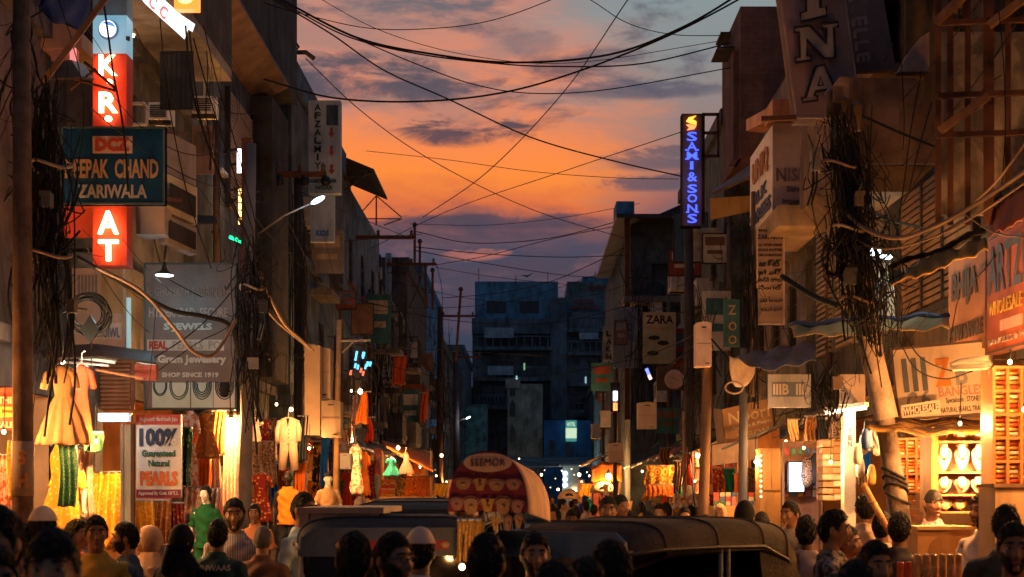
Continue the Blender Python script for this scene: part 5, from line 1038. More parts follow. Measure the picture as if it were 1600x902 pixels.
for x in (436, 476, 509): c = W(x, 283, 23.8); MB().ball(c, (.09, .07, .09), 12, 8).build('insulator_disc', black, t, True)
def streetlamp(label, base, tip, Y, watt, e=6.):
    t = thing('street_lamp', label, 'lamp', W(*base, Y), group='street lights'); a, b = W(*base, Y), W(*tip, Y-.1); d = (b-a).normalized()
    MB().tube([a, a.lerp(b, .5)+Vector((0, 0, .05)), b], .016, 7).build('arm', steel, t, True)
    MB().ball(b+d*.13, (.15, .08, .045), 14, 8, Matrix.Rotation(-math.atan2(d.z, d.x), 3, 'Y')).build('head', steel, t, True)
    MB().ball(b+d*.13-Vector((0, .05, .025)), (.12, .07, .036), 14, 8, Matrix.Rotation(-math.atan2(d.z, d.x), 3, 'Y')).build('lens', E('lamp_lens', (.95, .97, 1.), e), t, True)
    lamp(t, b+d*.2-Vector((0, .25, .2)), watt, (.9, .95, 1.), .1); return t
streetlamp('glowing street light on the left lamp pole under the tall sign', (404, 365), (486, 318), 22, 7)
streetlamp('far glowing street light in front of the teal wall', (716, 660), (728, 654), 70, 30)
pole('left steel pole with long crossarm against the dim sky', (545, 360), (547, 800), 36, .1, M('pole_rust', (.10, .05, .04), .8), ((532, 650, 371, 0),))
pole('grey concrete pole with crossarm above the blue block', (607, 396), (607, 800), 46, .12, conc, ((604, 682, 413, 0),))
pole('rusty short pole with crossarm nearest the end block', (688, 480), (687, 800), 60, .14, M('pole_rust', (.10, .05, .04)), ((690, 742, 494, 0),))
pole('thin dark pole carrying the far street light', (712, 552), (714, 800), 70, .16, M('pole_dark', (.06, .05, .05)), ((712, 752, 558, 0),))
t = pole('thin bamboo-coloured pole with bracket left of the stalls', (530, 500), (524, 800), 21.5, .045, M('pole_bamboo', (.5, .3, .15), .8)); MB().bar(W(531, 533, 21.4), W(579, 532, 21.4), .03).build('bracket', steel, t); MB().bar(W(535, 552, 21.4), W(553, 533, 21.4), .025).build('brace', steel, t)
t = pole('tall concrete pole leaning right, wrapped with cables, front of bangle shop', (1303, 150), (1416, 868), 13, .086, M('pole_warm', (.16, .12, .09), .9, .4, 5., .4, .5, 30.))
for x, y in ((1298, 140), (1318, 152), (1338, 160)): MB().lathe([(.04, 0), (.055, .02), (.05, .2), (.06, .22), (.03, .26)], W(x, y+45, 12.8), 10).build('insulator', M('porcelain', (.12, .07, .05)), t, True)
MB().box(W(1299, 0, 12.8).x, W(1314, 0, 12.8).x, 12.7, 12.8, W(0, 163, 12.8).z, W(0, 139, 12.8).z).build('junction_box', M('panel_brown', (.2, .12, .08), .7), t)
MB().lathe([(.16, 0), (.16, 1.0)], W(1376, 655, 12.9), 14).build('notice_wrap', M('paper_wrap', (.58, .44, .34), .9, .2), t) if False else None
p = W(1376, 640, 12.95); MB().tube([W(1356, 525, 12.97), W(1385, 655, 12.97)], [.102, .108], 14, False).build('notice_wrap', M('paper_wrap', (.34, .25, .19), .9, .35, 6., .4, .5), t, True)
for y in (740, 752, 764, 778): 
    c = W(1390+(y-700)*.157, y, 13); MB().tube([c+Vector((.105*math.cos(a), .105*math.sin(a), .05*math.sin(a+y)))for a in np.linspace(0, 6.3, 16)], .014, 5).build('tie', M('cable_black', (.012, .012, .013)), t, True)
pole('dull grey steel pole in front of the Noori board', (1163, 545), (1160, 800), 18, .06, M('pole_bluegrey', (.13, .125, .13), .7, .2)); pole('brown wooden pole under the tall pale feeder box', (1106, 570), (1099, 800), 19.3, .075, M('pole_wood', (.19, .11, .065), .85, .3))
pole('thin bright pole beside the hanging red dress', (1069, 642), (1070, 800), 26, .04, M('pole_bamboo', (.5, .3, .15))); pole('dark pole carrying the blue neon tower sign', (1076, 330), (1078, 800), 27.5, .1, M('pole_dark', (.06, .05, .05)))
pole('concrete pole with broken steel arms high on the left roofline', (451, 64), (452, 145), 27, .05, M('pole_slate', (.08, .09, .11), .8)) if False else None
t = thing('roof_antenna', 'rooftop mast with bent cross pipes against the pink sky, left', 'mast', W(452, 145, 27))
MB().tube([W(452, 148, 27), W(451, 64, 27)], .045, 8).build('mast', M('pole_slate', (.08, .09, .11), .8), t, True); MB().tube([W(438, 82, 26.9), W(478, 82, 26.9), W(491, 92, 26.9)], .045, 8).build('cross_pipe', M('pipe_brown', (.12, .08, .06)), t, True)
MB().tube([W(446, 42, 26.9), W(467, 74, 26.9), W(461, 79, 26.9)], .025, 6).build('strut', iron, t); MB().tube([W(444, 43, 26.9), W(462, 43, 26.9)], .03, 6).build('stub', iron, t); MB().tube([W(442, 70, 26.9), W(465, 70, 26.9)], .02, 6).build('bar', iron, t); MB().tube([W(431, 104, 26.9), W(452, 88, 26.9)], .02, 6).build('brace', iron, t)
t = thing('roof_post', 'short blue-grey roof post right of the mast', 'post', W(468, 145, 27)); MB().tube([W(468, 150, 27), W(468, 108, 27)], .04, 8).build('shaft', M('pole_slate', (.08, .09, .11)), t, True); MB().box(W(464, 0, 27).x, W(472, 0, 27).x, 26.95, 27.05, W(0, 150, 27).z-.03, W(0, 150, 27).z).build('foot', iron, t)
t = thing('roof_antenna', 'spider-like wire antenna on the roof, centre left', 'antenna', W(588, 345, 44))
MB().tube([W(588, 306, 44), W(588, 352, 44)], .025, 5).build('mast', iron, t); m = MB()
for a, b in (((588, 306), (562, 335)), ((588, 306), (628, 340)), ((562, 342), (628, 342)), ((600, 352), (628, 342))): m.tube([W(*a, 44), W(*b, 44)], .018, 4)
m.build('guy_wire', iron, t, kind='stuff')
for i, (x, y) in enumerate(((648, 354), (665, 418), (676, 425), (656, 380), (720, 455))):
    t = thing('roof_pipe', ['stub pipe on the long crossarm tip', 'thin standing pipe left of the tall ladder mast', 'tall ladder-like mast over the left roofs', 'slim drop rod beneath the long crossarm', 'slanting rust pole beside the end block'][i], 'pipe', W(x, y+60, 50)); MB().tube([W(x-(8 if i == 4 else 0), y+(110 if i == 4 else 60), 50), W(x, y, 50)], .05, 6).build('shaft', rust, t); MB().lathe([(.06, 0), (.09, .06), (.05, .14)], W(x, y, 50), 8).build('cap', iron, t)
# ------------------------------------------------------------ lamps of the shops
ORD = ['first', 'second', 'third', 'fourth', 'fifth', 'sixth', 'seventh', 'eighth', 'ninth', 'tenth', 'eleventh', 'twelfth', 'thirteenth', 'fourteenth', 'fifteenth', 'sixteenth']
GAIN = 5.5                                               # how strong the shop bulbs burn
def bulb(label, px, py, Y, watt=40, colr=WARM, r=.04, e=30., up=.35, group='bare bulbs over the stalls'):
    if r == .03: r = .017
    t = thing('light_bulb', label, 'bulb', W(px, py, Y), group=group); p = W(px, py, Y)
    MB().ball(p, (r, r, r*1.15), 12, 8).build('globe', E('bulb_%d' % int(e*10), (1., .72, .38) if colr[2] < .5 else (.9, .95, 1.), e), t, True)
    MB().lathe([(r*.5, r*1.05), (r*.55, r*2.2), (r*.2, r*2.6)], p, 10).build('socket', black, t, True); MB().tube([p+Vector((0, 0, r*2.5)), p+Vector((.01, 0, up))], .005, 5).build('cord', M('cable_black', (.012, .012, .013)), t)
    lamp(t, p, watt*GAIN, colr, r*1.35); return t
# ------------------------------------------------------------ garments and cloth
def dress(label, px, top, bot, Y, mat, wt=16, wb=40, sleeves=True, folds=9, seed=0, cat='dress', name='dress', flare=1., group=None):
    """gown on a hanger: shoulders, waist and a pleated skirt"""
    k = Y/F; h = (bot-top)*k; a, b = wt*k/2, wb*k/2; t = thing(name, label, cat, W(px, bot, Y), group=group); c = W(px, top, Y); rings = []
    for v in np.linspace(0, 1, 22):
        if v < .12: r = lerp(a*.45, a, v/.12)
        elif v < .38: r = lerp(a, a*.72, (v-.12)/.26)
        else: r = lerp(a*.72, b, ((v-.38)/.62)**(.75*flare))
        f = .16*max(0, (v-.3)/.7); sw = .04*wb*k*math.sin(seed*1.7+v*2.5)
        w_ = lambda q: 1+f*(math.sin(folds*q+seed+.8*math.sin(v*4+q))+.5*math.sin((folds*2+1)*q+seed*2))+.02*math.sin(v*31+q*3)
        rings.append([c+Vector((sw+r*math.cos(q)*w_(q), r*.42*math.sin(q)*w_(q), -h*v*(1+.015*math.sin(5*q+seed)*v))) for q in np.linspace(0, 6.2832, 72, endpoint=False)])
    MB().loft(rings).build('gown', mat, t, True)
    if sleeves:
        for s in (-1, 1): MB().tube([c+Vector((s*a*.7, 0, -h*.05)), c+Vector((s*a*1.25, -.02, -h*.12)), c+Vector((s*a*1.55, -.03, -h*.3))], [a*.3, a*.36, a*.32], 9).build('sleeve', mat, t, True)
    MB().tube([c+Vector((-a*.8, 0, -h*.02)), c+Vector((0, 0, h*.05)), c+Vector((a*.8, 0, -h*.02))], .008, 5).tube([c+Vector((0, 0, h*.05)), c+Vector((0, 0, h*.05+.08)), c+Vector((.03, 0, h*.05+.1))], .006, 5).build('hanger', steel, t)
    return t
def cloth(label, x0, y0, x1, y1, Y, mat, folds=5, seed=0, cat='cloth', name='hanging_cloth', taper=0., dep=.05, group=None, trim=None):
    rd = random.Random(seed); t = thing(name, label, cat, W((x0+x1)/2, y1, Y), group=group); ph = rd.uniform(0, 6); g = []
    for v in np.linspace(0, 1, 12):
        row = []
        for u in np.linspace(0, 1, 30):
            cx = lerp(x0, x1, lerp(u, .5, taper*(1-v)*.7)); q = W(cx+2*math.sin(v*4+ph), lerp(y0, y1, v)+(1.5*math.sin(u*9+ph) if v > .9 else 0), Y)
            q.y += dep*(.3+v)*math.sin(folds*6.28*u+ph+.6*math.sin(v*5)); row.append(q)
        g.append(row)
    MB().sheet(g, (0, .012, 0)).build('drape', mat, t, True)
    a, b = W(x0-2, y0, Y), W(x1+2, y0, Y); MB().tube([a, b], .012, 6).build('rail', steel, t)
    if trim: MB().sheet([[p+Vector((0, -.012, 0)) for p in r] for r in g[-3:]], (0, .004, 0)).build('border', trim, t, True)
    return t
pe = CL('cloth_peach', (.72, .42, .22)); og = CL('cloth_orange', (.75, .2, .03)); ylw = CL('cloth_yellow', (.75, .38, .03), pat=((.85, .6, .2), 26., 'dots')); rdc = CL('cloth_red', (.55, .05, .02)); wht = CL('cloth_white', (.75, .66, .58)); flo = CL('cloth_floral', (.72, .6, .5), pat=((.6, .16, .06), 14., 'blotch'))
brn = CL('cloth_brown', (.30, .12, .04), pat=((.5, .26, .06), 22., 'dots')); grs = CL('sequin_green', (.10, .32, .2), rough=.3, metal=.5, pat=((.5, .62, .45), 60., 'dots')); dkp = CL('cloth_dark_print', (.05, .035, .03), pat=((.35, .24, .18), 18., 'rings')); grn2 = CL('cloth_green', (.015, .10, .035)); blu2 = CL('cloth_blue', (.02, .16, .6)); tqs = CL('cloth_turquoise', (.05, .5, .5)); pnk = CL('cloth_pink', (.65, .2, .16)); dgr = CL('cloth_dark_green', (.02, .07, .04), pat=((.2, .3, .12), 16., 'dots')); mrn = CL('cloth_maroon', (.18, .02, .02), pat=((.5, .25, .06), 20., 'dots'))
navy = CL('cloth_navy', (.02, .025, .04)); gold = CL('cloth_gold_print', (.75, .42, .08), pat=((.32, .08, .02), 5., 'rings')); shr = CL('cloth_sheer_pink', (.8, .52, .4), pat=((.85, .75, .65), 24., 'dots'))
# left front stall
dress('large peach frock with ruffled hem hung under the left canopy', 96, 572, 694, 11.9, pe, 34, 78, True, 11)
dress('orange-red long kurta hanging behind the peach frock', 128, 572, 690, 12.6, rdc, 26, 34, True, 6, 2)
dress('yellow-orange gown with sequined neckline below the peach frock', 92, 694, 856, 12.4, ylw, 34, 70, False, 9, 1)
cloth('long green sequin dupatta panel on the yellow gown stand', 92, 694, 120, 792, 12.1, grs, 3, 2, dep=.03)
cloth('second yellow saree drape hanging right of the sequin panel', 138, 738, 186, 858, 13, ylw, 4, 4); cloth('green and gold folded cloth poking out beside the tube light', 131, 676, 160, 706, 12.6, dgr, 3, 3)
cloth('yellow cloth behind the nearest left pole', 14, 690, 30, 782, 11.8, ylw, 2, 5); cloth('beige sheer curtain on the left stall side', 118, 700, 146, 810, 12.9, shr, 4, 9)
cloth('cream bundle of cloth hanging left of the marked pole', -8, 712, 14, 800, 11.8, flo, 3, 6)
sign('shop_sign', 'red SALE board at the left edge behind the pole', rc(-14, 606, 26, 672, 11.9), M('board_red', (.5, .08, .04), .7), (('THE', -2, 620, 22, 631, cream, .03), ('#', -10, 636, 24, 652, gold), ('SALE', -4, 659, 22, 669, cream, .04)), .05, px=(-14, 606, 26, 672))
t = thing('glass_door', 'pale lit door frame right of the yellow drapes', 'door', W(200, 830, 14.2))
for a, b, mt in ((188, 193, steel), (204, 209, M('frame_brown', (.09, .06, .045)))): MB().box(W(a, 0, 14.2).x, W(b, 0, 14.2).x, 14.2, 14.26, .13, W(0, 662, 14.2).z).build('frame', mt, t)
MB().box(W(193, 0, 14.2).x, W(204, 0, 14.2).x, 14.22, 14.24, .13, W(0, 664, 14.2).z).build('pane', M('door_pale', (.45, .5, .46), .4, .1), t)
# second left shop
dress('cream floral frock left of the brown gown', 296, 642, 762, 15.6, flo, 20, 30, True, 7, 1); dress('brown and gold short gown on the shop front', 322, 646, 716, 15.8, brn, 26, 36, False, 8)
cloth('orange striped saree hanging under the brown gown', 306, 716, 328, 800, 15.9, og, 4, 1); cloth('beige striped saree beside the orange one', 330, 712, 344, 806, 16, shr, 2, 2); cloth('bright pink-white sheer dupatta below the glaring bulb', 348, 650, 373, 800, 16.4, shr, 4, 3); cloth('dark green printed cloth behind the pearls sign', 282, 668, 298, 760, 15.2, dgr, 2, 4); cloth('cream lace drape behind the green-dress mannequin', 286, 762, 312, 850, 15.4, flo, 3, 8)
cloth('dark-brown patterned shawl left of the orange vest', 396, 690, 432, 760, 19.4, dkp, 4, 5); dress('dark embroidered gown below the pale hanging shirt', 408, 740, 815, 19.2, mrn, 22, 40, True, 7, 2); dress('small pale shirt hanging beside the cable pole', 398, 652, 690, 19, wht, 16, 18, True, 4, 0, 'shirt', 'hanging_shirt'); cloth('deep blue cloth left of the orange vest', 422, 724, 434, 795, 19.6, blu2, 2, 6)
cloth('bright blue long cloth right of the feeder box', 501, 684, 513, 764, 22.5, blu2, 2, 7); cloth('black and orange striped scarf by the small bulb', 488, 690, 500, 770, 22.6, CL('cloth_stripe_orange', (.03, .025, .025), pat=((.7, .3, .08), 6., 'blotch')), 2, 8); cloth('white shirt rack end behind the orange vest', 466, 738, 482, 792, 22.8, wht, 3, 9); cloth('row of dark jackets under the feeder box', 512, 686, 530, 790, 23, dkp, 4, 2)
# child's pale suit on a hanger
k = 19/F; t = thing('hanging_suit', "child's pale three-piece suit hanging above the orange vest", 'suit', W(451, 735, 19)); c = W(451, 652, 19)
rings = [[c+Vector((math.cos(q)*a*k, math.sin(q)*a*k*.45, -z*k)) for q in np.linspace(0, 6.2832, 24, endpoint=False)] for z, a in ((0, 5), (4, 14), (14, 15), (30, 13.5), (40, 15), (42, 13))]
MB().loft(rings).build('jacket', CL('suit_cream', (.70, .52, .40)), t, True)
for s in (-1, 1):
    MB().tube([c+Vector((s*13*k, 0, -6*k)), c+Vector((s*17*k, -.02, -20*k)), c+Vector((s*17*k, -.05, -38*k))], [4.2*k, 4.4*k, 3.6*k], 9).build('sleeve', CL('suit_cream', (.7, .52, .4)), t, True)
    MB().tube([c+Vector((s*6*k, 0, -40*k)), c+Vector((s*8*k, 0, -60*k)), c+Vector((s*10*k, 0, -83*k))], [7.4*k, 7*k, 6.2*k], 12).build('trouser_leg', CL('suit_cream2', (.66, .48, .36)), t, True)
MB().prism([(-2.5*k, 0), (2.5*k, 0), (0, -14*k)], c+Vector((0, -14*k*.5, -2*k)), (1, 0, 0), (0, 0, 1), (0, -.01, 0)).build('shirt_front', ink, t); MB().tube([c+Vector((0, 0, 0)), c+Vector((0, 0, 10*k)), c+Vector((2*k, 0, 12*k))], .008, 5).build('hanger', steel, t)
for i in range(3): MB().ball(c+Vector((1*k, -7.2*k, (-20-6*i)*k)), .008, 6, 5).build('button', ink, t)
plw = M('mannequin_white', (.74, .66, .58), .4, .06, streak=0, bump=0); pdk = M('mannequin_tan', (.5, .33, .2), .45, .08, streak=0, bump=0)
person('small black mannequin wearing an orange sleeveless waistcoat', 450, 735, 17.6, 0, CL('vest_orange', (.80, .28, .03)), navy, 'none', 'down', 'none', mannequin=M('mannequin_black', (.03, .025, .022), .4, 0, streak=0, bump=0), cat='mannequin', name='mannequin', seed=1, scale=.72)
person('bare white and tan female mannequin with dark cap', 513, 738, 17.5, 20, CL('bodice_tan', (.55, .33, .16)), navy, 'none', 'down', 'short', mannequin=plw, fem=True, cat='mannequin', name='mannequin', cap=navy, scale=.62)
person('white-faced mannequin in green dress with long dark wig', 322, 758, 13.8, -12, grn2, grn2, 'long', 'down', 'short', mannequin=plw, fem=True, cat='mannequin', name='mannequin', seed=1, scale=.66)
cloth('beige sheer scarf draped beside the green-dress mannequin', 331, 764, 345, 850, 13.9, shr, 2, 12)
person('pale-faced mannequin above the green sequin panel', 106, 700, 12.7, 8, ylw, ylw, 'short', 'down', 'short', mannequin=M('mannequin_mint', (.45, .5, .42), .4, .06, streak=0, bump=0), fem=True, cat='mannequin', name='mannequin', scale=.6)
bulb('glaring bare bulb right of the pearls sign', 361, 662, 16.1, 85, r=.055, e=40.); bulb('small glaring bulb behind the white suit', 483, 701, 20.5, 30, r=.03); bulb('cold white bulb at the top of the left clothes rack', 98, 566, 12.2, 26, (1., .78, .5), r=.03); bulb('bulb inside the front-left stall', 150, 690, 12.4, 55, r=.03, e=6.); bulb('pinkish-white bulb behind the orange-red kurta', 142, 587, 13.2, 14, (1, .6, .4), r=.03, e=8.)
bulb('hidden bulb above the hanging brown gown', 335, 640, 16.4, 40, r=.03, e=10.); bulb('bulb above the white child suit', 432, 632, 17.6, 30, r=.03, e=14.); bulb('pair bulb left of the dark shirt rack', 455, 640, 18.5, 16, r=.025, e=14.); bulb('bulb over the far-left yellow cloth', 6, 675, 11.2, 22, r=.03, e=8.)
for lab, X_, Y_, z_, w_ in (('unseen bulb inside the nearest left shop, third from the camera', -4.75, 10.7, 2.5, 30), ('unseen bulb inside the nearest left shop, fourth from the camera', -4.6, 11.8, 2.5, 26), ('unseen bulb inside the nearest right shop, third from the camera', 4.6, 10.0, 2.5, 30), ('unseen bulb inside the nearest right shop, second from the camera', 4.6, 7.4, 2.5, 16), ('unseen bulb inside the nearest right shop, first from the camera', 4.6, 4.6, 2.5, 12), ('unseen bulb inside the nearest left shop, first from the camera', -4.6, 4.6, 2.5, 12), ('unseen bulb inside the nearest left shop, second from the camera', -4.6, 7.4, 2.5, 16)):
    bulb(lab, 820+X_*F/Y_, 770-(z_-CH)*F/Y_, Y_, w_, r=.03, e=10.)  # bulbs out of view, added to light the nearest people
# mid-left stalls
dress('white and orange gown at the stall past the meter box', 556, 694, 772, 27, flo, 12, 22, True, 6); dress('orange gown beside the white one at the stall', 569, 706, 774, 27.4, og, 12, 20, True, 6, 1)
dress('turquoise frock standing over the folded cloth stack', 611, 716, 743, 31, tqs, 10, 26, True, 7); dress('pink frock right of the turquoise one', 634, 708, 741, 31.5, pnk, 10, 24, False, 7)
cloth('red and gold embroidered cloth on the sloping stall front', 632, 744, 676, 776, 34, CL('cloth_red_gold', (.55, .07, .02), pat=((.8, .4, .08), 10., 'rings')), 6, 3); cloth('orange flag-like cloth hanging over the left stalls', 556, 612, 578, 662, 27, og, 2, 1, taper=.9); cloth('second orange flag-like cloth below the first', 570, 652, 584, 690, 27.5, rdc, 2, 2, taper=.9); cloth('chain of orange and white cloths by the bamboo pole', 548, 618, 556, 690, 25, flo, 2, 3); cloth('red banner hanging in the mid-left row', 614, 556, 634, 602, 36, CL('cloth_banner', (.3, .05, .02)), 2, 3); cloth('small red banner deeper in the mid-left row', 656, 614, 666, 660, 48, CL('cloth_banner', (.3, .05, .02)), 2, 4)
for i in range(6):
    a = W(597, 776-4.5*i, 30.5); o = thing('folded_cloth', '%s folded cloth from the bottom of the stack under the turquoise frock' % ORD[i], 'cloth', a, group='folded cloths in the stall stack'); MB().loft([[a+Vector((x_*.27+.13, y_*.2, z_)) for x_, y_ in ((-.5, -.5), (.5, -.5), (.53, 0), (.5, .5), (-.5, .5), (-.53, 0))] for z_ in (.004, .03, .055)]).build('bolt', (ylw, og, pe, rdc, gold, og)[i], o)
t = thing('stall', 'sloping orange-lined stall with awning, mid left', 'stall', W(630, 790, 33)); a, b, c, d = W(596, 690, 34.5), W(668, 712, 34.5), W(604, 700, 31.5), W(676, 738, 31.5)
MB().sheet([[a, b], [c, d]], (0, 0, .04)).build('awning', CL('cloth_awning_orange', (.62, .15, .04)), t); MB().box(W(596, 0, 32).x, W(676, 0, 32).x, 31.8, 32.6, .13, W(0, 776, 32).z).build('counter', wood, t)
for x in (598, 674): MB().tube([W(x, 800, 32), W(x, 705, 32)], .03, 6).build('post', wood, t)
bulb('bulb under the orange stall awning, left', 622, 700, 31, 60, r=.04, e=14.); bulb('bright bulb of the upper-left balcony lights', 563, 612, 25.5, 30, r=.04, e=20.); bulb('white bulb left of the balcony bulb', 549, 611, 25.5, 12, r=.03, e=20.); bulb('bulb deep in the left row of stalls', 690, 712, 50, 60, r=.05, e=16.); bulb('bulb inside the gown stall', 550, 690, 25, 45, r=.03, e=12.); bulb('second bulb deep in the left row', 655, 730, 44, 50, r=.05, e=12.)
t = thing('light_chain', 'cluster of small blue and red lights on the left balcony', 'light', W(562, 595, 28)); rd = random.Random(3)
for i in range(14): p = W(rd.uniform(547, 578), rd.uniform(555, 592), 28); MB().bar(p, p+Vector((.02, 0, .09)), .035).build('led', E('led_blue', (.1, .5, 1.), 2.5) if p.z > W(0, 580, 28).z else E('led_red', (1., .15, .06), 2.), t)
MB().tube([W(547, 592, 28.1), W(562, 553, 28.1), W(580, 592, 28.1)], .01, 5).build('cord', black, t)
# ------------------------------------------------------------ right-hand shops
cloth('gold paisley bedspread hung at the right stall', 1008, 727, 1052, 757, 31, gold, 3, 1, dep=.04); cloth('red fringed border strip below the gold bedspread', 1008, 757, 1052, 776, 30.9, CL('cloth_red_gold', (.55, .07, .02)), 6, 2, dep=.03); dress('small red dress hanging in front of a lit shelf', 1074, 709, 758, 26.5, rdc, 10, 15, True, 5)
t = thing('goods_shelf', 'brightly lit shelf of small goods behind the red dress', 'shelf', W(1092, 792, 28)); p, q = W(1080, 792, 28), W(1106, 702, 28); MB().box(p.x, q.x, 28.3, 28.34, .13, q.z).build('back', pe, t)
for i in range(5): MB().box(p.x, q.x, 27.95, 28.3, p.z+i*.26, p.z+i*.26+.03).build('shelf', cream, t)
rd = random.Random(5)
for i in range(5):
    for j in range(4): a = Vector((p.x+.03+j*.075, 28.05, p.z+i*.26+.031)); o = thing('goods_box', 'small goods box behind the red dress, %s shelf up, %s from left' % (ORD[i], ORD[j]), 'box', a, group='boxes on the bright right shelf'); MB().box(a.x, a.x+.06, 28.03, 28.13, a.z, a.z+rd.uniform(.1, .18)).build('carton', (wht, ylw, pe, pnk)[rd.randint(0, 3)], o)
bulb('bulb over the bright shelf behind the red dress', 1090, 712, 27, 55, r=.04, e=25.); bulb('second bulb of the bright shelf', 1086, 752, 27, 22, r=.03, e=20.)
t = thing('stall', 'jumbled low stall of brass-like trinkets, right of crowd', 'stall', W(1085, 800, 25)); MB().box(W(1050, 0, 25).x, W(1112, 0, 25).x, 24.8, 25.8, .13, W(0, 800, 25).z).build('counter', wood, t)
for i in range(3): MB().box(W(1052, 0, 25).x, W(1110, 0, 25).x, 25.+.25*i, 25.24+.25*i, W(0, 800, 25).z, W(0, 795-8*i, 25).z).build('step', gold, t)
rd = random.Random(8)
for i in range(36):
    a = W(1055+4.6*(i//3)+rd.uniform(-1, 1), 796-8*(i % 3), 24.9+.25*(i % 3)+.1); o = thing('trinket', 'trinket on the %s step of the low stall, %s from the left' % (('lower', 'middle', 'upper')[i % 3], ORD[i//3]), 'trinket', a, group='trinkets on the low stall'); r = rd.uniform(.03, .055); MB().lathe([(r*.6, 0), (r, r*.6), (r*.7, r*1.4), (r*.3, r*2), (r*.5, r*2.4)], a, 8).build('pot', M('brass', (.75, .42, .14), .3, .2, streak=0, metal=.8) if i % 2 else wht, o, True)
t = thing('orange_tarp', 'glowing orange tarp over the far centre-right stall', 'tarp', W(945, 752, 45)); g = [[W(lerp(924, 972, u), lerp(730, 752, v)-8*math.sin(u*2.6)*(1-v)+1.5*math.sin(u*14), 45-v*.8) for u in np.linspace(0, 1, 16)] for v in np.linspace(0, 1, 6)]; MB().sheet(g, (0, .02, .02)).build('sheet', CL('tarp_orange', (.72, .2, .03)), t, True); MB().tube([W(926, 800, 44.6), W(926, 735, 44.6)], .03, 6).build('post', wood, t); MB().tube([W(965, 800, 44.6), W(970, 728, 44.6)], .04, 6).build('post', wood, t)
bulb('glaring bulb at the front of the glowing orange tarp', 951, 745, 43.6, 160, r=.085, e=45., up=.4); bulb('bulb over the far central crowd', 905, 742, 55, 90, r=.06, e=14.)
for i, (x, y, Y, w) in enumerate(((889, 762, 48, 36), (942, 753, 44, 42))):
    t = thing('cart_umbrella', ['left of two pale dome cart umbrellas in the far crowd', 'right of two pale dome cart umbrellas under the bulb'][i], 'umbrella', W(x, 800, Y), group='cart umbrellas'); p = W(x, y+18, Y); r = w/2*Y/F
    MB().lathe([(r, 0), (r*.97, r*.25), (r*.8, r*.55), (r*.45, r*.8), (.02, r*.9)], p, 20).build('canopy', CL('umbrella_beige', (.55, .36, .2)), t, True); MB().tube([p-Vector((0, 0, 1.4)), p+Vector((0, 0, r*.9))], .02, 6).build('pole', steel, t); MB().ball(p+Vector((0, -r*.9, r*.3)), (.14, .02, .09), 10, 6).build('badge', black, t)
# distant market lights at the end of the street
rd = random.Random(12); t0 = [(811, 717), (833, 738), (839, 756), (846, 742), (851, 735), (868, 748), (878, 736), (893, 733), (897, 742), (905, 756), (917, 738), (925, 748), (860, 762), (872, 765), (882, 764), (898, 766)]
for i, (x, y) in enumerate(t0): bulb('tiny far market light at the street end, %s from the left' % ORD[i] if i < 12 else 'tiny low far market light, %s of the low four' % ORD[i-12], x, y, 82+rd.uniform(-6, 6), 26 if i % 4 == 0 else 6, COLD if i % 3 else AMB, rd.choice((.02, .03, .035, .06)), 12., .5, 'far market lights')
t = thing('far_kiosk', 'cold-lit kiosk with round lamps at the far end', 'kiosk', W(893, 790, 84)); p, q = W(880, 790, 84), W(905, 728, 84); MB().box(p.x, q.x, 84, 85.5, 0, q.z).build('body', M('kiosk_pale', (.45, .55, .55), .7), t); MB().box(p.x-.2, q.x+.2, 83.5, 85.5, q.z, q.z+.1).build('roof', pd, t)
for i in range(3): MB().lathe([(.15, 0), (.15, .04)], W(883, 740+9*i, 83.9), 14, 'y').build('lamp_disc', E('disc_cold', (.75, .95, 1.), 2.), t)
t = thing('awning', 'dim sheet awning along the far end shops', 'awning', W(870, 735, 90)); MB().sheet([[W(790, 716, 95), W(960, 716, 95)], [W(800, 730, 88), W(965, 730, 88)]], (0, 0, .05)).build('sheet', pd, t)
for i in range(5): MB().tube([W(800+40*i, 800, 88), W(800+40*i, 730, 88)], .05, 5).build('post', iron, t)
# right middle: valance, doorway clothes, cupboard, screen
t = thing('fascia', 'pinkish white fascia board under the Noori sign', 'fascia', W(1150, 728, 20.6)); MB().slab(W(1113, 728, 20.8), W(1186, 718, 20.5)-W(1113, 728, 20.8), (0, 0, .3), (0, .05, 0)).build('board', M('fascia_cream', (.66, .48, .38), .7), t); MB().slab(W(1186, 716, 20.4), W(1218, 700, 20)-W(1186, 716, 20.4), (0, 0, .28), (0, .05, 0)).build('board', M('fascia_orange', (.66, .28, .08), .7), t)
MB().tube([W(1128, 702, 20.3), W(1220, 664, 19.8)], .02, 6).build('rail', steel, t)
for lab, x0, x1, mt in (('dark red cloth in the doorway under the fascia', 1113, 1130, mrn), ('dark green saree in the doorway under the fascia', 1131, 1148, CL('cloth_bottle_green', (.01, .10, .07))), ('striped suit lengths in the doorway', 1164, 1182, dkp)): cloth(lab, x0, 732, x1, 782, 20.9, mt, 2, x0)
t = thing('cupboard', 'plain orange-lit wooden cupboard with fairy lights', 'cupboard', W(1207, 790, 18.6)); p, q = W(1190, 790, 18.6), W(1224, 700, 18.6); MB().box(p.x, q.x, 18.7, 19.1, .13, q.z).build('carcass', M('ply_warm', (.58, .34, .14), .6, .15), t)
for u in (0.1, .52): MB().box(p.x+(q.x-p.x)*u, p.x+(q.x-p.x)*(u+.38), 18.66, 18.69, p.z+.2, q.z-.05).build('door', M('ply_warm2', (.64, .38, .16), .5, .12), t)
for i in range(9): MB().ball(W(1189, 712+8*i, 18.55), .014, 6, 5).build('fairy_light', E('fairy', (1., .6, .25), 8.), t)
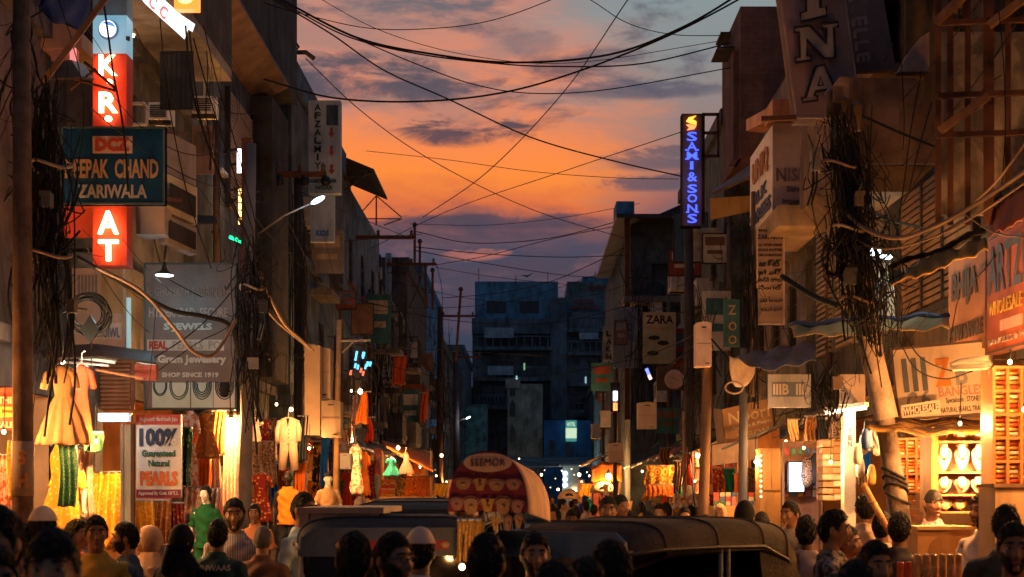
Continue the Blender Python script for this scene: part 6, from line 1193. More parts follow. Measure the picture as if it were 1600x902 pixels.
t = thing('display_case', 'framed display with white screen and hanging bags', 'display', W(1254, 780, 17.6)); p, q = W(1222, 780, 17.6), W(1286, 690, 17.6); m = MB().box(p.x, p.x+.03, 17.6, 17.7, .13, q.z).box(q.x-.03, q.x, 17.6, 17.7, .13, q.z).box(p.x+.03, q.x-.03, 17.6, 17.7, q.z-.04, q.z); m.build('frame', wood, t); MB().box(p.x+.03, q.x-.03, 17.72, 17.75, .5, q.z-.04).build('back', M('board_mauve', (.25, .14, .11), .8), t)
a, b = W(1233, 768, 17.5), W(1255, 723, 17.5); MB().box(a.x, b.x, 17.45, 17.5, a.z, b.z).build('screen', E('screen_cold', (.70, .88, 1.), 3.), t); MB().box(a.x-.02, b.x+.02, 17.51, 17.55, a.z-.02, b.z+.02).build('screen_bezel', black, t); lamp(t, W(1244, 745, 17.2), 6, (.75, .9, 1.), .08)
for i, (x, y0, y1, mt) in enumerate(((1262, 712, 758, dkp), (1273, 708, 760, navy), (1280, 712, 752, blu2))): MB().lathe([(.01, 0), (.07, -.08), (.085, -.25), (.06, -.36), (.01, -.4)], W(x, y0, 17.4), 12).build('hanging_bag', mt, t, True)
t = thing('shelf_unit', 'wall shelf packed with pale boxes left of white pillar', 'shelf', W(1301, 782, 15.7)); p, q = W(1286, 782, 15.7), W(1319, 688, 15.7); MB().box(p.x, q.x, 16.02, 16.05, p.z, q.z).build('back', pe, t)
rows = 9; hh = (q.z-p.z)/rows
for i in range(rows+1): MB().box(p.x, q.x, 15.7, 16.02, p.z+i*hh, p.z+i*hh+.012).build('shelf', M('ply_warm', (.58, .34, .14)), t)
for i in range(rows):
    for j in range(2): a = Vector((p.x+.004+j*(q.x-p.x)*.5, 15.75, p.z+i*hh+.0125)); o = thing('carton', '%s flat carton on the %s shelf up beside the white pillar' % (('left', 'right')[j], ORD[i]), 'box', a, group='cartons on the packed wall shelf'); MB().box(a.x, a.x+(q.x-p.x)*.48, 15.72+random.uniform(0, .03), 15.98, a.z, a.z+hh*random.uniform(.6, .82)).build('case', (wht, M('carton_tan', (.62, .36, .2), .7), M('carton_pale', (.7, .52, .38), .7))[random.randint(0, 2)], o)
bulb('bulb in the carton shelf bay', 1298, 722, 14.9, 34, r=.03, e=14.); bulb('bulb over the screen display', 1256, 700, 16.6, 30, r=.03, e=8.); bulb('bulb under the tarp near the Noori board', 1180, 722, 19, 45, r=.03, e=8.); bulb('bulb in the doorway right of the cupboard', 1228, 690, 17.8, 26, r=.03, e=8.)
t = thing('pillar', 'white square shop pillar with faint letters TEN', 'pillar', W(1328, 830, 14.9)); p, q = W(1319, 830, 14.9), W(1337, 632, 14.9); MB().box(p.x, q.x, 14.9, 15.05, .13, q.z).build('shaft', M('pillar_white', (.62, .57, .53), .6, .1), t); MB().box(p.x-.02, q.x+.02, 14.88, 15.07, q.z, q.z+.06).build('capital', white, t)
for i, ch in enumerate('TEN'): text(ch, W(1325, 678+10*i, 14.89), W(1331, 0, 14.9)-W(1325, 0, 14.9), (0, 0, 8*14.9/F), (0, -1, 0), M('letter_slate', (.12, .13, .16)), t, .004)
# bangle shop: necklace cabinet, shelves, counter
def shelfcase(label, x0, y0, x1, y1, Y, rows, cols, mats, blabel, group, frame, dep=.3):
    t = thing('display_cabinet', label, 'cabinet', W((x0+x1)/2, y1, Y)); p, q = W(x0, y1, Y), W(x1, y0, Y); w, h = q.x-p.x, q.z-p.z; MB().box(p.x, q.x, Y+dep, Y+dep+.03, p.z, q.z).build('back', frame, t)
    for i in range(rows+1): MB().box(p.x, q.x, Y, Y+dep, p.z+h*i/rows-.012, p.z+h*i/rows+.012).build('shelf', frame, t)
    for j in range(cols+1): MB().box(p.x+w*j/cols-.012, p.x+w*j/cols+.012, Y-.004, Y+dep-.002, p.z, q.z).build('divider', frame, t)
    me = {}
    for i in range(rows):
        for j in range(cols):
            a = Vector((p.x+w*(j+.5)/cols, Y+.06, p.z+h*i/rows+.0125)); o = thing('bangle_box', blabel+', %s shelf up, %s from left' % (ORD[i], ORD[j]), 'box', a, group=group); n = 5
            for s_ in range(n): 
                if 'l' not in me: me['l'] = MB().tube([(-w/cols*.42, 0, 0), (w/cols*.42, 0, 0)], h/rows/n*.46, 8).mesh('roll', True)
                r_ = link('roll', me['l'], mats[(i+j+s_) % len(mats)], o); r_.matrix_parent_inverse = Matrix.Identity(4); r_.location = (0, 0, h/rows/n*(s_+.5))
    return t
gb = M('bangle_gold', (.80, .40, .10), .3, .2, 9., 0, metal=.6); rb = M('bangle_red', (.62, .10, .03), .35, .2, 9., 0, metal=.3); pb_ = M('bangle_pearl', (.75, .55, .38), .35, .2, 9., 0)
shelfcase('tall orange bangle cabinet at the right edge', 1553, 574, 1640, 758, 11.6, 5, 4, (gb, rb, gb, pb_), 'bangle row in the tall orange cabinet', 'bangle rows in the tall cabinet', M('cabinet_orange', (.62, .24, .06), .5, .15)); shelfcase('lower bangle rack behind the leaning pole', 1402, 686, 1447, 768, 14.6, 3, 3, (rb, gb, pb_, og), 'bangle row behind the leaning pole', 'bangle rows behind the pole', M('cabinet_brown', (.3, .13, .05), .5, .15))
t = thing('glass_cabinet', 'open lit cabinet of necklace busts, bangle shop', 'cabinet', W(1503, 800, 13)); p, q = W(1460, 800, 13), W(1547, 668, 13); MB().box(p.x, q.x, 13.3, 13.33, p.z, q.z).build('back', M('velvet_cream', (.6, .42, .26), .8), t)
shelves = (676, 738, 772, 800)
for y in (690, 738, 773, 800): MB().box(p.x, q.x, 12.98, 13.3, W(0, y, 13).z-.012, W(0, y, 13).z+.004).build('shelf', M('shelf_red', (.5, .2, .08), .5), t)
for x in (1458, 1547): MB().box(W(x, 0, 13).x-.03, W(x, 0, 13).x+.03, 12.95, 13.33, p.z, q.z).build('side', M('cabinet_orange', (.62, .24, .06)), t)
vel = M('bust_white', (.78, .70, .60), .6, .05, streak=0, bump=0); k = 13/F
bm_ = None
for row, (y, hgt, xs) in enumerate(((736, 42, (1474, 1502, 1529)), (771, 26, (1474, 1502, 1528)), (798, 18, (1476, 1498)), (688, 14, (1470, 1500, 1527)))):
    for x in xs:
        c = W(x, y, 13.1); o = thing('necklace_bust', ['large white necklace bust on the upper cabinet shelf', 'round white necklace bust on the middle cabinet shelf', 'small necklace bust on the bottom cabinet shelf', 'little necklace bust on the cabinet top shelf'][row]+', '+('left', 'second', 'right')[xs.index(x)], 'bust', c, group='necklace busts row %d' % (row+1)); h = hgt*k; w = 12.5*k
        MB().loft([[c+Vector((r_*w*math.cos(a), r_*w*.45*math.sin(a)-.02*z_, z_*h)) for a in np.linspace(0, 6.28, 18, endpoint=False)] for z_, r_ in ((.01, .15), (.12, .45), (.4, .85), (.68, 1.), (.8, .8), (.86, .45), (1., .4))]).build('bust', vel, o, True)
        MB().tube([c+Vector((w*.62*math.sin(a), -w*.5-.004, h*.68-w*.75*math.cos(a))) for a in np.linspace(-2., 2., 18)], .008, 5).build('necklace', gb, o, True); MB().ball(c+Vector((0, -w*.52, h*.68-w*.8)), .016, 8, 6).build('pendant', rb, o, True)
bulb('glaring bulb at the right side of the necklace cabinet', 1541, 722, 12.7, 70, r=.045, e=40.); bulb('bulb above the bangle racks behind the pole', 1425, 672, 14, 55, r=.03, e=14.); bulb('bulb over the shop counter at the right edge', 1578, 566, 11, 34, r=.03, e=14., up=.1); bulb('bulb above the necklace busts', 1500, 662, 12.2, 60, r=.03, e=6.); bulb('bulb in front of the tall orange cabinet', 1600, 640, 10.4, 24, r=.03, e=6.)
t = thing('post', 'orange painted post left of the necklace cabinet', 'post', W(1454, 772, 13.4)); MB().box(W(1447, 0, 13.4).x, W(1461, 0, 13.4).x, 13.4, 13.5, .13, W(0, 680, 13.4).z).build('shaft', M('post_orange', (.62, .3, .10), .6), t); MB().box(W(1445, 0, 13.4).x, W(1463, 0, 13.4).x, 13.38, 13.52, .13, .3).build('base', conc, t)
t = thing('awning', 'dark sagging cloth awning beneath the bangles board', 'awning', W(1470, 680, 12.8)); g = [[W(lerp(1352, 1546, u), lerp(656, 668, v)+14*math.sin(u*3.0)*v+3*math.sin(u*16), 13.4-v*.9) for u in np.linspace(0, 1, 24)] for v in np.linspace(0, 1, 6)]; MB().sheet(g, (0, .01, .015)).build('sheet', CL('awning_dark', (.10, .06, .03), pat=((.4, .2, .04), 5., 'blotch')), t, True)
t = thing('pipe_bracket', 'bent white pipe bracket above the tall orange cabinet', 'pipe', W(1520, 575, 11.8)); MB().tube([W(1545, 560, 11.8), W(1500, 566, 12), W(1488, 571, 12), W(1490, 575, 12), W(1548, 572, 11.7), W(1550, 600, 11.7)], .03, 7).build('tube', cream, t, True)
t = thing('counter', 'plain wooden shop counter in front of the checked-shirt seller', 'counter', W(1475, 868, 12)); p, q = W(1434, 868, 12), W(1516, 828, 12); MB().box(p.x, q.x, 12, 12.45, .13, q.z).build('cabinet', M('counter_ply', (.5, .25, .08), .5, .2), t); MB().box(p.x-.02, q.x+.02, 11.96, 12.47, q.z+.001, q.z+.03).build('top', M('ply_warm', (.58, .34, .14)), t)
MB().prism([(math.cos(a)*.17, math.sin(a)*.17) for a in np.linspace(0, math.pi, 14)], ((p.x+q.x)/2+.03, 11.985, 1.38), (1, 0, 0), (0, 0, 1), (0, .012, 0)).build('inlay', M('ply_dark', (.34, .16, .05), .5), t)
t = thing('counter', 'pale shop counter lettered SHA at the right edge', 'counter', W(1590, 860, 11)); p, q = W(1555, 860, 11), W(1660, 762, 11); MB().box(p.x, q.x, 11, 11.4, .13, q.z).build('cabinet', M('counter_tan', (.58, .36, .18), .6, .15), t); text('SHA', W(1563, 797, 10.99), W(1590, 0, 11)-W(1563, 0, 11), (0, 0, 10*11/F), (0, -1, 0), M('letter_gold2', (.4, .2, .06), .6), t, .006); MB().box(p.x-.02, q.x, 10.96, 11.4, q.z+.001, q.z+.03).build('top', wood, t)
for i in range(8):
    x = 1404+i*13-(0 if i > 1 else 0); top = 866 if i > 1 else 878; c = W(x+3, 930, 9.6); c.z = .75; o = thing('bangle_roll', ['short maroon bangle roll left of the upright rolls', 'second short maroon bangle roll', '%s upright roll of amber bangles from the left, before the counter' % ORD[max(0, i-2)]][min(i, 2)], 'bangles', c, group='upright bangle rolls'); z1 = W(0, top, 9.6).z; r = 5.6*9.6/F
    prof = []
    for j in range(10): z = (z1-.75)*j/10; hh = (z1-.75)/10; prof += [(r*.92, z), (r, z+hh*.2), (r, z+hh*.8), (r*.92, z+hh*.98)]
    MB().lathe([(r*.5, 0)]+prof+[(r*.5, z1-.75)], c, 14).build('roll', (rb if i < 2 else M('bangle_amber', (.66, .34, .12), .35, .25, 14., 0, metal=.3)), o, True)
t = thing('table', 'low stand under the upright bangle rolls', 'table', W(1450, 930, 9.6)); MB().box(W(1398, 0, 9.6).x, W(1510, 0, 9.6).x, 9.4, 9.8, .7, .748).build('top', wood, t)
for x in (1400, 1508): MB().box(W(x, 0, 9.6).x-.02, W(x, 0, 9.6).x+.02, 9.42, 9.78, .13, .699).build('leg', wood, t)
t = thing('led_cluster', 'cluster of cold white LED lamps behind the cables on the right', 'lamp', W(1375, 412, 14.8))
for x, y in ((1354, 403), (1364, 392), (1371, 393), (1360, 397), (1381, 402), (1388, 402)): MB().ball(W(x, y, 14.6), (.045, .03, .025), 10, 6).build('led', E('led_cold', (.8, 1., .95), 9.), t, True)
MB().bar(W(1350, 408, 14.75), W(1392, 408, 14.75), .04).build('bracket', iron, t); lamp(t, W(1372, 402, 14.3), 10, (.7, 1., .9), .08)
t = thing('duct', 'pale green-lit metal duct under the LED cluster', 'duct', W(1386, 460, 15)); MB().box(W(1372, 0, 15).x, W(1398, 0, 15).x, 15, 15.2, W(0, 505, 15).z, W(0, 410, 15).z).build('casing', M('duct_pale', (.5, .56, .52), .5, .15), t); MB().box(W(1370, 0, 15).x, W(1400, 0, 15).x, 14.98, 15.22, W(0, 508, 15).z, W(0, 505, 15).z-.002).build('flange', steel, t)
t = thing('tube_batten', 'warm-white tube lights along the fascia left of the leaning pole', 'light', W(1330, 636, 14.7)); MB().bar(W(1290, 640, 15.2), W(1354, 632, 14.4), .05).build('housing', cream, t); MB().bar(W(1292, 645, 15.15), W(1352, 637, 14.35), .035).build('tube', E('tube_warm', (1., .75, .5), 6.), t); lamp(t, W(1325, 655, 14.6), 28, (1., .62, .3), .1)
# ------------------------------------------------------------ vehicles
def rickshaw(label, x, y, rz, hood, body, visor, ztop=1.7, band=None, rails=False):
    """three-wheeled auto rickshaw, front towards -y"""
    t = thing('auto_rickshaw', label, 'rickshaw', (x, y, .008), rz, local=True); k = ztop/1.72
    def sec(yy, w, zt, zb, n=16, corner=.22):
        out = [Vector((-w, yy, zb))]
        for i in range(n+1):
            a = math.pi*(1-i/n); cx = math.copysign(abs(math.cos(a))**.35, math.cos(a)) if abs(math.cos(a)) > 1e-6 else 0
            out.append(Vector((w*cx, yy, zt-corner+corner*abs(math.sin(a))**.6)))
        out.append(Vector((w, yy, zb))); return out
    st = [(-.98, .55, 1.56, 1.48), (-.93, .60, 1.63, 1.50), (-.6, .63, 1.70, 1.52), (0, .65, 1.72, 1.52), (.6, .65, 1.715, 1.51), (.95, .64, 1.68, 1.40), (1.12, .61, 1.60, 1.30), (1.22, .58, 1.45, 1.2)]
    g = [sec(a, b, c*k, d*k) for a, b, c, d in st]; MB().sheet(g, (0, 0, -.02)).build('hood', hood, t, True)
    # rear curtain with side quarter panels
    MB().sheet([[Vector((p.x, .62, max(p.z, 0) if 0 else p.z)) for p in (Vector((s*.655, 0, 1.42*k)), Vector((s*.655, 0, .8)))]+[Vector((s*.64, 1.0, .8))] for s in (-1,)], (0, .01, 0)) if False else None
    for s in (-1, 1):
        MB().prism([(.55, 1.52*k), (.98, 1.44*k), (1.2, 1.22*k), (1.2, .72), (.75, .72), (.66, .95)], (s*.64, 0, 0), (0, 1, 0), (0, 0, 1), (-s*.02, 0, 0)).build('quarter_panel', hood, t)
        MB().tube([(s*.60, -.92, .75), (s*.59, -.96, 1.1), (s*.575, -.93, 1.52*k)], .022, 8).build('front_post', steel, t); MB().tube([(s*.635, .05, .7), (s*.635, .05, 1.53*k)], .018, 8).build('side_post', steel, t); MB().tube([(s*.64, .14, .7), (s*.64, .14, 1.53*k)], .016, 8).build('side_post', steel, t)
        MB().tube([(s*.6, -.9, .98), (s*.635, .05, .95), (s*.64, .6, .95)], .018, 8).build('side_rail', steel, t)
        MB().tube([(s*.6, -.93, 1.2), (s*.78, -1.0, 1.24)], .01, 6).build('mirror_arm', steel, t); MB().ball((s*.82, -1.0, 1.26), (.06, .025, .08), 12, 8).build('mirror', black, t, True)
    MB().box(-.58, .58, 1.2, 1.23, .72, 1.44*k).build('rear_curtain', hood, t)
    for gi in (2, 3, 4, 5): MB().tube([p+Vector((0, 0, .003)) for p in g[gi]], .009, 5).build('hood_rib', hood, t, True)
    for e in (0, -1): MB().tube([r[e] for r in g], .014, 6).build('hood_piping', M('canvas_piping', (.05, .045, .045), .6), t, True)
    w = MB().prism([(-.57, .98), (.57, .98), (.555, 1.45*k), (.48, 1.52*k), (-.48, 1.52*k), (-.555, 1.45*k)], (0, -.965, 0), (1, .0, 0), (0, 0, 1), (0, .012, 0)); w.build('windscreen', GL('glass_black', (.01, .012, .015), .08), t)
    MB().prism([(-.6, 1.46*k), (.6, 1.46*k), (.585, 1.58*k), (.5, 1.64*k), (-.5, 1.64*k), (-.585, 1.58*k)], (0, -1.0, 0), (1, 0, 0), (0, 0, 1), (0, .03, 0)).build('visor', visor, t)
    if band:
        MB().box(-.36, .36, -1.008, -1.002, 1.50*k, 1.56*k).build('visor_strip', band, t)
        for q in (-.34, 0, .34): MB().ball((q, -1.012, 1.53*k), (.03, .012, .022), 10, 6).build('marker_lamp', M('marker_amber', (.6, .35, .15), .3), t, True)
    MB().loft([[Vector((a*w_, yy, zz)) for a, zz in ((-1, .32), (-1, .98 if yy > -.9 else .9), (1, .98 if yy > -.9 else .9), (1, .32))] for yy, w_ in ((-1.28, .22), (-1.15, .4), (-.95, .6), (-.9, .61))]).build('front_cowl', body, t)
    m = MB().box(-.66, .66, -.2, 1.22, .32, .40).box(-.66, .66, .5, 1.22, .402, .72); m.build('chassis', body, t)
    for s in (-1, 1): MB().box(s*.65-.012, s*.65+.012, -.9, .5, .402, .62).build('side_panel', body, t)
    MB().box(-.58, .58, .52, 1.0, .725, .85).build('seat', M('seat_vinyl', (.06, .02, .02), .5), t); MB().box(-.58, .58, 1.0, 1.15, .725, 1.25).build('seat_back', M('seat_vinyl', (.06, .02, .02)), t); MB().box(-.3, .3, -.35, .0, .405, .78).build('driver_seat', M('seat_vinyl', (.06, .02, .02)), t)
    MB().tube([(-.3, -.66, 1.02), (0, -.72, .98), (.3, -.66, 1.02)], .018, 8).tube([(0, -.72, .98), (0, -.85, .6)], .03, 8).build('handlebar', black, t)
    MB().lathe([(.02, -.06), (.09, -.05), (.1, 0), (.09, .05)], (0, -1.27, .72), 18, 'y').build('headlight', GL('glass_lens', (.5, .5, .48), .1), t, True)
    for wx, wy in ((0, -1.02), (-.56, .85), (.56, .85)):
        o = MB().lathe([(.13, -.05), (.19, -.055), (.205, -.03), (.205, .03), (.19, .055), (.13, .05)], (wx, wy, .205), 22, 'x').build('wheel', M('rubber', (.02, .02, .02), .9), t, True); MB().lathe([(.02, -.04), (.128, -.035), (.128, .035), (.02, .04)], (wx, wy, .205), 16, 'x').build('rim', steel, o, True)
    return t
rickshaw('near rickshaw with blue visor and brown-grey canvas hood, right of centre', 0.86, 10.35, R(-41), M('canvas_taupe', (.075, .062, .056), .9, .35, 3., .25, .5, 50., spec=.12), M('body_green', (.05, .12, .09), .4), M('visor_blue', (.02, .07, .19), .5, .15), 1.71)
rickshaw('blue-grey rickshaw with red marker band and white frame, left of centre', -.96, 10.2, R(6), M('canvas_slate', (.055, .062, .075), .8, .3, 3., .2, .5, 50., spec=.15), M('body_slate', (.12, .13, .15), .5), M('visor_slate', (.10, .12, .16), .5, .15), 1.745, M('band_red', (.35, .04, .04), .5, .1))
rickshaw('dark navy rickshaw hood behind the blue-grey rickshaw', -.92, 13.6, R(-4), M('canvas_navy', (.012, .018, .03), .6, .2), M('body_black', (.03, .03, .03), .4), M('canvas_navy', (.012, .018, .03)), 1.83)
# wooden-sided cart next to the left rickshaw
t = thing('cargo_cart', 'pale-posted cargo cart with cross-braced side, beside the left rickshaw', 'cart', (-1.55, 9.9, .01)); pw = M('cart_wood_pale', (.52, .36, .22), .6, .2)
for x, y in ((-1.50, 9.7), (-1.50, 11.0), (-.98, 11.05)): MB().box(x-.03, x+.03, y-.03, y+.03, .5, 1.755).build('post', pw, t)
MB().box(-1.54, -.96, 9.66, 11.1, 1.757, 1.80).build('roof_board', M('cart_roof', (.46, .32, .22), .6, .2), t); MB().box(-1.46, -1.0, 9.68, 9.72, 1.5, 1.755).build('side_panel', M('cart_panel', (.35, .25, .18), .7), t); MB().bar((-1.47, 9.66, 1.5), (-1.1, 9.66, 1.1), .03).build('brace', iron, t); MB().box(-1.53, -.97, 9.67, 11.1, .45, .5).build('floor', wood, t)
for x in (-1.5, -1.0): MB().lathe([(.2, -.03), (.25, -.02), (.25, .02), (.2, .03)], (x, 10.4, .25), 18, 'x').build('wheel', M('rubber', (.02, .02, .02)), t, True)
# hawker's arched mask stand
Y = 9; t = thing('hawker_stand', 'arched maroon hawker canopy lettered SEEMOR hung with face masks', 'stall', (W(765, 0, Y).x, Y, .01)); k = Y/F; c = W(762, 800, Y)
arch = [(62*math.cos(a), 96*math.sin(a)**.8 if math.sin(a) > 0 else 0) for a in np.linspace(0, math.pi, 24)]; poly = [(x*k, z*k) for x, z in arch]
maro = CL('canopy_maroon', (.16, .025, .035), rough=.6); MB().prism(poly, c, (1, 0, 0), (0, 0, 1), (0, .02, 0)).build('front_panel', maro, t)
g = [[c+Vector((x*k, v, z*k))+Vector((.18*v, 0, -.08*v)) for x, z in arch] for v in np.linspace(.03, .9, 6)]; MB().sheet(g, (0, 0, -.012)).build('canopy', CL('canopy_peach', (.62, .36, .2), rough=.7), t, True)
MB().lathe([(.01, -.012), (1, -.01), (1, 0)], (0, 0, 0), 32, 'y').build('label_oval', M('label_tan', (.5, .32, .22), .7), t).matrix_basis = Matrix.Translation(c+Vector((0, -.004, 77*k))) @ Matrix.Diagonal((38*k, 1, 15*k, 1))
text('SEEMOR', c+Vector((-27*k, -.018, 71*k)), (54*k, 0, 0), (0, 0, 12*k), (0, -1, 0), M('letter_darkred', (.10, .03, .03), .7), t, .004, .0)
fm = M('mask_tan', (.30, .17, .09), .8, .2); fm2 = M('mask_ochre', (.36, .2, .05), .8, .2); fm3 = M('mask_pink', (.3, .15, .11), .8, .2)
for i, (x, z, sx, sz, kind) in enumerate(((-38, 44, 13, 10, 0), (-12, 42, 10, 11, 1), (14, 42, 13, 10, 0), (40, 42, 12, 10, 2), (-48, 12, 10, 12, 2), (-26, 10, 12, 16, 0), (0, 10, 11, 12, 1), (24, 10, 12, 16, 0), (46, 8, 10, 12, 2), (-36, -16, 6, 14, 1), (-12, -18, 6, 14, 1), (12, -18, 6, 14, 1), (32, -18, 6, 14, 2), (48, -14, 6, 12, 0))):
    pg_ = [(-.9, .5), (-.3, .7), (.3, .7), (.9, .5), (.8, -.4), (.4, -.9), (-.4, -.9), (-.8, -.4)] if kind == 0 else ([(-1, .9), (-.3, .9), (0, .1), (.3, .9), (1, .9), (.5, -.8), (-.5, -.8)] if kind == 1 else [(-.8, .6), (0, .8), (.8, .6), (.9, -.1), (.45, -.8), (-.45, -.8), (-.9, -.1)])
    q = thing('face_mask', ['tan cup-shaped', 'ochre V-shaped', 'pink strapped'][kind]+' face mask on the arched stand, '+['top row far left', 'top row left', 'top row right', 'top row far right', 'middle row far left', 'middle row left', 'middle row centre', 'middle row right', 'middle row far right', 'fringe far left', 'fringe left', 'fringe centre', 'fringe right', 'fringe far right'][i], 'mask', c+Vector((x*k, -.02, z*k)), group='masks on the hawker stand')
    MB().prism([(a*sx*k, b*sz*k) for a, b in pg_], c+Vector((x*k, -.028, z*k)), (1, 0, 0), (0, 0, 1), (0, .012, 0)).build('fabric', (fm, fm2, fm3)[kind], q); MB().ball(c+Vector((x*k, -.03, z*k-.1*sz*k)), (sx*k*.3, .012, sz*k*.22), 10, 6).build('print', (fm2, fm, fm)[kind], q, True); MB().tube([c+Vector((x*k+sx*k*1.1*math.sin(a), -.026, z*k+sz*k*.5*math.cos(a)+sz*k*.4)) for a in np.linspace(-2.2, 2.2, 14)], .003, 4).build('strap', fm3, q)
MB().tube([(c.x-.05, Y+.3, .01), (c.x-.05, Y+.3, c.z+.3)], .02, 8).build('pole', steel, t)
cloth('bundle of yellow-brown garlands hanging from the hawker stand', 716, 812, 752, 880, Y-.05, CL('garland', (.34, .2, .06), pat=((.5, .34, .12), 40., 'dots')), 4, 4, taper=-.3)
bulb('small glow lamp low under the hawker stand', 722, 886, 8.6, 3, r=.018, e=14., up=.2)
# motorcycle
t = thing('motorcycle', 'red motorcycle under the grey-shirted rider', 'motorcycle', (W(1240, 0, 12).x, 12.3, .01), R(-62), local=True)
for y in (-.66, .66): o = MB().lathe([(.2, -.04), (.27, -.05), (.30, -.03), (.30, .03), (.27, .05), (.2, .04)], (0, y, .3), 24, 'x').build('wheel', M('rubber', (.02, .02, .02)), t, True); MB().lathe([(.02, -.03), (.2, -.02), (.2, .02), (.02, .03)], (0, y, .3), 18, 'x').build('rim', steel, o, True)
MB().tube([(0, -.35, .78), (0, -.1, .86), (0, .12, .8)], [.1, .15, .1], 12).build('tank', M('tank_red', (.35, .03, .02), .25, .1), t, True); MB().tube([(0, .1, .82), (0, .4, .82), (0, .75, .88)], [.1, .13, .09], 10, True, (1, .5)).build('seat', M('seat_vinyl', (.06, .02, .02)), t, True)
MB().tube([(-.35, -.42, 1.08), (0, -.5, 1.02), (.35, -.42, 1.08)], .016, 8).build('handlebar', black, t); MB().tube([(0, -.5, 1.0), (0, -.66, .3)], .035, 8).build('fork', steel, t); MB().lathe([(.02, -.06), (.08, -.05), (.09, .04)], (0, -.6, .95), 16, 'y').build('headlight', GL('glass_lens', (.5, .5, .48)), t, True); MB().box(-.12, .12, -.25, .25, .3, .65).build('engine', iron, t); MB().box(-.06, .06, .78, .83, .8, .88).build('tail_light', E('tail_red', (1., .06, .03), 4.), t)
# ------------------------------------------------------------ people near the camera
C = lambda n, c, **k: CL('shirt_'+n, c, **k)
person('large blurred dark-haired man looking down, front left', 84, 826, 4.7, 8, C('slate', (.05, .12, .18)), beard=False, skin=1, hair='fringe', seed=1)
person('man cut off by the left edge, dark hair, brown shirt', 0, 792, 5.6, -20, C('brown', (.16, .07, .04)), skin=1, seed=2)
person('person in cream cloth cap with back turned, far left', 66, 794, 9.5, 170, C('dusty', (.22, .14, .1)), hair='short', cap=CL('cap_cream', (.62, .48, .36)))
person('person in teal shirt cut off at the lower left corner', -12, 850, 4.8, 30, C('tealblue', (.05, .2, .28)), skin=0, seed=1); person('dark-haired head between the left pole and cream cap', 32, 818, 9.5, 160, C('umber', (.1, .06, .05)), seed=2)
person('man in orange-red shirt behind the large blurred man', 118, 812, 11.3, 70, C('orange_red', (.62, .1, .02)), skin=1, arms='phone', seed=0)
person('bearded man in profile with blue-grey shirt and backpack', 198, 816, 11.2, -82, C('bluegrey', (.06, .09, .12)), skin=1, beard=True, seed=1)
person('woman in peach headscarf behind the bearded man', 236, 822, 11.6, -70, C('peach2', (.4, .25, .16)), hair='none', veil=CL('scarf_peach', (.50, .30, .17)), fem=True, skin=1)
person('woman all in black veil and robe, lower left', 282, 820, 11, 150, hair='none', veil=CL('veil_black', (.008, .008, .009)), robe=CL('robe_black', (.007, .007, .008)), fem=True)
person('man seen from behind in dark green shirt lettered BUWAAS', 340, 812, 11.4, 180, C('dkgreen', (.03, .06, .05)), back='BUWAAS', seed=0)
person('man facing camera in striped grey shirt', 366, 779, 12.1, 10, C('striped', (.36, .31, .30), pat=((.16, .13, .14), 16., 'stripe')), skin=0, arms='bent', sleeve='long', beard=True, seed=2)
person('balding man from behind in brown shirt', 410, 820, 11.9, 176, C('brown2', (.17, .085, .045)), hair='bald', hairmat=HAIRG, skin=1)
person('man in pale mint shirt in profile beside the rickshaw', 473, 770, 12.2, 62, C('mint', (.42, .5, .46)), skin=0, sleeve='long', seed=1)
person('small woman in orange shawl behind the striped shirt man', 398, 786, 15, 0, C('orange2', (.7, .25, .08)), hair='long', fem=True, skin=1, scale=.8)
person('back of black-haired head in front of the left rickshaw', 553, 832, 6.6, 178, C('darkteal', (.03, .06, .07)), seed=1)
person('man with glasses turned right in front of left rickshaw', 612, 832, 6.8, 48, C('char', (.05, .045, .04)), glasses=True, skin=1, beard=True, seed=2)
person('man in white skullcap seen from behind', 656, 827, 8, 172, C('offwhite', (.5, .4, .33)), hair='short', cap=CL('cap_white', (.6, .46, .34)), seed=0)
person('back of dark head below the hawker stand', 759, 834, 6.2, 165, C('maroon', (.16, .03, .03)), seed=0)
person('man facing camera in cream shirt under the blue visor', 836, 832, 8.0, 6, C('cream', (.45, .36, .28)), skin=1, beard=True, seed=1)
person('dark-haired man turned left before the near rickshaw', 956, 845, 5.9, -150, C('char', (.05, .045, .04)), seed=2, skin=1)
person('top of a black-haired head at the bottom edge, centre', 868, 876, 4.6, 178, C('darkteal', (.03, .06, .07)), seed=2); person('top of a dark head at the bottom edge, right of centre', 915, 872, 5.2, 178, C('umber', (.1, .06, .05)), seed=1)
person('rider in grey shirt looking down, on the red motorcycle', 1236, 783, 13.4, -50, C('grey', (.18, .15, .15)), arms='bars', sit=True, skin=0, sleeve='long', seed=1, scale=.94)
person('youth with quiff in dark floral shirt, profile right', 1301, 797, 9.9, 78, C('floral', (.04, .04, .045), pat=((.30, .24, .22), 20., 'blotch')), hair='quiff', skin=1, seed=1)
person('person in orange-red shirt half hidden behind the youth', 1322, 822, 10.8, 60, C('orange_red', (.62, .1, .02)), skin=1, seed=2)
person('curly dark-haired head at the bottom right, face to camera', 1366, 845, 7.0, 14, C('brown', (.16, .07, .04)), skin=1, seed=2); person('top of a black head at the bottom edge, right', 1338, 876, 5.3, 175, C('char', (.05, .045, .04)), seed=0)
person('person in pale printed shirt behind the leaning pole', 1378, 800, 12.4, 150, C('printed', (.5, .4, .34), pat=((.2, .12, .1), 22., 'blotch')), seed=1)
person('seller in pink checked shirt pointing across the counter', 1457, 763, 12.8, 10, C('checked', (.55, .45, .46), pat=((.34, .17, .2), 30., 'check')), arms='point', sleeve='long', skin=1, hair='bald', seed=0, scale=1.02)
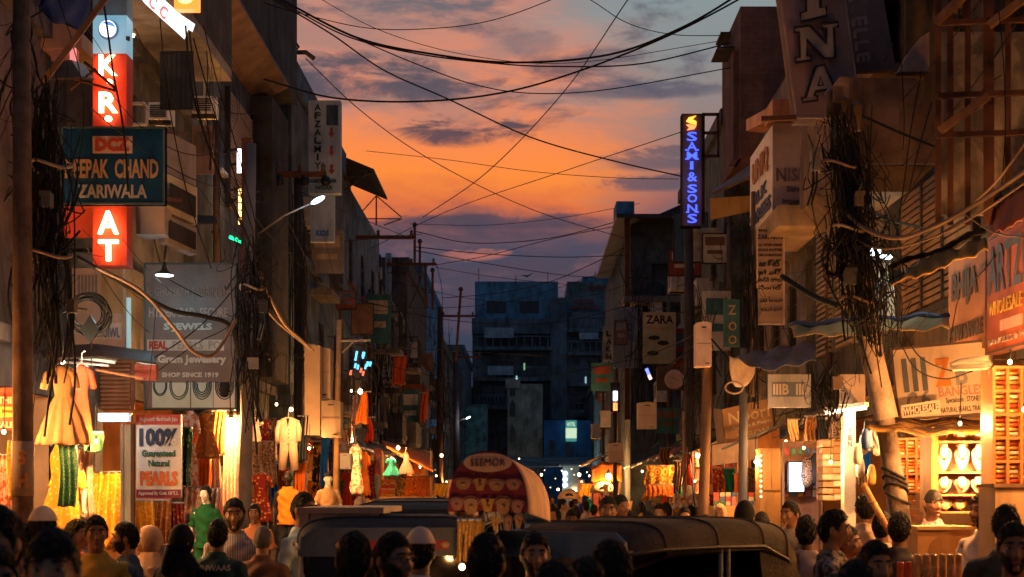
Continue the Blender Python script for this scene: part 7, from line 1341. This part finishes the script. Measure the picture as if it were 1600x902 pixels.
person('smiling man in pale shirt leaning left by the necklace cabinet', 1537, 771, 11.6, -60, C('pale', (.55, .45, .40)), skin=0, beard=True, sleeve='long', seed=1)
person('back of a dark head with white collar, right', 1572, 789, 9.2, 160, C('char', (.05, .045, .04)), seed=0)
person('bearded man in dark shirt close at the lower right corner', 1584, 816, 7.2, -12, C('darkteal', (.03, .06, .07)), beard=True, skin=0, seed=2)
person('shopper by the box shelves in pale kurta, back turned', 1352, 772, 13.8, 175, C('pale2', (.5, .38, .28)), seed=2)
person('woman in black headscarf left of the rider', 1163, 783, 13, 155, hair='none', veil=CL('veil_black', (.008, .008, .009)), robe=CL('robe_black', (.007, .007, .008)), fem=True, seed=1)
person('man in bright yellow shirt in mid street', 968, 774, 16.5, 40, C('yellow', (.75, .40, .02)), seed=0); person('dark-haired man looking down before the yellow shirt', 950, 776, 14.5, 0, C('umber', (.1, .06, .05)), skin=0, seed=1)
mats = [C(n, c) for n, c in (('f1', (.06, .05, .05)), ('f2', (.3, .22, .18)), ('f3', (.12, .03, .03)), ('f4', (.05, .08, .12)), ('f5', (.45, .36, .3)), ('f6', (.5, .28, .04)))]
rd = random.Random(21); xs = np.linspace(866, 1178, 26)
for i, x in enumerate(xs):
    Y = rd.uniform(16, 34); top = 770+(CH-rd.uniform(1.58, 1.76))*F/Y
    person('shopper in the mid-street crowd, %s from the left' % (ORD[i] if i < 12 else '%s head right of the yellow shirt' % ORD[min(11, i-12)] if i < 24 else 'rightmost %s' % ORD[i-24]), float(x)+rd.uniform(-4, 4), top, Y, rd.choice((0, 180, 170, -20, 90, 200)), mats[i % 6], seed=i, skin=i % 3, hair=('short', 'short', 'fringe', 'long')[i % 4] if i % 7 else 'none', veil=(None if i % 7 else CL('scarf_peach', (.5, .3, .17)) if i % 2 else CL('veil_black', (.008, .008, .009))), fem=i % 4 == 3, group='shoppers in the mid-street crowd')
for i in range(22):
    Y = 36+i*1.8; x = rd.uniform(-3., 3.)*F/Y+820; top = 770+(CH-rd.uniform(1.55, 1.76))*F/Y
    person('tiny far shopper at the street end, %s by nearness' % (ORD[i] if i < 12 else 'later '+ORD[i-12]), x, top, Y, rd.choice((0, 180, 170, 90)), mats[i % 6], seed=i % 3, hair='short', group='far shoppers at the street end')
for i, (x, top, Y, yw) in enumerate(((497, 792, 14.5, 30), (690, 790, 18, 180), (715, 792, 22, 180), (1190, 800, 15, 170), (1260, 806, 11, 165), (150, 806, 10.5, 20), (1405, 800, 10.8, 160))):
    person(['shopper just left of the cargo cart', 'shopper behind the navy rickshaw hood', 'shopper behind the hawker stand', 'dim shopper between veiled woman and rider', 'dark head right of the rider', 'shopper between the orange-red shirt and the bearded man', 'dim shopper right of the leaning pole'][i], x, top, Y, yw, mats[i % 6], seed=i)
t = thing('bamboo_stick', 'orange-brown bamboo stick leaning left of the pole', 'stick', W(1388, 830, 12.2)); MB().tube([W(1390, 832, 12.2), W(1349, 757, 12.4)], .028, 8).build('shaft', M('bamboo_orange', (.6, .26, .08), .6), t, True)
for u in (.25, .6): MB().tube([W(1390, 832, 12.2).lerp(W(1349, 757, 12.4), u), W(1390, 832, 12.2).lerp(W(1349, 757, 12.4), u+.02)], .032, 8).build('joint', wood, t)
# ------------------------------------------------------------ wires against the sky
sw = [('thick sagging cable bundle across the top of the sky', [(412, -18), (455, 8), (560, 60), (670, 84), (800, 98), (950, 86), (1060, 46), (1150, -6), (1225, -60)], 22, 22, .018),
 ('second strand twisted under the thick cable bundle', [(412, -14), (455, 12), (545, 58), (650, 84), (760, 98), (860, 104), (1000, 100), (1140, 68)], 22, 23, .012),
 ('long cable falling from upper left to the blue neon tower', [(412, -8), (445, 10), (520, 55), (600, 110), (700, 155), (830, 215), (960, 252), (1066, 276)], 22, 26, .013),
 ('dark cable rising from left roofs to the top right', [(412, 124), (520, 153), (650, 159), (780, 146), (900, 113), (1040, 58), (1160, -4), (1230, -50)], 22, 24, .016),
 ('sagging wire from the thick bundle to the brick tower', [(560, 62), (650, 100), (740, 132), (830, 146), (950, 140), (1142, 106)], 23, 26, .010),
 ('straight thin wire crossing diagonally from top centre down left', [(1150, -240), (985, -6), (880, 145), (760, 270), (660, 340)], 22, 40, .012),
 ('faint wire sagging high from upper left', [(408, -60), (490, -8), (600, 50), (740, 88), (900, 98), (1140, 62)], 26, 28, .007),
 ('thin straight wire down across the orange glow', [(478, 92), (560, 170), (650, 236), (760, 296), (860, 338), (975, 372)], 26, 40, .010),
 ('short thin wire at the top right of the sky', [(640, -110), (800, -60), (912, -6), (980, 36), (1050, 54), (1130, 56)], 24, 26, .008),
 ('thin wire from the left roofs up to the neon tower', [(560, 398), (700, 330), (880, 268), (1066, 206)], 40, 27, .009),
 ('faint wire above the low dark cloud', [(572, 236), (700, 250), (830, 268), (960, 278), (1060, 280)], 34, 27, .007),
 ('low wire from long crossarm to dark right house', [(650, 362), (740, 380), (860, 372), (970, 345)], 36, 42, .012),
 ('second low wire from long crossarm', [(648, 386), (760, 397), (880, 402), (975, 399)], 36, 42, .012),
 ('third low wire from the middle crossarm', [(682, 414), (760, 400), (870, 372), (972, 352)], 46, 42, .012),
 ('fourth low wire over the end block', [(650, 392), (760, 412), (880, 430), (975, 436)], 36, 60, .013),
 ('rising wire in front of the end block roof', [(690, 466), (780, 458), (860, 440), (920, 415), (975, 388)], 60, 44, .015),
 ('wire from middle crossarm down to the rusty pole', [(682, 412), (690, 450), (692, 490)], 46, 60, .012), ('faint wire crossing above the end block', [(680, 418), (780, 434), (900, 446), (970, 450)], 46, 60, .010),
 ('thin pink-lit wire just under the top edge', [(412, 4), (450, 16), (560, 42), (650, 46), (760, 34), (870, -4), (1010, -70), (1200, -190)], 22, 20, .007),
 ('pale service wire running level across the end block', [(556, 539), (700, 548), (850, 556), (970, 560)], 26, 50, .010)]
for lab, pts, a, b, r in sw: wire(lab, pts, a, b, r)
gw = 'cables slung along the fronts'
tw = M('cable_tan', (.20, .13, .09), .7, .2, streak=0, bump=0)
for lab, pts, a, b, r, mt in [
 ('thick drooping cable loop in front of the grey billboard', [(150, 418), (220, 455), (270, 510), (300, 548), (330, 556), (352, 530), (368, 500)], 12.5, 13.5, .018, tw), ('dark cable branch sagging across the billboard', [(120, 402), (200, 448), (265, 484), (320, 495), (360, 510), (374, 560)], 12.5, 14, .022, None),
 ('wire running up from billboard corner to the cable pole', [(240, 560), (300, 520), (350, 470), (420, 380)], 14, 15, .006, None), ('second wire up from billboard to the cable pole', [(246, 580), (310, 535), (362, 505), (430, 420)], 14, 15, .005, None),
 ('black wire hanging down over the red neon sign', [(160, -10), (170, 60), (178, 120), (188, 170), (196, 230), (200, 300)], 12.6, 12.8, .010, None), ('wire slanting down from the lit board to the cable pole', [(290, 40), (300, 140), (330, 240), (370, 330), (400, 400)], 14, 15, .010, None), ('second wire slanting from the lit board', [(296, 50), (312, 180), (345, 280), (392, 385)], 14, 15.2, .008, None), ('third wire slanting beside the narrow windows', [(302, 60), (330, 160), (362, 260), (398, 370)], 14, 15.4, .007, None), ('fourth wire slanting past the amber strips', [(318, 40), (340, 130), (372, 240), (405, 372)], 14.2, 15.5, .006, None), ('thin wire down the front of the grey building', [(250, 30), (262, 150), (292, 300), (330, 420)], 13.8, 14.4, .006, None),
 ('tan cable fan from the left pole down to the white suit', [(402, 420), (440, 500), (470, 530), (490, 548)], 15.6, 18, .016, tw), ('second tan cable beside the fan', [(404, 470), (430, 500), (462, 528), (486, 546)], 15.6, 18, .010, tw),
 ('heavy cable swag from the right pole to the red board', [(1310, 310), (1340, 350), (1400, 372), (1470, 350), (1540, 310), (1610, 262)], 12.7, 11, .020, tw), ('thin cable parallel to the heavy right swag', [(1315, 360), (1370, 388), (1440, 378), (1520, 340), (1610, 280)], 12.7, 11, .010, tw), ('blue-grey cable dropping from the right pole top', [(1300, 250), (1330, 300), (1380, 340), (1440, 356)], 12.6, 12.4, .014, M('cable_blue', (.05, .09, .13), .6, .2, streak=0, bump=0)),
 ('wire from right pole across the boxed balcony', [(1340, 178), (1400, 205), (1466, 232)], 12.8, 12.6, .012, None), ('wire hanging before the boxed balcony', [(1440, 110), (1425, 190), (1412, 290), (1400, 370)], 13, 13, .006, None), ('second wire hanging before the boxed balcony', [(1456, 160), (1436, 230), (1420, 300)], 13, 13, .006, None), ('light rope crossing the steel frame to the right edge', [(1520, 320), (1560, 280), (1605, 220)], 11.8, 11, .010, tw), ('pale wire over the red board', [(1500, 330), (1550, 362), (1600, 372)], 11.6, 11, .007, tw),
 ('black drain-like cable slanting left of the right tangle', [(1222, 432), (1270, 462), (1310, 478)], 14, 13, .030, None), ('cables looping down before the bangles board', [(1400, 520), (1430, 575), (1475, 592), (1520, 580)], 12.6, 12.4, .006, None), ('second loop before the bangles board', [(1412, 520), (1440, 560), (1490, 580), (1530, 574)], 12.6, 12.4, .006, None), ('wire strung to the tall pale feeder box', [(1040, 575), (1080, 545), (1090, 530)], 20, 19, .012, None), ('second wire from the tall pale feeder box', [(1112, 530), (1140, 565), (1160, 600)], 19, 18, .012, None)]:
    wire(lab, pts, a, b, r, gw, mt)
tangle('cable_tangle', 'dense snarl of black cables beside the nearest left pole', 78, 120, 600, 11.4, 58, 170, .010, 6, 0, 1); tangle('cable_tangle', 'loose cables hanging over the top left corner', 40, -20, 300, 11.2, 60, 40, .008, 3, 0, 2)
tangle('cable_tangle', 'thick cable snarl round the left cable pole', 396, 360, 660, 15.4, 40, 110, .011, 6, 0, 3); tangle('cable_tangle', 'loose cables above the left cable pole', 340, 60, 420, 15, 50, 16, .006, 0, .05, 4)
tangle('cable_tangle', 'huge cable snarl wrapped round the leaning right pole', 1308, 170, 540, 12.6, 56, 220, .010, 9, .12, 5); tangle('cable_tangle', 'black cables drooping right of the leaning pole', 1370, 370, 560, 12.5, 50, 70, .008, 5, 0, 6); tangle('cable_tangle', 'coiled cables under the tarp on the right', 1290, 560, 650, 13.4, 40, 40, .009, 6, 0, 7)
tangle('cable_tangle', 'cables running down by the tan multilingual sign', 1172, 330, 640, 18, 20, 40, .010, 2, 0, 8); tangle('cable_tangle', 'cables on the dark lamp pole in mid-left', 470, 290, 620, 23, 16, 50, .010, 3, 0, 9); tangle('cable_tangle', 'cables hanging on mid-distance left poles', 600, 420, 720, 40, 44, 70, .012, 4, 0, 10); tangle('cable_tangle', 'far cables hanging round the rusty short pole', 690, 480, 740, 58, 26, 60, .014, 3, 0, 11); tangle('cable_tangle', 'cables hanging round the tall pale feeder box', 1090, 440, 760, 20, 30, 50, .008, 4, 0, 12); tangle('cable_tangle', 'cables dangling on the dark right house', 1000, 400, 720, 32, 40, 60, .010, 5, 0, 13)
# coil on the faded board
t = thing('cable_coil', 'coil of black cable with dark square box on the faded board', 'cable', W(145, 490, 12.6)); rd = random.Random(4)
for i in range(12): r = rd.uniform(.11, .17); c = W(142+rd.uniform(-4, 4), 492+rd.uniform(-6, 6), 12.6); MB().tube([c+Vector((r*1.1*math.cos(a), -.05+.02*math.sin(a*2+i), r*math.sin(a)*1.1)) for a in np.linspace(0, 6.28, 24)], .006, 4).build('turn', M('cable_black', (.012, .012, .013)), t, True)
c = W(139, 515, 12.5); MB().prism([(0, -.13), (.09, 0), (.01, .13), (-.08, 0)], c, (1, 0, 0), (0, 0, 1), (0, .03, 0)).build('splice_box', black, t)
t = tag(MB().prism([(-.25, .03), (-.08, .02), (0, -.04), (.1, .03), (.3, .16), (.12, .08), (.02, .04), (-.1, .06)], W(823, 432, 60), (1, 0, 0), (0, 0, 1), (0, .08, 0)).build('bird', black), 'small dark bird flying over the end block', 'bird')

web('thin service cables slung along the left fronts', -1, 60, 3); web('thin service cables slung along the right fronts', 1, 70, 4); web('far thin cables along the left roofs', -1, 30, 5, 40, 80, 3.5, 9., .012); web('far thin cables along the right houses', 1, 30, 6, 24, 60, 3.5, 8., .009)
for i, (pts, a, b) in enumerate((([(560, 470), (700, 500), (860, 505), (1010, 470)], 34, 34), ([(610, 440), (760, 470), (900, 465), (1000, 440)], 46, 40), ([(480, 440), (620, 480), (800, 470), (960, 420)], 27, 42), ([(560, 560), (700, 590), (860, 585), (1000, 560)], 34, 32), ([(640, 350), (760, 352), (880, 340), (1000, 318)], 40, 42), ([(500, 380), (600, 372), (660, 366)], 27, 36), ([(470, 300), (560, 340), (640, 372)], 24, 36), ([(1000, 560), (1050, 540), (1090, 520)], 32, 20))):
    wire('%s fine low cable crossing the street before the end block' % ORD[i], pts, a, b, .008)

for i, (x, y, w, h, Y_) in enumerate(((1268, 232, 14, 34, 12.4), (1338, 300, 12, 20, 12.3), (1322, 420, 16, 24, 12.3), (64, 300, 14, 22, 11.1), (104, 470, 12, 18, 11.1), (404, 470, 12, 18, 15.1), (388, 560, 14, 16, 15.1), (1302, 590, 14, 18, 13.1))):
    p, q = W(x, y+h, Y_), W(x+w, y, Y_); t = thing('junction_box', 'small cable junction box, %s' % ['left of the right pole top', 'on the right snarl beside the boxed balcony', 'low in the right cable snarl', 'high in the snarl by the nearest left pole', 'beside the cable coil on the left', 'in the left cable pole snarl, upper', 'in the left cable pole snarl, lower', 'in the coiled cables under the tarp'][i], 'box', p); m = (M('jbox_grey', (.16, .15, .14), .6), M('jbox_brown', (.12, .08, .06), .7), M('jbox_black', (.03, .03, .03), .5))[i % 3]
    MB().box(p.x, q.x, Y_, Y_+.09, p.z, q.z).build('case', m, t); MB().box(p.x-.008, q.x+.008, Y_-.012, Y_-.001, q.z-.03, q.z+.008).build('lid', m, t)
    for k_ in (.3, .7): c_ = Vector((lerp(p.x, q.x, k_), Y_+.04, p.z)); MB().tube([c_, c_-Vector((0, 0, .12)), c_-Vector((.05, 0, .3))], .008, 5).build('lead', black, t)
for i, (x, y, Y_, rx) in enumerate(((1306, 260, 12.5, .17), (1322, 360, 12.5, .16), (1338, 470, 12.5, .15), (80, 260, 11.3, .16), (78, 400, 11.3, .17), (394, 450, 15.3, .13))):
    c_ = W(x, y, Y_); t = tag(MB().tube([c_+Vector((rx*math.cos(a), rx*.8*math.sin(a), .03*math.sin(a*2))) for a in np.linspace(0, 6.3, 20)], .014, 5).build('cable_tie', M('rope', (.35, .26, .18), .9) if i % 2 else tw, None, True), 'pale tie round the %s' % ['right cable snarl, top', 'right cable snarl, middle', 'right cable snarl, bottom', 'nearest left snarl, upper', 'nearest left snarl, lower', 'left cable pole snarl'][i], 'tie', 'cable ties')
# ------------------------------------------------------------ clutter along the fronts
rd = random.Random(77)
bc = [('brown', M('clut_brown', (.16, .09, .06), .8)), ('grey', M('clut_grey', (.22, .2, .19), .8)), ('cream', M('clut_cream', (.42, .33, .24), .8)), ('dull blue', M('clut_blue', (.07, .13, .2), .8)), ('rust red', M('clut_red', (.26, .06, .04), .8)), ('teal', M('clut_teal', (.04, .14, .15), .8)), ('white', M('clut_white', (.5, .46, .42), .8))]
for sd, sn, x0 in ((-1, 'left', 4.25), (1, 'right', 3.95)):
    ys = sorted(rd.uniform(26.5, 72) for _ in range(15))
    for i, y in enumerate(ys):
        if sd > 0 and y > 38: xx = 2.9 if y < 56 else 3.85
        else: xx = x0
        w = rd.uniform(.3, .75); h = rd.uniform(.35, 1.3); z = rd.uniform(3.1, 6.8); cn, cm = rd.choice(bc); a = sd*(xx-.05) - (0 if sd < 0 else w); dk = rd.choice(bc)[1]
        sign('projecting_board', '%s projecting board, %s from the camera along the %s row' % (cn, ORD[i], sn), ((a, y, z+h), (a+w, y, z+h), (a, y, z)), cm, (('#', .12, .12, .88, .4, dk), ('#', .2, .55, .8, .68, dk)), .06, iron if i % 2 else None, group='projecting boards')
    ys = sorted(rd.uniform(26, 60) for _ in range(8))
    for i, y in enumerate(ys):
        xx = 2.9 if sd > 0 and 41 < y < 56 else x0; z = rd.uniform(3.8, 7.2); t = thing('air_conditioner', '%s boxy air conditioner from the camera along the %s row' % (ORD[i], sn), 'air conditioner', (sd*(xx-.2), y, z), group='air conditioners'); a, b = sorted((sd*(xx-.02), sd*(xx-.36)))
        MB().box(a, b, y, y+.8, z, z+.55).build('casing', M('ac_casing', (.42, .4, .37), .6), t); MB().lathe([(.2, -.012), (.2, 0)], ((b if sd < 0 else a), y+.4, z+.28), 18, 'x').build('fan_grille', iron, t); MB().bar((sd*xx, y+.4, z-.02), (sd*(xx-.36), y+.4, z-.02), .04).build('bracket', iron, t)
    for i in range(6):  # nearest two on the left added to hold bulb light off upper walls
        y = (16.6, 20.6, 26.5, 31.5, 38, 46)[i]; L = (3.6, 4.4, 4.4, 5.5, 7, 8)[i]; xx = 4.5 if y < 25 else (2.95 if sd > 0 and y > 40 else x0); dz = rd.uniform(-.1, .2); cn, cm = rd.choice((('olive', M('tarp_olive', (.34, .22, .09))), ('rust', M('tarp_rust', (.36, .09, .04))), ('soot', M('tarp_black', (.025, .022, .02), .8)), ('grey', M('tarp_grey', (.20, .17, .17)))))
        t = thing('shop_awning', '%s awning, %s from the camera over the %s shop fronts' % (cn, ORD[i], sn), 'awning', (sd*(xx-.5), y+L/2, 2.9), group='shop awnings')
        g = [[Vector((sd*(xx-.9*v), y+L*u, 3.05+dz-.35*v+.03*math.sin(u*13+v*3+i)+.02*math.sin(u*31))) for u in np.linspace(0, 1, 24)] for v in np.linspace(0, 1, 6)]
        MB().sheet(g, (0, 0, .015)).build('sheet', cm, t, True); MB().tube([g[-1][k_] for k_ in range(24)], .018, 6).build('edge_pipe', steel, t)
    for i in range(6):
        y = 20+i*6.2+rd.uniform(-1, 1); xx = 4.45 if y < 25 else (2.9 if sd > 0 and 41 < y < 56 else x0); t = thing('drain_pipe', '%s rusty drain pipe from the camera down the %s fronts' % (ORD[i], sn), 'pipe', (sd*(xx-.06), y, 3), group='drain pipes'); MB().tube([(sd*(xx-.07), y, 2.9), (sd*(xx-.07), y+.02, 7.4)], .05, 8).build('shaft', M('pipe_brown', (.12, .08, .06)), t, True)
        for z in (4., 5.6, 7.): MB().tube([(sd*xx, y, z), (sd*(xx-.13), y, z)], .02, 6).build('clip', iron, t)
# more stock on the stalls
for i, (x, a, b, Y, w, mt, nm) in enumerate(((226, 782, 850, 14.6, 30, 'ylw', 'yellow'), (252, 782, 850, 14.7, 26, 'brn', 'brown gold'), (276, 786, 850, 14.8, 20, 'mrn', 'maroon'), (342, 642, 712, 16.2, 18, 'og', 'orange'), (310, 760, 850, 16.6, 24, 'rdc', 'red'), (352, 742, 830, 16.8, 26, 'pnk', 'pink'), (416, 656, 700, 19.6, 16, 'mrn', 'maroon'), (428, 660, 720, 20.2, 12, 'dkp', 'dark printed'), (474, 650, 720, 21, 14, 'navy', 'navy'), (470, 724, 790, 21.5, 16, 'og', 'orange'), (536, 690, 706, 24, 12, 'wht', 'white'), (541, 736, 790, 24, 16, 'rdc', 'red'), (578, 720, 780, 29, 18, 'mrn', 'maroon'), (590, 700, 742, 30, 12, 'pnk', 'pink'), (652, 722, 742, 33, 14, 'og', 'orange'), (664, 716, 744, 36, 10, 'brn', 'brown gold'))):
    if b-a > 55: cloth('%s drape in the left stalls, %s extra piece from the left' % (nm, ORD[i]), x-w/2, a, x+w/2, b, Y, globals()[mt], 3, i)
    else: dress('%s garment in the left stalls, %s extra piece from the left' % (nm, ORD[i]), x, a, b, Y, globals()[mt], w*.6, w, True, 6, i)
for i, (x, a, b, Y, w, mt, nm) in enumerate(((1120, 704, 728, 21.6, 14, 'rdc', 'red'), (1152, 740, 784, 20.8, 12, 'og', 'orange'), (1060, 720, 770, 27, 12, 'dkp', 'dark printed'), (1345, 690, 760, 15.6, 14, 'dkp', 'dark printed'), (1356, 676, 740, 15.2, 12, 'blu2', 'blue'), (1370, 668, 700, 14.6, 16, 'wht', 'white'), (1268, 650, 690, 17.5, 18, 'brn', 'brown gold'), (1284, 648, 690, 17, 14, 'navy', 'navy'), (1240, 655, 690, 18.4, 16, 'pe', 'peach'), (1306, 648, 686, 15.4, 16, 'dkp', 'dark printed'), (1040, 700, 726, 30, 16, 'brn', 'brown gold'))):
    cloth('%s hanging piece, %s of the extra cloths on the right' % (nm, ORD[i]), x-w/2, a, x+w/2, b, Y, globals()[mt], 3, i+30)
for i in range(5):
    Yk = 14.4+.02*i; a = W(1405+8*i, 690, 14.2)
t = thing('goods_counter', 'lit counter heaped with pale parcels behind the leaning pole', 'counter', W(1425, 830, 13.8)); p, q = W(1400, 830, 13.8), W(1446, 772, 13.8); MB().box(p.x, q.x, 13.8, 14.3, .13, p.z).build('cabinet', M('ply_warm', (.58, .34, .14)), t)
for i in range(7): a = Vector((p.x+.01+.05*(i % 3), 13.85, p.z+.002+.05*i)); o = thing('parcel', 'pale wrapped parcel, %s from the bottom of the heap by the pole' % ORD[i], 'parcel', a, group='heaped parcels'); MB().loft([[a+Vector((.11+x_*.2, .15+y_*.25, z_)) for x_, y_ in ((-.5, -.5), (.5, -.45), (.5, .5), (-.45, .5))] for z_ in (0, .02, .045)]).build('wrap', (pe, wht, shr)[i % 3], o)
# end block details
t = bpy.data.objects['end_block']
for i, (y, x0, x1) in enumerate(((548, 740, 862), (596, 740, 862), (640, 740, 800), (520, 888, 984), (556, 888, 984), (604, 888, 984), (652, 900, 984))):
    p, q = W(x0, y, 108), W(x1, y, 108); MB().box(p.x, q.x, 107.6, 108.75 if x0 > 880 else 109.55, p.z, p.z+.28).build('ledge', M('plaster_end_ledge', (.10, .14, .16), .9), t)
    for k_ in range(10): xx = lerp(p.x, q.x, (k_+.5)/10); MB().box(xx-.04, xx+.04, 107.62, 107.7, p.z+.282, p.z+1.0).build('baluster', pd, t)
    MB().box(p.x, q.x, 107.6, 107.7, p.z+1.0, p.z+1.1).build('rail', pd, t)
for i, (x0, y0, x1, y1, mt) in enumerate(((757, 512, 803, 528, M('board_paleblue', (.26, .36, .42), .8)), (762, 572, 802, 586, M('board_paleblue', (.26, .36, .42))), (905, 520, 935, 530, M('board_paleblue', (.26, .36, .42))))):
    p, q = W(x0, y1, 107.4), W(x1, y0, 107.4); MB().box(p.x, q.x, 107.4, 107.5, p.z, q.z).build('front_board', mt, t)
for x, y, mt in ((818, 578, E('win_green', (.4, .8, .4), .5)), (806, 598, E('win_cold', (.5, .9, .9), .9)), (914, 599, E('win_cold2', (.6, .9, 1.), .5))): p = W(x, y, 107.3); MB().box(p.x, p.x+.12, 107.3, 107.4, p.z, p.z+.5).build('lit_window', mt, t)

# stock and light deeper along both rows
k0 = 0
for sd, sn in ((-1, 'left'), (1, 'right')):
    ys = np.linspace(24.5, 62, 22); cols_ = [og, rdc, flo, mrn, gold, pnk, ylw, brn, tqs, pe, wht, dkp]
    for i, y in enumerate(ys):
        xx = 3.55+.3*math.sin(i*2.3) if not (sd > 0 and y > 40) else 2.6+.2*math.sin(i*2.3); X = sd*xx; px_ = 820+X*F/y; z1 = 2.1+.45*math.sin(i*1.9); hh = .75+.35*math.sin(i*3.1); w = .34+.12*math.sin(i*5.); a = 770-(z1-CH)*F/y; b = 770-(z1-hh-CH)*F/y; wp = w*F/y; nm = ('orange', 'red', 'floral', 'maroon', 'gold', 'pink', 'yellow', 'brown', 'turquoise', 'peach', 'white', 'dark')[i*5 % 12]; mt = cols_[i*5 % 12]
        if i % 3: dress('%s small gown hung along the far %s stalls, %s of them' % (nm, sn, (ORD+['seventeenth', 'eighteenth', 'nineteenth', 'twentieth', 'twenty-first', 'twenty-second'])[i]), px_, a, b, y, mt, wp*.5, wp, True, 6, i)
        else: cloth('%s cloth hung along the far %s stalls, %s of them' % (nm, sn, (ORD+['seventeenth', 'eighteenth', 'nineteenth', 'twentieth', 'twenty-first', 'twenty-second'])[i]), px_-wp*.6, a, px_+wp*.6, b, y, mt, 3, i)
    for i, y in enumerate((26.5, 30.5, 35, 40, 46, 53, 60)):
        X = sd*(3.3 if not (sd > 0 and y > 40) else 2.4); bulb('%s small bulb from the camera along the far %s stalls' % (ORD[i], sn), 820+X*F/y, 770-(2.45+.12*math.sin(i*3)-CH)*F/y, y, 26+i*3, r=.028, e=14.)

# back rails packed with cloth
rd = random.Random(55); big = ORD+['seventeenth', 'eighteenth', 'nineteenth', 'twentieth', 'twenty-first', 'twenty-second', 'twenty-third', 'twenty-fourth', 'twenty-fifth']
pal = [(og, 'orange'), (rdc, 'red'), (mrn, 'maroon'), (gold, 'gold'), (brn, 'brown'), (dkp, 'dark'), (pe, 'peach'), (flo, 'floral'), (pnk, 'pink'), (ylw, 'yellow'), (dgr, 'dark green'), (wht, 'white'), (navy, 'navy'), (shr, 'sheer')]
for row, (ya, yb) in enumerate(((644, 716), (718, 806))):
    for i in range(23):
        px_ = 290+i*11.2; Y_ = min(30, 9300/(820-px_)+.6); mt, nm = rd.choice(pal); k_ = Y_/16.
        a = 770-(770-ya)*1.0+rd.uniform(-5, 8)+i*.9; b = min(812, a+(yb-ya)*rd.uniform(.6, 1.)*(1-i*.012))
        cloth('%s cloth on the %s back rail of the left shops, %s along' % (nm, ('upper', 'lower')[row], big[i]), px_-5-rd.uniform(0, 2), a, px_+5+rd.uniform(0, 2), b, Y_, mt, 2, i+row*40, dep=.04)
for i in range(16):
    px_ = 1064+i*10.5; Y_ = 9300/(px_-820)+.5; mt, nm = rd.choice(pal); a = 712+rd.uniform(-8, 10); cloth('%s cloth on the back rail of the right shops, %s along' % (nm, big[i]), px_-5, a, px_+5, min(806, a+rd.uniform(40, 75)), Y_, mt, 2, i+90, dep=.04)

# small stock on the right-hand displays
rd = random.Random(91); pk = [M('packet_red', (.5, .08, .05), .4), M('packet_gold', (.65, .4, .12), .35), M('packet_blue', (.08, .16, .4), .4), M('packet_pink', (.6, .25, .3), .4), M('packet_white', (.65, .58, .5), .5), M('packet_green', (.08, .25, .12), .4)]; pn = ['red', 'gold', 'blue', 'pink', 'white', 'green']
for r_ in range(6):
    for c_ in range(5):
        if r_ in (1, 2, 3) and c_ < 3: continue
        x = 1228+c_*11.5; y = 706+r_*13; q = rd.randint(0, 5); p = W(x, y, 17.68); o = thing('packet', '%s packet on the display behind the screen, %s row down, %s from left' % (pn[q], ORD[r_], ORD[c_]), 'packet', p, group='packets behind the screen'); w, h = rd.uniform(.05, .075), rd.uniform(.07, .09)
        MB().loft([[p+Vector((a*w/2*e_, -.02*(1-e_)-.005, b*h/2*e_)) for a, b in ((-1, -1), (1, -1), (1, 1), (-1, 1))] for e_ in (1., .9, .6)]).build('pouch', pk[q], o)
for i in range(14):
    x = 1340+i*4.4+rd.uniform(-1, 1); y = 662+rd.uniform(0, 70); Y_ = 14.2+rd.uniform(0, .8); q = rd.randint(0, 5); p = W(x, y, Y_); o = thing('hanging_bag', '%s small bag hung behind the leaning pole, %s from the left' % (pn[q], ORD[i]), 'bag', p, group='bags behind the leaning pole')
    MB().lathe([(.01, 0), (.035, -.03), (.05, -.12), (.045, -.2), (.01, -.22)], p, 10).build('pouch', pk[q], o, True); MB().tube([p, p+Vector((.01, 0, .12))], .004, 4).build('loop', black, o)
for r_ in range(3):
    for c_ in range(8):
        x = 1116+c_*9; y = 790-r_*7; q = rd.randint(0, 5); p = W(x, y, 19.9); o = thing('goods_box', '%s little box on the counter under the fascia, %s layer, %s from left' % (pn[q], ORD[r_], ORD[c_]), 'box', p, group='boxes under the fascia'); MB().box(p.x, p.x+.07, 19.9, 20.0+rd.uniform(0, .05), p.z, p.z+.058).build('carton', pk[q], o)
t = thing('counter', 'low counter of little boxes under the pinkish fascia', 'counter', W(1150, 800, 20)); MB().box(W(1113, 0, 20).x, W(1190, 0, 20).x, 19.85, 20.4, .13, W(0, 790.5, 19.9).z).build('cabinet', M('ply_warm', (.58, .34, .14)), t)
